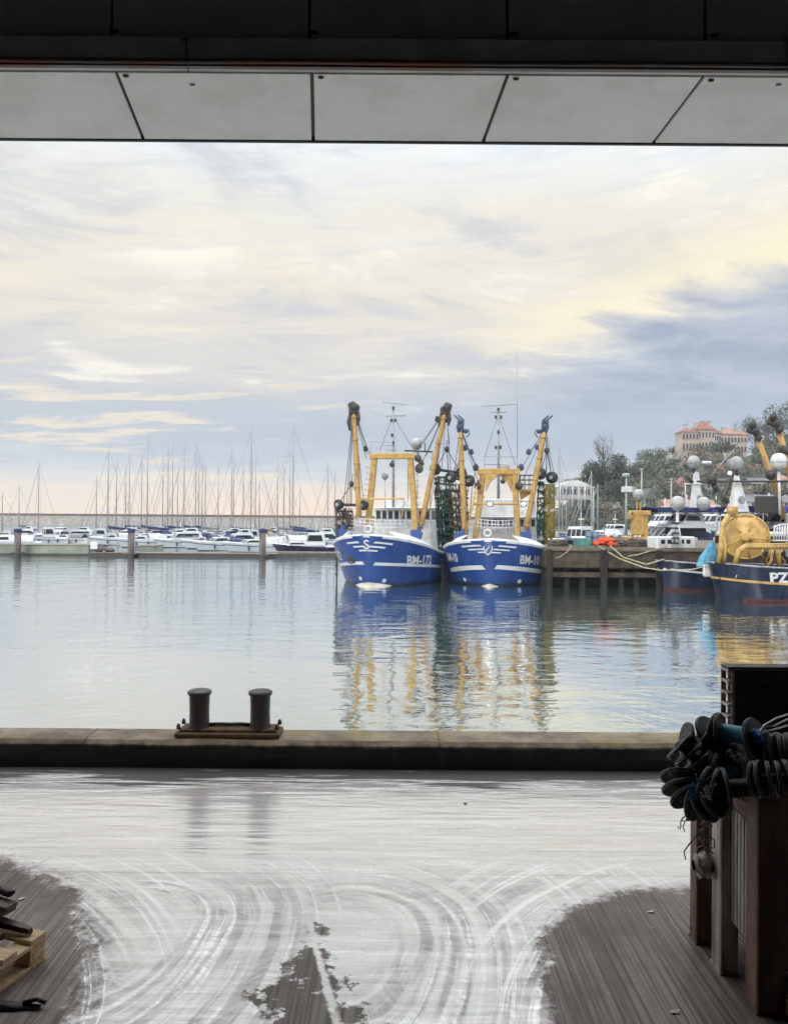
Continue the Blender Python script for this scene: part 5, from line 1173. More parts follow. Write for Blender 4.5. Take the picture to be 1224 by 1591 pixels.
H_ = [('conservatory', 'long white building with a curved pale roof left of the dark trees', 'building', 893, 776, 230, -24, 24, 0, 'c'),
 ('house', 'small white house on the skyline above the curved white roof', 'house', 906, 751, 300, -9, 9, 8, 'flat'),
 ('house', 'little pale house left of the skyline white house', 'house', 888, 758, 300, -6, 6, 6, 'ridge'),
 ('house', 'steep gabled grey house below the mansion facade', 'house', 1144, 742, 300, -11, 11, 18, 'gable'),
 ('house', 'narrow gabled house left of the steep gabled grey house', 'house', 1120, 748, 296, -9, 8, 14, 'gable'),
 ('house', 'pale cottage half hidden in trees below the terrace wall', 'house', 1040, 745, 310, -8, 9, 9, 'ridge'),
 ('house', 'cream house low on the slope right of the lamp post', 'house', 952, 800, 240, -14, 12, 10, 'ridge'),
 ('house', 'long low white terrace house above the quayside cars', 'house', 975, 802, 236, -10, 22, 8, 'flat'),
 ('house', 'three storey pale house behind the white radar mast', 'house', 1112, 782, 262, -14, 14, 20, 'ridge'),
 ('house', 'grey townhouse right of the tall white radar cone', 'house', 1182, 778, 255, -14, 14, 26, 'ridge'),
 ('house', 'cream townhouse at the right edge below the derricks', 'house', 1216, 776, 252, -14, 14, 30, 'hip'),
 ('house', 'tan stone house behind the blue awning boats', 'house', 1078, 792, 250, -16, 16, 18, 'ridge'),
 ('house', 'small pale house between the white pole and the slim radar tower', 'house', 1028, 772, 285, -8, 8, 9, 'ridge'),
 ('house', 'little grey roofed house above the sky blue canopy boat', 'house', 1060, 768, 280, -9, 9, 11, 'gable'),
 ('house', 'narrow white house right of the yellow mast dome', 'house', 1010, 790, 240, -8, 8, 14, 'gable'),
 ('house', 'grey gabled house left of the tall white radar cone', 'house', 1128, 770, 275, -8, 8, 12, 'gable'),
 ('house', 'pale house high on the slope under the yellow derrick', 'house', 1178, 742, 305, -9, 9, 13, 'ridge'),
 ('house', 'cream house directly under the bare tree slope at the right edge', 'house', 1206, 744, 300, -8, 8, 15, 'hip'),
 ('house', 'wide low boathouse behind the violet awnings', 'boathouse', 1195, 800, 215, -34, 34, 20, 'ridge'),
 ('house', 'wide stone boathouse behind the large white motor yacht', 'boathouse', 1075, 803, 212, -40, 40, 15, 'ridge'),
 ('house', 'small white cottage right of the dark evergreen clump', 'house', 985, 775, 275, -8, 8, 10, 'ridge'),
 ('house', 'low stone warehouse behind the cyan canopy boat', 'warehouse', 1040, 798, 245, -18, 16, 12, 'ridge')]
for i, (nm, lb, ct, px, yb, d, xa, xb, hh, rf) in enumerate(H_):
    u_ = d/F; t = house_at(nm, lb, ct, px, yb, d)
    if rf == 'c':
        w2 = 24*u_; mb = MB(); mb.box((0, 5, 10*u_), (2*w2, 10, 20*u_)); wl = mb.build('wall', M['stucgrey'], t)
        mb = MB(); mb.prism([(-w2-.3+2*(w2+.3)*k/12, -.4, 20*u_+1.9*sin(pi*k/12)) for k in range(13)], (0, 11, 0)); mb.build('roof', M['white'], t)
        for k in range(9): mb = MB(); mb.box((-w2+(k+.5)*2*w2/9, -.02, 12*u_), (.7,.1,1.8)); mb.build('window', M['hwin'], t)
        for k in range(6): mb = MB(); mb.tube((-w2+k*2*w2/5, -.6, -3), (-w2+k*2*w2/5, -.6, 20*u_), .18, seg=6); mb.build('veranda_post', M['white'], t)
    else:
        fl = 1 if hh < 12 else (2 if hh < 22 else 3)
        block(t, xa*u_, xb*u_, 0, -4, hh*u_, 7, ['stucgrey','stucco'][i % 2], rf, ['slate','pinkroof','slate'][i % 3], 2.2 if rf != 'gable' else 3.6, wins=tuple((3 if xb-xa < 24 else 4, (4+hh*u_*(f+.5)/fl)/(4+hh*u_), .9, 1.3) for f in range(fl)))

# cars on the far quay
def car(label, px, d, col, rot=pi/2):
    p = at(px, 804, d); t = thing('parked_car', label, 'car', (p.x, d, 1.9), rot, 'cars parked on the far quay'); m = mat('car_paint', col, .3)
    mb = MB(); sec = [(-2.1,.35),(-2.15,.7),(-1.9,.85),(-1.2,.92),(-.7,1.38),(.8,1.42),(1.5,.98),(2.05,.9),(2.15,.6),(2.1,.35)]
    mb.prism([(-.82, y_, z_) for y_, z_ in sec], (1.64, 0, 0)); mb.build('body', m, t)
    mb = MB(); mb.prism([(-.85, y_, z_) for y_, z_ in ((-1.05,.95),(-.62,1.31),(.72,1.34),(1.25,.99))], (1.7, 0, 0)); mb.build('windows', M['glass'], t)
    for sx in (-.8, .8):
        for sy in (-1.3, 1.3): mb = MB(); mb.lathe([(.2,-.1),(.32,-.1),(.32,.1),(.2,.1)], (sx, sy, .32), (1,0,0), 12); mb.build('wheel', M['black'], t)
for lb, px, d, col in (('red car parked nearest the large evergreen tree', 935, 228, S(150,50,50)), ('dark red car beside the lamp post with the white box', 958, 224, S(110,40,44)), ('blue car between the barrels and the lamp post', 948, 215, S(50,80,140)), ('silver car left of the red cars on the quay', 912, 222, S(170,174,178)), ('white car behind the blue grey barrels', 924, 212, S(210,210,210)), ('dark blue car right of the lamp post', 977, 216, S(40,50,90)), ('maroon car behind the yellow mast housing', 1003, 222, S(120,44,60))):
    car(lb, px, d, col)

# =================== BREAKWATER ===================
M['bwstone'] = concrete_mat('breakwater_stone', S(104,98,92), S(140,134,127), None, .8, 1.0)
M['bwcap'] = mat('breakwater_parapet', S(102,88,82), .85, col2=S(90,80,76), nscale=.2)
bwk = thing('breakwater', 'long low stone breakwater with a reddish parapet along the horizon behind the yachts', 'breakwater', (0, 420, 0))
mb = MB(); rows = []
for i in range(260):
    x0 = -420+i*2.3; nz = lambda k: mnoise.noise(Vector((x0*.4, k*1.7, 0)))
    rows.append([(x0, -14+nz(0), -1.5), (x0, -9+1.6*nz(1), .8+.7*nz(2)), (x0, -6+1.6*nz(3), 2.0+.7*nz(4)), (x0, -3+1.2*nz(5), 3.3+.6*nz(6)), (x0, -1.0, 4.4+.4*nz(7)), (x0, 0, 4.6)])
mb.grid(rows, False); mb.build('rubble_slope', M['bwstone'], bwk)
mb = MB(); mb.box((-120, 1.2, 4.9), (600, 2.4, 1.9)); mb.build('parapet', M['bwcap'], bwk)

# =================== MARINA ===================
M['hullw2'] = mat('cream_gelcoat', S(196,196,190), .3, col2=S(176,176,170), nscale=.7)
M['bluecov'] = M['navycloth']; M['greencov'] = mat('green_canvas', S(70,110,104), .9); M['greycov'] = mat('grey_canvas', S(120,124,128), .9); M['tancov'] = mat('tan_canvas', S(150,138,120), .9)
M['plank'] = mat('pontoon_plank', S(120,114,104), .8, col2=S(92,88,82), nscale=1.5)
M['pontdark'] = mat('pontoon_float', S(62,60,62), .7)
M['slab'] = concrete_mat('weedy_concrete_slab', S(112,120,106), S(142,146,132), None, .5, .4)
def xs_at(px, d): return (px-CX)/F*d
def yacht(label, px, ytop, d, L, rot, cover, hullm='gel', zoff=0):
    x0 = at(px, 804, d).x; t = thing('sailing_yacht', label, 'sailing boat', (x0, d, 0), rot, 'sailing yachts in the marina'); mh = at(px, ytop, d).z
    H = Hull(L=L, B=L*.31, Hb=1.35, Hm=1.0, rake=1.0, Lent=L*.55, q=1.5, sheerL=L*.7, wl=.85, fine=.15, draft=.4); o = L*.42
    mb = MB(); H.mesh(mb, nz=6, ns=16, boot=None); mb.v = [(a, b-o, c) for a, b, c in mb.v]; mb.build('hull', M[hullm], t)
    mb = MB(); H.deck(mb, .1, L*.98, .02, lambda s: .06, 10, 4); mb.v = [(a, b-o, c) for a, b, c in mb.v]; mb.build('deck', M['hullw2'], t)
    mb = MB(); w_ = L*.1; mb.prism([(-w_, -L*.2, 1.0), (w_, -L*.2, 1.0), (w_*1.1, L*.2, 1.0), (-w_*1.1, L*.2, 1.0)], (0, 0, .1)); mb.grid([[(-w_*.7, -L*.22, 1.05), (w_*.7, -L*.22, 1.05)], [(-w_*.8, -L*.12, 1.55), (w_*.8, -L*.12, 1.55)], [(-w_*.95, L*.18, 1.7), (w_*.95, L*.18, 1.7)], [(-w_, L*.21, 1.0), (w_, L*.21, 1.0)]], False)
    for sx in (-1, 1): mb.grid([[(sx*w_*.8, -L*.12, 1.55), (sx*w_*.95, L*.18, 1.7)], [(sx*w_*1.0, -L*.15, 1.05), (sx*w_*1.1, L*.2, 1.05)]], False)
    cab = mb.build('cabin', M[hullm], t)
    mb = MB()
    for sx in (-1, 1): mb.box((sx*w_*1.0, L*.02, 1.40), (.06, L*.24, .18))
    mb.build('cabin_windows', M['glass'], cab)
    mb = MB(); mb.path([(0, 0, 1.4), (0, 0, mh*.6), (0, 0, mh)], [.11, .10, .06], 6); ma = mb.build('mast', M['alu'], t)
    mb = MB(); 
    for f, ww in ((.42, .9), (.70, .65)): mb.tube((-ww, 0, mh*f), (ww, 0, mh*f), .03, seg=4)
    mb.build('spreaders', M['alu'], ma)
    mb = MB(); mb.tube((-.25,0,mh+.1), (.25,0,mh+.1), .02, seg=4); mb.tube((0,0,mh), (0,0,mh+.7), .015, seg=3); mb.build('masthead_aerial', M['wire'], ma)
    mb = MB(); mb.tube((0,0,mh*.97), (0,-L*.41,1.3), .055, seg=4); mb.build('furled_headsail', M['alu'], t)
    mb = MB(); mb.tube((0,0,mh*.99), (0,L*.5,1.2), .022, seg=3)
    for sx in (-1, 1): mb.path([(0,0,mh*.97), (sx*.9, 0, mh*.42), (sx*L*.14, 0, 1.2)], .018, 3)
    mb.build('rigging', M['wire'], t)
    mb = MB(); mb.tube((0,.1,2.3), (0,L*.36,2.35), .07, seg=6); bo_ = mb.build('boom', M['alu'], t)
    if cover:
        mb = MB(); mb.path([(0,0,3.0), (0,.3,2.75), (0,L*.2,2.55), (0,L*.36,2.42)], [.12,.30,.24,.12], 7); mb.build('sail_cover', M[cover], bo_)
    if rn.random() < .6:
        mb = MB(); rows = []
        for j in range(4): rows.append([(L*.13*cos(a), L*(.2+.05*j)*1.0, 1.1+(1.15 if j < 3 else .8)*sin(a)) for a in [pi*k/8 for k in range(9)]])
        mb.grid(rows, True); mb.build('spray_hood', M[cover or 'greycov'], t)
    return t
L1, L2, L3 = 'the left pile', 'the middle pile', 'the right pile'
YT = [(4,768,150,9,-70,None,'slanted masted yacht at the left edge of the photo'),
 (30,755,170,8,-60,'greycov','small mast yacht directly behind the left pile'),
 (60,720,165,10,-100,None,'lone mast yacht standing between the left pile and the bow-on motor boat'),
 (150,742,172,9,-75,None,'short mast yacht left of the tall mast beside the white flybridge boat'),
 (168,697,150,11,-60,'bluecov','tall mast yacht left of the middle pile, with navy boom cover'),
 (181,718,165,10,-80,None,'yacht with shorter mast just left of the middle pile'),
 (195,730,158,9,-95,'bluecov','yacht whose short mast rises just above the middle pile, to its left'),
 (201,707,180,11,-70,'greycov','yacht in the far row with mast straight behind the middle pile'),
 (220,711,170,10,-110,'bluecov','first yacht mast right of the middle pile'),
 (229,681,150,13,-65,'bluecov','tallest mast yacht right of the middle pile with navy cover'),
 (253,707,175,10,-75,'greycov','far row yacht, third mast right of the middle pile'),
 (261,697,166,11,-100,'bluecov','far row yacht, fourth mast right of the middle pile'),
 (268,691,185,12,-80,None,'far row yacht, fifth mast right of the middle pile'),
 (276,731,160,8,-70,None,'short mast yacht amid the dense group of masts'),
 (286,692,172,11,-60,'bluecov','yacht with tall mast at the centre of the dense group'),
 (304,694,168,11,-105,'bluecov','yacht with tall mast at the right of the dense group'),
 (309,705,180,10,-80,None,'yacht directly right of the last tall mast of the dense group'),
 (314,715,162,10,-70,'greycov','yacht with a middling mast closing the dense group'),
 (319,722,188,10,-90,None,'far row yacht at the right end of the dense group'),
 (339,725,165,9,-75,None,'yacht in the gap between the dense group and the paired masts'),
 (360,700,150,11,-65,'bluecov','left and taller of the two paired masts before the right pile'),
 (363,721,185,9,-80,None,'right and shorter of the two paired masts before the right pile'),
 (378,727,175,9,-100,None,'yacht between the paired masts and the very tall mast'),
 (390,667,128,13,75,'bluecov','very tall mast yacht left of the right pile with long navy boom cover'),
 (397,709,178,10,-85,None,'yacht mast close right of the very tall mast'),
 (403,750,150,8,-70,'tancov','short mast yacht just behind the right pile'),
 (431,717,165,10,-75,'greycov','yacht with first mast right of the right pile'),
 (441,725,150,9,-95,None,'yacht with second mast right of the right pile'),
 (450,697,178,11,-80,'bluecov','far row yacht beside the tallest mast near the blue trawlers'),
 (455,662,140,14,-70,'bluecov','tallest mast of all, between the right pile and the blue trawlers'),
 (466,759,170,8,-80,None,'small mast yacht right of the tallest mast'),
 (509,720,155,11,-115,'greencov','yacht with its mast just left of the trawler BM-172'),
 (520,735,175,10,-70,None,'yacht half hidden behind the left derrick of BM-172')]
for px, yt, d, L, rt, cov, lb in YT: yacht(lb, px, yt, d, L, radians(rt), cov, rn.choice(['gel','gel','hullw2']))
for px, yt, d, L, rt, cov, lb in [(868,700,112,12,-60,'bluecov','tall mast yacht just right of the ochre net'), (873,738,130,9,-80,None,'shorter mast yacht right of the ochre net behind the jetty'), (879,760,118,8,-100,None,'small mast yacht under the curved white roof'), (902,766,135,8,-75,'greycov','small mast yacht left of the tall leaning mast by the trees'), (918,732,110,11,-65,'bluecov','tall mast yacht in front of the dark evergreen tree'), (928,752,124,9,-85,None,'lower mast yacht in front of the dark evergreen tree')]:
    yacht(lb, px, yt, d, L, radians(rt), cov)

def motor_boat(label, px, d, L, rot, kind, hullm='gel', cov='navycloth', name='motor_boat', grp='motor boats in the marina', z=0):
    x0 = at(px, 804, d).x; t = thing(name, label, 'motor boat', (x0, d, z), rot, grp); o = L*.5; B = L*.34
    H = Hull(L=L, B=B, Hb=1.55, Hm=1.1, rake=1.3, Lent=L*.5, q=1.6, sheerL=L*.8, wl=.8, fine=.15, draft=.4)
    mb = MB(); H.mesh(mb, nz=7, ns=18, boot=.12); mb.v = [(a, b-o, c) for a, b, c in mb.v]; mb.build('hull', [M[hullm], M['pontdark']], t)
    mb = MB(); H.deck(mb, .1, L*.98, .03, lambda s: .18, 10, 6); mb.v = [(a, b-o, c) for a, b, c in mb.v]; mb.build('deck', M['gel'], t)
    mb = MB(); 
    for side in (-1, 1): H.ribbon(mb, side, .1, L*.95, lambda s: H.top(s)-.38, lambda s: H.top(s)-.30, .03, 14)
    mb.v = [(a, b-o, c) for a, b, c in mb.v]; mb.build('hull_stripe', M['navycloth'], t)
    w_ = B*.38
    def cabin(y0, y1, z0, z1, ww, rk=.7, nm='cabin'):
        mb = MB(); rows = [[(-ww, y0, z0), (ww, y0, z0)], [(-ww*.85, y0+rk, z1), (ww*.85, y0+rk, z1)], [(-ww*.85, y1-.2, z1+.03), (ww*.85, y1-.2, z1+.03)], [(-ww, y1, z0), (ww, y1, z0)]]
        mb.grid(rows, False)
        for sx in (-1, 1): mb.Fc([mb.V(p) for p in ((sx*ww, y0, z0), (sx*ww*.85, y0+rk, z1), (sx*ww*.85, y1-.2, z1+.03), (sx*ww, y1, z0))])
        c = mb.build(nm, M['gel'], t); h = z1-z0
        mb = MB(); e_ = .03
        mb.grid([[(-ww*.9, y0+rk*.3-e_, z0+h*.3), (ww*.9, y0+rk*.3-e_, z0+h*.3)], [(-ww*.8, y0+rk*.85-e_, z0+h*.85), (ww*.8, y0+rk*.85-e_, z0+h*.85)]], False)
        for sx in (-1, 1): mb.Fc([mb.V(p) for p in ((sx*(ww*.955+e_), y0+rk*.5, z0+h*.35), (sx*(ww*.88+e_), y0+rk*1.05, z0+h*.82), (sx*(ww*.88+e_), y1-.6, z0+h*.82), (sx*(ww*.955+e_), y1-.4, z0+h*.35))])
        mb.build('cabin_windows', M['glass'], c)
        for k in (-1, 1): mb = MB(); mb.box((k*ww*.28, y0+rk*.55-e_*2, z0+h*.58), (.07,.07,h*.62), Euler((-atan2(rk, h), 0, 0))); mb.build('window_frame', M['gel'], c)
        return c
    if kind == 'cuddy': cabin(-L*.22, L*.12, 1.25, 2.1, w_, 1.2)
    if kind == 'pilot': cabin(-L*.30, -L*.02, 1.3, 1.8, w_, .6); cabin(-L*.04, L*.22, 1.3, 3.1, w_, .35, 'wheelhouse')
    if kind == 'fly': cabin(-L*.25, L*.25, 1.3, 2.6, w_, 1.4); cabin(-L*.02, L*.2, 2.62, 3.3, w_*.8, .5, 'flybridge')
    if kind in ('fly', 'cuddy', 'canopy'):
        if kind == 'canopy': cabin(-L*.25, L*.05, 1.25, 1.9, w_, 1.3)
        mb = MB(); rows = []; zt = 2.35 if kind == 'fly' else 1.75
        y0 = L*.08 if kind != 'fly' else L*.1
        for j in range(5): rows.append([(w_*1.0*cos(a), y0+(L*.38-0)*j/4*(.8 if kind != 'fly' else .4), 1.2+(zt-1.2+.45)*max(0, sin(a))**.6*(1-.12*(j == 4))) for a in [pi*k/10 for k in range(11)]])
        mb.grid(rows, True); mb.build('canopy', M[cov], t)
    mb = MB(); pts = [H.pt(s_, .25+k*L*.06, H.top(.3+k*L*.06), -.08)-Vector((0, o, 0)) for s_, ks in ((-1, range(7, -1, -1)), (1, range(0, 8))) for k in ks]
    rail(mb, pts, .6, (.6,), .022); mb.build('bow_rail', M['alu'], t)
    for k in range(3):
        p = H.pt(1, L*(.35+.2*k), .7, .14)-Vector((0, o, 0)); mb = MB(); mb.path([p+Vector((0,0,.35)), p+Vector((0,0,.25)), p-Vector((0,0,.3)), p-Vector((0,0,.38))], [.03,.12,.12,.05], 8); mb.build('fender', M['navycloth'], t)
    if kind in ('fly', 'pilot'):
        mb = MB(); mb.tube((0, L*.1, 3.1), (0, L*.1, 4.6), .04, seg=5); mb.box((0, L*.1, 3.9), (.7,.15,.12)); mb.build('radar_arch', M['gel'], t)
    return t
MBs = [(6,112,12,-70,'cuddy','gel','large white motor cruiser cut by the left edge behind the grey slab','whitecloth'),
 (44,150,9,-100,'fly','gel','blue windowed motor boat just right of the left pile','navycloth'),
 (56,138,7,-95,'canopy','hullw2','small white cruiser with pale canopy in front of the blue windowed boat','whitecloth'),
 (92,142,10,-6,'fly','gel','white motor cruiser seen bow-on between the left and middle piles','whitecloth'),
 (124,146,11,-75,'fly','gel','white flybridge boat right of the bow-on cruiser','whitecloth'),
 (150,140,9,-60,'pilot','gel','white wheelhouse boat left of the middle pile','whitecloth'),
 (178,132,9,-60,'canopy','gel','white cruiser with pale canopy just left of the middle pile','whitecloth'),
 (224,124,10,-62,'canopy','gel','white cruiser with pale canopy just right of the middle pile','whitecloth'),
 (258,126,11,-65,'cuddy','gel','long white cruiser between the middle pile and the dense masts','whitecloth'),
 (288,124,11,-65,'fly','gel','white cruiser with raked windscreen under the dense masts','whitecloth'),
 (316,120,8,-60,'canopy','gel','small white cruiser with navy canopy right of the raked windscreen boat','navycloth'),
 (344,114,10,-58,'cuddy','gel','white cruiser with navy cushions left of the very tall mast','navycloth'),
 (372,116,9,-60,'fly','gel','white cruiser with dark frame canopy left of the right pile','navycloth'),
 (398,110,11,-60,'canopy','gel','white cruiser with big pale canopy behind the right pile','whitecloth'),
 (438,122,12,-68,'canopy','hullw2','long cream cruiser with pale canopy right of the right pile','whitecloth'),
 (480,104,11,-80,'pilot','navyhull','navy hulled launch with white wheelhouse left of the trawler BM-172','navycloth'),
 (500,128,10,-70,'fly','gel','white cruiser with navy canopy behind the navy hulled launch','navycloth'),
 (70,132,8,-50,'pilot','gel','small wheelhouse boat left of the bow-on cruiser, in the front row','whitecloth'),
 (108,136,9,-95,'canopy','hullw2','cream cruiser with grey canopy right behind the bow-on cruiser','greycov'),
 (140,152,9,-30,'cuddy','gel','small bow-quartering cruiser left of the middle pile in the second row','greycov'),
 (200,150,10,-110,'fly','hullw2','cream flybridge boat directly behind the middle pile','navycloth'),
 (274,146,10,-65,'pilot','gel','white wheelhouse boat in the second row under the dense masts','whitecloth'),
 (304,150,9,-100,'canopy','hullw2','cream cruiser with navy canopy in the second row under the dense masts','navycloth'),
 (358,148,10,-60,'fly','gel','second row flybridge boat beneath the very tall mast','greycov'),
 (388,140,8,-40,'pilot','gel','second row wheelhouse boat just left of the right pile','whitecloth'),
 (455,142,9,-70,'canopy','gel','second row cruiser with green canopy beneath the tallest mast','greencov'),
 (20,160,9,-70,'canopy','hullw2','far white cruiser left of the left pile','whitecloth'),
 (78,164,8,-85,'cuddy','gel','far small cruiser left of the bow-on cruiser','greycov'),
 (244,160,9,-70,'fly','gel','far row cruiser behind the pale canopy boats','whitecloth'),
 (330,165,9,-75,'canopy','hullw2','far row cruiser in the gap right of the dense masts','navycloth'),
 (420,166,9,-80,'fly','gel','far row cruiser above the cream cruiser','greencov'),
 (858,92,8,-55,'cuddy','gel','small white cruiser at the left end of the jetty','bluefit'),
 (874,98,9,-70,'canopy','gel','white cruiser left of the teal bin','whitecloth'),
 (893,104,9,-60,'pilot','gel','white wheelhouse boat behind the teal bin','whitecloth'),
 (916,112,10,-75,'canopy','gel','pale boat behind the blue grey barrels','whitecloth'),
 (945,116,10,-70,'fly','gel','white boat behind the white floats','whitecloth'),
 (966,108,9,-70,'cuddy','gel','white boat left of the yellow mast housing','navycloth'),
 (1020,104,8,-72,'fly','gel','white cruiser with sky blue canopy behind the concrete block','cyan'),
 (1050,90,9,-74,'fly','gel','large white motor yacht with long navy canopy behind the navy boat','navycloth'),
 (1098,94,8.5,-70,'fly','gel','white motor yacht with raked windows left of the yellow drum','navycloth'),
 (1180,82,7.5,-72,'fly','gel','white boat with violet awning behind the net drum','violet'),
 (1216,78,7.5,-80,'fly','gel','white boat with violet awning at the right edge','violet')]
M['violet'] = mat('violet_blue_canvas', S(76,72,150), .85, col2=S(92,88,160), nscale=2)
for px, d, L, rt, k, hm, lb, cv in MBs:
    t_ = motor_boat(lb, px, d, L, radians(rt), k, hm, cv)
    if px <= 500: t_.scale = (.92, .9, .95) if d < 135 else (.85, .85, .85)
    if px > 850: sc_ = 1.75 if px > 1000 else 1.3; t_.scale = (sc_, sc_*.9, sc_)
    if px in (1050, 1180, 1216):
        mb = MB(); rows = []
        for j in range(9): rows.append([(x_, -2.6+5.6*j/8, 3.62+.12*cos(x_*1.1)-.05*sin(j*pi)) for x_ in (-1.3, -.65, 0, .65, 1.3)])
        mb.grid(rows, True); mb.box((1.3, .2, 3.55), (.05, 5.6, .30)); mb.box((-1.3, .2, 3.55), (.05, 5.6, .30)); mb.build('awning', M['navycloth' if px == 1050 else 'violet'], t_)
        for sx in (-1.2, 1.2):
            for sy in (-2.4, 2.8): mb = MB(); mb.tube((sx, sy, 1.2), (sx, sy, 3.6), .035, seg=5); mb.build('awning_post', M['alu'], t_)

# piles, slab and pontoons in front of the marina
def pile(px, d, label):
    x0 = at(px, 860, d).x; t = thing('mooring_pile', label, 'pile', (x0, d, 0), 0, 'mooring piles in front of the marina')
    mb = MB(); h = at(px, 824, d).z; mb.lathe([(.40,-1.5),(.41,.3),(.40,h)], (0,0,0), seg=16); mb.build('shaft', M['pilew'], t)
    mb = MB(); mb.lathe([(.43,h-.25),(.46,h-.2),(.46,h+.12),(.40,h+.2),(.1,h+.22)], (0,0,0), seg=16); mb.build('cap', M['navycloth'], t)
    mb = MB(); mb.box((0,0,.35), (1.3,1.2,.18), bev=.05); mb.build('guide_collar', M['pontdark'], t)
M['pilew'] = mat('weed_stained_steel_pile', S(104,96,92), .8, col2=S(66,62,60), nscale=1.3, streak=(2,2,.5))
for px, d, lb in ((28, 95, 'left of the three dark piles with blue caps, at the grey slab'), (204, 95, 'middle one of the three dark mooring piles'), (408, 94, 'right of the three dark piles, at the pontoon end')): pile(px, d, lb)
def slab(label, pxa, pxb, d, h, m, name='floating_slab', dep=4):
    xa, xb = at(pxa, 860, d).x, at(pxb, 860, d).x; t = thing(name, label, 'pontoon', ((xa+xb)/2, d, 0)); mb = MB(); mb.box((0, dep/2, h/2-.1), (xb-xa, dep, h+.2), bev=.05); mb.build('float', M[m], t)
    mb = MB(); mb.box((0, dep/2, h+.04), (xb-xa+.1, dep+.1, .1), bev=.02); mb.build('deck', M['plank'], t)
    mb = MB(); mb.box((0, -.06, .12), (xb-xa, .12, .24)); mb.build('rubbing_strip', M['pontdark'], t)
slab('thick grey concrete floating slab left of the middle pile', -80, 138, 96.5, 1.25, 'slab')
slab('short greenish floating slab right of the middle pile', 214, 240, 100, 1.1, 'slab')
slab('long low dark pontoon running between the middle and right piles', 140, 430, 95.6, .38, 'pontdark', 'pontoon', 2.4)
slab('low pontoon beneath the navy hulled launch', 428, 560, 99.5, .4, 'plank', 'pontoon', 2.4)
slab('walkway pontoon behind the first row of motor boats', -60, 560, 172, .5, 'plank', 'pontoon', 2.5)
mb = MB(); mb.box((0,0,.6), (.9,.1,.9), bev=.03); o = mb.build('notice_board', M['white']); o.location = (at(147, 855, 95.3).x, 95.2, .75); tag(o, 'white square board at the right end of the grey slab', 'board')
mb = MB(); lump_pile(mb, (0,0,.1), 3.0, 1, .7, 20, .3, 12); o = mb.build('tarpaulin_heap', mat('brown_tarpaulin', S(92,76,72), .9, col2=S(120,110,104), nscale=1)); o.location = (at(161, 855, 96.8).x, 96.8, .45); tag(o, 'brown heap of gear on the pontoon beside the white board', 'gear heap')

# =================== RADAR TOWERS AND DERRICKS ON THE RIGHT ===================
def tower_boat(label, pxh, d, cone, dome, L=14, rot=-75, curved=False, hullm='navyhull'):
    x0 = at(pxh, 804, d).x; t = thing('fishing_boat', label, 'fishing boat', (x0, d, 0), radians(rot)); inv = inv_of((x0, d, 0), radians(rot))
    H = Hull(L=L, B=4.8, Hb=2.4, Hm=1.8, rake=.8, Lent=4.5, q=1.9, sheerL=8, draft=.5); mb = MB(); H.mesh(mb, 8, 20); mb.v = [(a, b-L/2, c) for a, b, c in mb.v]; mb.build('hull', M[hullm], t)
    mb = MB(); mb.box((0, 1.5, 2.9), (3.4, 5.5, 2.4), bev=.12); wh = mb.build('wheelhouse', M['white'], t); mb = MB(); mb.box((0, 1.5, 3.4), (3.46, 5.56, .7)); mb.build('wheelhouse_windows', M['glass'], wh)
    (bx0, bx1, by), (tx0, tx1, ty) = cone
    mb = MB(); rows = []
    for j in range(9):
        u = j/8; e_ = u**.55 if curved else u; l_ = bx0+(tx0-bx0)*e_; r_ = bx1+(tx1-bx1)*u; y_ = by+(ty-by)*u
        A_, B_ = inv @ at(l_, y_, d), inv @ at(r_, y_, d); c = (A_+B_)/2; ax = (B_-A_)/2; nr = Vector((ax.y, -ax.x, 0))*.7
        rows.append([c+ax*cos(a)+nr*sin(a) for a in [2*pi*k/14 for k in range(15)]])
    mb.grid(rows, True); tw_ = mb.build('radar_tower', M['white'], t)
    mb = MB(); mb.tube(inv @ at((bx0*.3+bx1*.7), by-18, d-1.2), inv @ at((bx0*.3+bx1*.7)+.5, by-18, d-1.25), .35, seg=14); mb.build('tower_emblem', M['grey'], tw_)
    mb = MB(); mb.tube(inv @ at(dome[0], ty+2, d), inv @ at(dome[0], dome[1]+6, d), .16, seg=8); mb.build('dome_stalk', M['dark'], tw_)
    radar(t, inv @ at(dome[0], dome[1], d), dome[2])
    return t, inv
t1, i1 = tower_boat('white fishing boat with a slim white radar tower and dome', 1085, 92, ((1070, 1092, 792), (1077, 1085, 733)), (1077, 717, .72), 14, -75, False, 'gel')
for pp, r, mm in (([(1062, 752), (1090, 752)], .08, 'white'), ([(1064, 752), (1064, 790)], .06, 'white'), ([(1090, 719), (1104, 719)], .22, 'white'), ([(1065, 738), (1075, 750)], .22, 'dark')):
    mb = MB(); mb.path([i1 @ at(px, py, 91.5) for px, py in pp], r, 6); mb.build('mast_fitting', M[mm], t1)
radar(t1, i1 @ at(1092, 782, 88), .75)
t2, i2 = tower_boat('boat with a tall white flared radar tower and ribbed dome behind the net drum', 1150, 66, ((1124, 1163, 795), (1140, 1147, 738)), (1143.5, 719, .55), 13, -78, True)
for pp, r, mm in (([(1082, 748), (1226, 748)], .09, 'dark'), ([(1138, 728), (1136, 745), (1130, 760), (1124, 778)], .10, 'dark'), ([(1103, 738), (1106, 752)], .4, 'dark'), ([(1108, 752), (1113, 764)], .25, 'dark'), ([(1103, 740), (1140, 698)], .05, 'grey'), ([(1124, 703), (1132, 728)], .06, 'grey'), ([(1106, 765), (1118, 800)], .12, 'net_green'), ([(1122, 768), (1130, 782)], .2, 'dark')):
    mb = MB(); mb.path([i2 @ at(px, py, 65.5) for px, py in pp], r, 6); mb.build('rigging_boom', M[mm], t2)
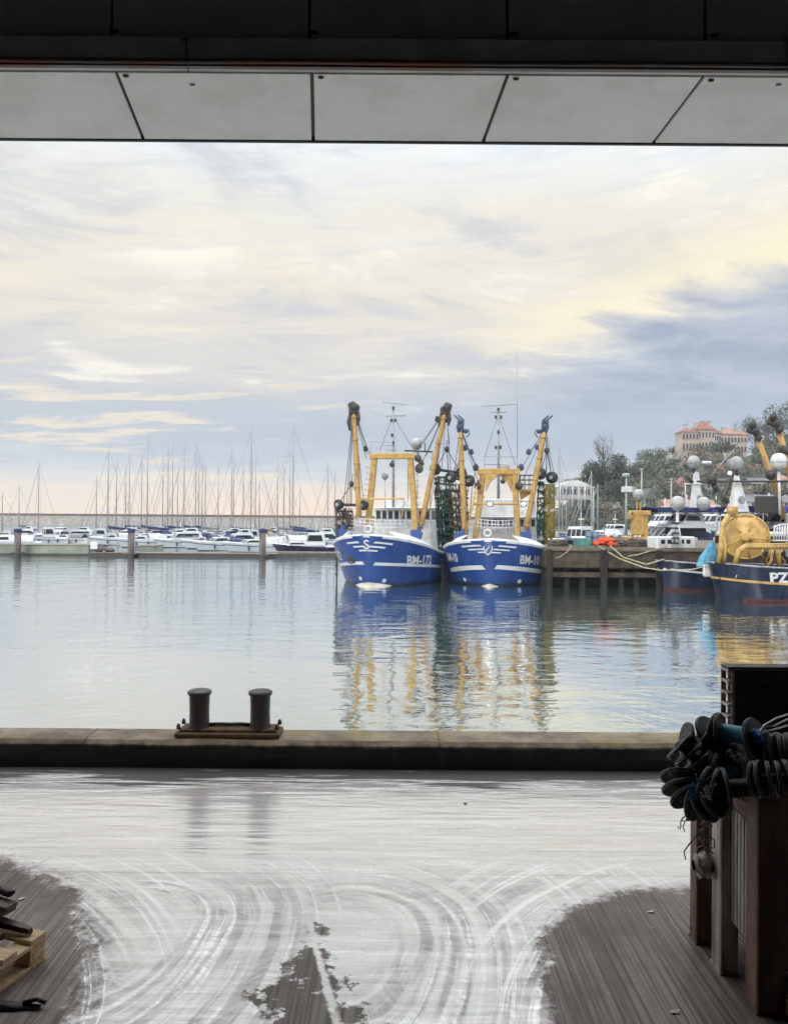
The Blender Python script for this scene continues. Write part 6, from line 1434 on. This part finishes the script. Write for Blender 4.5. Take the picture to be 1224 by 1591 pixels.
mb = MB(); mb.ball(i2 @ at(1133, 735, 65), .16, 8, 6); mb.build('deck_lamp', M['lamp'], t2)
# trawler mostly beyond the right edge with raised yellow derricks
d3 = 74; x3 = at(1262, 804, d3).x; t3 = thing('fishing_trawler', 'trawler with raised yellow derricks and black heads at the right edge', 'fishing boat', (x3, d3, 0), radians(-12)); i3 = inv_of((x3, d3, 0), radians(-12))
H = Hull(L=20, B=7, Hb=3.4, Hm=2, rake=1, Lent=5); mb = MB(); H.mesh(mb, 10, 24); mb.build('hull', M['navyhull'], t3)
mb = MB(); mb.box((0, 9, 4.6), (5, 6, 3.6), bev=.12); mb.build('wheelhouse', M['white'], t3); mb = MB(); mb.box((0, 9, 5.4), (5.06, 6.06, .8)); mb.build('wheelhouse_windows', M['glass'], t3)
for A_, T_, B_ in (((1218, 806), (1197, 738), (1178, 684)), ((1240, 800), (1218, 700), (1210, 672))):
    mb = MB(); mb.path([i3 @ at(*A_, 73), i3 @ at(*T_, 73), i3 @ at(*B_, 73)], [.27, .28, .24], 10); bm3 = mb.build('derrick_boom', M['yelrust'], t3)
    mb = MB(); B0 = i3 @ at(*B_, 73)
    mb.path([B0, i3 @ at(B_[0]-4, B_[1]-12, 73), i3 @ at(B_[0]-8, B_[1]-22, 73), i3 @ at(B_[0]-8, B_[1]-32, 73)], [.28,.34,.26,.14], 7)
    mb.path([i3 @ at(B_[0]-4, B_[1]-12, 73), i3 @ at(B_[0]-16, B_[1]-16, 73), i3 @ at(B_[0]-15, B_[1]-24, 73)], [.3,.3,.15], 6)
    for q in ((-6,-14), (-10,-24), (0,-4)): wheel(mb, i3 @ at(B_[0]+q[0], B_[1]+q[1], 72.7), .30, (.3,1,0), .3)
    mb.build('boom_head', M['dark'], bm3)
    mb = MB(); wheel(mb, i3 @ at(T_[0], T_[1], 72.6), .5, (.6,1,0), .35); mb.build('boom_block', M['dark'], bm3)
    for q in ((1226, 712), (1205, 760), (1228, 660)): mb = MB(); mb.tube(i3 @ at(B_[0]-4, B_[1]-18, 73), i3 @ at(*q, 75), .05, seg=4); mb.build('topping_wire', M['wire'], t3)
mb = MB(); mb.path([i3 @ at(1193, 775, 72), i3 @ at(1215, 768, 72), i3 @ at(1228, 762, 72)], .14, 6); mb.build('rail_boom', M['dark'], t3)
mb = MB(); mb.box(i3 @ at(1192, 784, 72), (2.2, .6, 1.6), bev=.05); mb.build('net_store', M['dark'], t3)
radar(t3, i3 @ at(1209, 716, 70), .72, M['whitecloth'])
mb = MB(); mb.tube(i3 @ at(1209, 728, 70), i3 @ at(1211, 800, 70), .12, seg=6); mb.build('dome_post', M['white'], t3)
# =================== FOREGROUND OBJECTS ===================
def wood_mat(name, c1, c2):
    m = bpy.data.materials.new(name); m.use_nodes = True; n = NT(m.node_tree); b = n.n['Principled BSDF']
    co = n.new('ShaderNodeTexCoord').outputs['Object']; g_ = n.noise(n.vm('MULTIPLY', co, (2.5, 40, 40)), 1.0, 5, .65, .4); f = n.noise(co, 7, 5, .7)
    c = n.mix(n.ss(g_, .35, .65), c1, c2); c = n.mix(n.m('MULTIPLY', n.ss(f, .55, .7), .5), c, (c1[0]*.45, c1[1]*.42, c1[2]*.4, 1))
    n.put(c, b.inputs['Base Color']); b.inputs['Roughness'].default_value = .8; n.put(n.bump(g_, .5, .004), b.inputs['Normal']); return m
M['pine'] = wood_mat('pallet_pine', S(224,198,158), S(184,152,112)); M['oldwood'] = wood_mat('grey_weathered_board', S(120,104,90), S(86,74,66))
prz = radians(-18.6); pt = thing('wooden_pallet', 'pale pine pallet on the dry floor, carrying dark curved bars', 'pallet', (-1.70, 3.80, QZ), prz)
for i, (x0, w_) in enumerate(((-.05,.10), (-.60,.145), (-1.15,.10))):
    mb = MB(); mb.box((x0, -.4, .011), (w_, .8, .022), bev=.003); mb.build('bottom_board', M['pine'], pt)
    for y0 in (-.055, -.40, -.745): mb = MB(); mb.box((x0, y0, .061), (w_-.002, .10, .078), bev=.004); mb.build('block', M['pine'], pt)
    mb = MB(); mb.box((x0, -.4, .111), (w_, .8, .021), bev=.003); mb.build('stringer_board', M['pine'], pt)
for i, (y0, w_) in enumerate(((-.05,.10), (-.225,.09), (-.40,.145), (-.58,.09), (-.75,.10))):
    mb = MB(); mb.box((-.6, y0, .133), (1.2, w_, .021), bev=.003); mb.build('deck_board', M['pine'], pt)
M['barsteel'] = mat('dark_worn_steel_bar', S(58,46,44), .42, metal=.3, col2=S(84,66,58), nscale=9, bump=.2)
for i, (y0, x1) in enumerate(((-.06, -.10), (-.145, -.19), (-.235, -.28), (-.325, -.37), (-.42, -.46))):
    mb = MB(); rows = []; n_ = 12; x1_ = x1+.06
    for k in range(n_+1):
        t = k/n_; x0 = x1_-.9*(1-t); hw = .032*(1 if t < .8 else 1-.5*((t-.8)/.2)**2); z0 = .146+.035*sin(pi*min(1, t*1.02))**.7+.012*max(0, t-.8)*5
        rows.append([(x0, y0-hw, z0), (x0, y0-hw*.7, z0+.022), (x0, y0+hw*.7, z0+.022), (x0, y0+hw, z0), (x0, y0, z0-.012), (x0, y0-hw, z0)])
    mb.grid(rows, False); mb.Fc([mb.V(p) for p in rows[-1][:5]]); mb.Fc([mb.V(p) for p in rows[0][:5]]); o = mb.build('steel_bar', M['barsteel']); o.location = (-1.70, 3.80, QZ); o.rotation_euler = (0,0,prz)
    tag(o, ['dark curved bar lying furthest back on the pale pallet', 'second dark curved bar from the back of the pallet', 'middle dark curved bar of the five on the pallet', 'fourth dark curved bar from the back of the pallet', 'dark curved bar lying nearest on the pallet'][i], 'bar', 'dark curved bars on the pallet')
up = thing('board_stack', 'weathered grey board frame resting on top of the dark curved bars', 'wooden frame', (-1.86, 3.86, QZ+.21), radians(-24))
for i, (y0, z0) in enumerate(((-.05, .0), (-.16, .004), (-.27, .0))):
    mb = MB(); mb.box((-.5, y0, z0+.045), (1.0, .075, .02), bev=.003); mb.build('board', M['oldwood'], up)
mb = MB(); mb.box((-.08, -.16, .015), (.09, .34, .04), bev=.004); mb.build('batten', M['oldwood'], up)
mb = MB(); mb.path([(-.4, .01, .075), (-.2, .0, .085), (-.06, -.01, .08), (-.02, -.02, .10)], [.02,.022,.02,.008], 6); o = mb.build('lashing_strap', M['barsteel'], up)
# black rag
mb = MB(); rows = []
for j in range(9):
    t = j/8; rows.append([(-.42+.5*t, .05*cos(a)*(1-t*.7)+.02*mnoise.noise(Vector((j*1.3, a, 0))), .028*max(0, sin(a))*(1-t*.6)*(1+.9*mnoise.noise(Vector((j*.9, a, 5))))) for a in [pi*k/6 for k in range(7)]])
mb.grid(rows, True); mb.path([(.0,0,.02), (.06,.01,.03), (.10,.0,.02)], .010, 5)
q = onz(36, 1566, QZ); o = mb.build('rag', M['black']); o.location = (q.x, q.y, QZ+.003); tag(o, 'crumpled black rag on the floor near the pallet', 'rag')

# ---------- steel stillage ----------
M['rustdk'] = mat('dark_rusted_steel', S(104,78,68), .62, metal=.1, col2=S(134,106,92), nscale=5, streak=(3,3,.6), bump=.35, bscale=30)
M['galvdk'] = mat('dull_grey_steel', S(170,163,155), .5, metal=.1, col2=S(120,110,104), nscale=4, streak=(3,3,.5), bump=.2, bscale=30)
st = thing('steel_stillage', 'rusty slotted steel stillage with upright channel posts, heaped with black rubber discs', 'stillage', (1.6, 3.4, QZ))
def chan(x0, y0, w, d, h, m, z0=0.0):
    mb = MB(); th = .012
    mb.box((x0+w/2, y0+th/2, z0+h/2), (w, th, h), bev=.003); mb.box((x0+th/2, y0+d/2+th/2, z0+h/2), (th, d-th, h), bev=.003); mb.box((x0+w-th/2, y0+d/2+th/2, z0+h/2), (th, d-th, h), bev=.003)
    mb.box((x0+w/2, y0+d/2, z0+.006), (w+.01, d+.01, .012)); mb.build('post', M[m], st)
chan(.03, .02, .17, .12, .955, 'rustdk'); chan(-.005, .32, .085, .11, .835, 'galvdk'); chan(-.02, .58, .085, .09, .84, 'rustdk'); chan(1.15, .02, .12, .12, .95, 'rustdk'); chan(1.15, .62, .1, .1, .84, 'rustdk')
for (ya, yb, z0) in ((.14, .32, .27), (.43, .58, .36)):    # slotted side panels, set back
    mb = MB(); n_ = 5; wd = (yb-ya)/n_
    for k in range(n_): mb.box((.045, ya+(k+.5)*wd, (z0+.80)/2), (.010, wd-.008, .80-z0), bev=.002)
    for zz in (z0+.01, z0+.16, z0+.30, z0+.44, .79):
        if zz < .8: mb.box((.0485, (ya+yb)/2, zz), (.009, yb-ya-.002, .035))
    mb.build('slotted_panel', M['galvdk'], st)
mb = MB(); mb.box((.62, .07, .58), (1.05, .02, .66)); mb.build('end_panel', M['rustdk'], st)
mb = MB(); mb.box((.62, .70, .56), (1.05, .02, .56)); mb.build('end_panel', M['rustdk'], st)
mb = MB(); mb.box((.62, .38, .27), (1.04, .62, .03)); mb.build('floor_plate', M['rustdk'], st)
mb = MB(); mb.box((.075, .375, .825), (.06, .50, .03), bev=.005); mb.build('top_rail', M['rustdk'], st)
# ---------- rubber disc strings ----------
M['disc'] = mat('worn_black_rubber', (.020,.019,.019,1), .5, col2=(.055,.05,.046,1), nscale=30, nfac=.5, bump=.35, bscale=60)
M['discrim'] = mat('scuffed_disc_edge', (.30,.28,.26,1), .5, col2=(.10,.09,.085,1), nscale=40)  # light caught on the disc rims, painted as pale rings along with edge wear
M['teal'] = mat('scuffed_teal_tube', S(70,160,186), .45, col2=S(96,140,148), nscale=12, nfac=.8, bump=.1)
M['blueend'] = mat('bright_blue_plastic', S(30,130,210), .4)
def disc_string(label, pts, ts, r=.084, tubes=(), th=.014, end=None):
    P = [at(*p) for p in pts]; loc = Vector((P[0].x, P[0].y, P[0].z)); t = thing('rubber_disc_string', label, 'rubber discs', loc, 0, 'strings of rubber discs heaped on the stillage'); P = [p-loc for p in P]
    L_ = [0]
    for i in range(1, len(P)): L_.append(L_[-1]+(P[i]-P[i-1]).length)
    def pos(u):
        s = u*L_[-1]
        for i in range(1, len(P)):
            if s <= L_[i] or i == len(P)-1: f = (s-L_[i-1])/max(1e-6, L_[i]-L_[i-1]); return P[i-1].lerp(P[i], f), (P[i]-P[i-1]).normalized()
    mb = MB(); mb.path([pos(i/10)[0] for i in range(11)], .022, 8); mb.build('core_rope', M['disc'], t)
    rn_ = random.Random(len(label))
    for u in ts:
        c, ax = pos(u); ax = (ax+Vector((rn_.uniform(-.12,.12), rn_.uniform(-.12,.12), rn_.uniform(-.12,.12)))).normalized(); rr = r*rn_.uniform(.95, 1.05)
        mb = MB(); mb.lathe([(rr*.22, -th*1.3), (rr*.26, -th*.7), (rr*.5, -th*.42), (rr*.90, -th*.5), (rr*.985, -th*.32), (rr, 0), (rr*.985, th*.32), (rr*.90, th*.5), (rr*.5, th*.42), (rr*.26, th*.7), (rr*.22, th*1.3), (.02, th*1.3)], c, ax, 32)
        u_ = ax.orthogonal().normalized(); v_ = ax.cross(u_); mb.mcur = 1
        for sg in (-1, 1): mb.path([c+ax*(sg*th*.45)+(u_*cos(a)+v_*sin(a))*rr*.955 for a in [2*pi*q_/32 for q_ in range(33)]], .0022, 5, False)
        mb.build('disc', [M['disc'], M['discrim']], t)
    for (u0, u1, rt, mm) in tubes: mb = MB(); mb.path([pos(u0+(u1-u0)*i/5)[0] for i in range(6)], rt, 14); mb.build('spacer_tube', M[mm], t)
def sp_(n_, a=0.0, b=1.0): return [a+(b-a)*i/(n_-1) for i in range(n_)]
DS = [
 ('lowest string of black discs curling below the left end of the heap', [(1056,1208,3.62),(1060,1228,3.58),(1072,1243,3.54),(1090,1248,3.50),(1106,1240,3.46)], sp_(6), .092, ()),
 ('disc string at the far left of the heap, above the lowest one', [(1056,1158,3.66),(1070,1172,3.64),(1086,1188,3.62),(1106,1197,3.60),(1148,1197,3.58),(1172,1193,3.56)], [0,.14,.27,.38,.47,.80,.92], .088, ((.47,.8,.026,'teal'),)),
 ('top string with a long teal tube between its flanged discs', [(1104,1141,3.72),(1112,1136,3.70),(1172,1146,3.58),(1188,1143,3.54)], [0,.13,.18,.80], .092, ((.18,.80,.042,'teal'), (.84,1.0,.036,'blueend'))),
 ('middle string with large discs and a dark tube over the front post', [(1094,1222,3.50),(1112,1228,3.47),(1126,1226,3.45),(1174,1222,3.42)], [0,.2,.42], .098, ((.44,1.0,.040,'disc'),)),
 ('string of closely set discs at the right edge above the brown post', [(1172,1210,3.42),(1184,1210,3.40),(1204,1210,3.38),(1236,1208,3.36)], [0,.16,.34,.56,.78], .080, ()),
 ('upper right disc string with big discs cut by the photo edge', [(1196,1172,3.56),(1208,1172,3.54),(1236,1168,3.50)], [0,.25,.5,.75,1], .088, ()),
 ('disc string half buried in the middle of the heap', [(1124,1182,3.68),(1146,1184,3.64),(1172,1180,3.60),(1200,1184,3.56)], sp_(6), .086, ()),
 ('disc string behind the teal tube at the back of the heap', [(1080,1172,3.80),(1110,1170,3.82),(1150,1168,3.84),(1210,1164,3.88)], sp_(9), .088, ()),
 ('disc string under the middle string against the stillage rail', [(1074,1218,3.70),(1100,1216,3.66),(1150,1212,3.62),(1210,1210,3.58)], sp_(9), .088, ()),
 ('upper left disc string sloping up to the flanges of the teal tube', [(1066,1150,3.70),(1080,1154,3.70),(1094,1164,3.68),(1112,1160,3.72)], sp_(4), .088, ())]
for d_ in DS: disc_string(*d_)
# rope scraps on the heap
M['twine'] = mat('pale_frayed_twine', S(150,142,126), .9, col2=S(100,92,80), nscale=20); M['bluetw'] = mat('blue_twine', S(30,70,120), .9)
def twine(label, c, n_, spread, r, m, seed, drop=0.0):
    rn_ = random.Random(seed); C0 = at(*c); mb = MB()
    for k in range(n_):
        p = C0+Vector((rn_.uniform(-1,1), rn_.uniform(-1,1)*.5, rn_.uniform(-1,1)))*spread*.5; pts = [p]
        for j in range(6): p = p+Vector((rn_.uniform(-1,1), rn_.uniform(-1,1)*.6, rn_.uniform(-1,1)))*spread*.45-Vector((0,0,drop*.16)); pts.append(p)
        mb.path(pts, r, 5)
    tag(mb.build('twine_scrap', M[m]), label, 'twine')
twine('pale twine knot on the left of the disc heap', (1045,1174,3.46), 4, .018, .003, 'twine', 1)
twine('small frayed twine end at the leftmost disc', (1042,1200,3.44), 4, .016, .003, 'twine', 2)
twine('pale knotted twine in front of the middle discs', (1100,1232,3.36), 7, .028, .004, 'twine', 3)
twine('blue twine wound between the lower left discs', (1078,1218,3.44), 9, .05, .004, 'bluetw', 4)
twine('frayed twine hanging below the discs over the far post', (1092,1282,3.62), 9, .05, .0035, 'twine', 5, .12)
twine('pale twine ends lying on the disc heap beside the teal tube', (1138,1176,3.50), 5, .03, .004, 'twine', 6)
twine('ragged black fibres dangling under the lowest discs', (1066,1268,3.50), 4, .03, .0025, 'disc', 7, .04)
# wrapped plastic on the far post
mb = MB(); C0 = at(1090, 1340, 3.86); rows = []
for j in range(9):
    t = j/8; r_ = .058*sin(pi*min(1, .12+t*.9))+.006; rows.append([(C0.x+(t-.5)*.11, C0.y-.03+r_*cos(a)*.8, C0.z+.012*sin(j*2.1)+r_*sin(a)*(1+.22*mnoise.noise(Vector((j*1.1, a*1.7, 3))))) for a in [2*pi*k/14 for k in range(14)]]); rows[-1].append(rows[-1][0])
mb.grid(rows, False); M['film'] = mat('grubby_grey_film', S(168,162,152), .35, col2=S(96,90,84), nscale=18, bump=.6, bscale=25); tag(mb.build('plastic_wrap', M['film']), 'crumpled grey plastic wrap snagged on the far post of the stillage', 'plastic')
# black slatted bin behind
bx = thing('plastic_pallet', 'black plastic pallet with slotted edge standing upright behind the disc heap', 'pallet', (at(1130, 1060, 4.35).x, 4.35, QZ))
zt_ = at(1127, 1037, 4.35).z-QZ; M['binblk'] = mat('black_plastic', (.010,.009,.010,1), .45, col2=(.018,.016,.016,1), nscale=8); M['binrim'] = mat('worn_pinkish_plastic', S(176,156,152), .5, col2=S(110,92,90), nscale=14)
mb = MB(); mb.box((.66, .012, zt_/2), (1.24, .018, zt_-.03))
for k in range(9): mb.box((.66, -.002, .12+.14*k), (1.2, .010, .03), bev=.004)
mb.build('deck_face', M['binblk'], bx)
mb = MB(); mb.box((.66, .088, zt_/2), (1.24, .018, zt_-.03)); mb.build('rear_face', M['binblk'], bx)
mb = MB()
for k in range(21):
    z0 = zt_-.02-.066*k
    if z0 > .03: mb.box((.018, .05, z0), (.034, .094, .018), bev=.004)
mb.box((.028, .004, zt_/2), (.014, .010, zt_-.02), bev=.003); mb.box((.016, .094, zt_/2), (.030, .008, zt_-.02), bev=.002); mb.build('slotted_edge', M['binrim'], bx)  # pinkish rungs and frame, paler than the black faces
mb = MB(); mb.box((.042, .05, zt_/2), (.006, .07, zt_-.03)); mb.build('edge_core', M['binblk'], bx)
mb = MB(); mb.box((.65, .003, zt_-.012), (1.28, .008, .005), bev=.001); mb.build('rim', M['binrim'], bx)  # thin pale strip painted as the highlight along the top
mb = MB(); mb.box((.65, .05, zt_-.002), (1.30, .11, .012), bev=.004); mb.build('top_edge', M['binblk'], bx)
# pale wire loops
mb = MB()
for pts in ([(1178,1142,3.5),(1186,1127,3.55),(1205,1116,3.6),(1240,1104,3.7)], [(1188,1130,3.55),(1202,1128,3.58),(1222,1118,3.62),(1240,1110,3.7)], [(1180,1140,3.5),(1200,1134,3.55),(1240,1122,3.65)]): mb.path([at(*p) for p in pts], .0045, 6)
tag(mb.build('wire_loops', mat('pale_steel_wire', S(196,192,188), .35, metal=.4)), 'bright loops of pale wire rising off the right side of the heap', 'wire')
# net bundle and timber by the brown post
q = onz(1222, 1562, QZ); mb = MB(); mb.box((0,0,.05), (.13,.16,.10), Euler((0,0,.3)), bev=.006); o = mb.build('timber_offcut', M['pine']); o.location = (q.x+.02, q.y-.06, QZ); tag(o, 'short timber offcut at the foot of the brown post', 'timber')
mb = MB(); rn_ = random.Random(5)
for k in range(60):
    p = Vector((rn_.uniform(-.07,.12), rn_.uniform(-.05,.08), rn_.uniform(.0,.20))); pts = [p]
    for j in range(4): p = p+Vector((rn_.uniform(-.04,.04), rn_.uniform(-.02,.02), rn_.uniform(-.03,.03))); pts.append(p)
    mb.path(pts, .003, 4)
mb.ball((.03,.02,.09), .085, 10, 7, (1,.8,1.1)); o = mb.build('net_bundle', mat('grey_net_twine', S(110,112,112), .7, col2=S(50,52,54), nscale=14, bump=.6)); o.location = (q.x+.01, q.y-.05, QZ+.06); tag(o, 'tangled grey net bundle beside the brown post at the right edge', 'net')
# litter
for i, (px, py, s_, lb) in enumerate(((1048, 1574, .016, 'scrap of white paper on the ribbed floor near the bottom right'), (33, 1398, .014, 'tiny white scrap on the floor behind the pallet'), (722, 1249, .012, 'small dark pebble on the wet floor right of centre'), (1010, 1418, .014, 'tiny pale chip on the dry floor at the right'))):
    q = onz(px, py, QZ); mb = MB(); mb.box((0,0,.004), (s_*2.2, s_, .006), Euler((.1,.1,i)), bev=.001); mb.box((s_, s_*.5, .005), (s_, s_*.8, .005), Euler((0,.2,i+1)), bev=.001); o = mb.build('litter_scrap', M['black'] if i == 2 else M['white']); o.location = (q.x, q.y, QZ); tag(o, lb, 'litter')

# =================== HAZE: thin sea air ===================
hm = bpy.data.materials.new('sea_haze'); hm.use_nodes = True; n = NT(hm.node_tree); hm.node_tree.nodes.remove(n.n['Principled BSDF'])
pv_ = n.new('ShaderNodeVolumePrincipled'); pv_.inputs['Color'].default_value = (0.88,0.91,0.94,1); pv_.inputs['Density'].default_value = 0.00028; pv_.inputs['Anisotropy'].default_value = 0.2
n.l.new(pv_.outputs[0], n.n['Material Output'].inputs['Volume'])
mb = MB(); mb.box((100, 375, 34), (1560, 800, 72)); hz = mb.build('haze', hm); hz['kind'] = 'stuff'; hz['label'] = 'thin pale sea haze softening the far hillside'; hz['category'] = 'haze'
SC.cycles.volume_bounces = 0
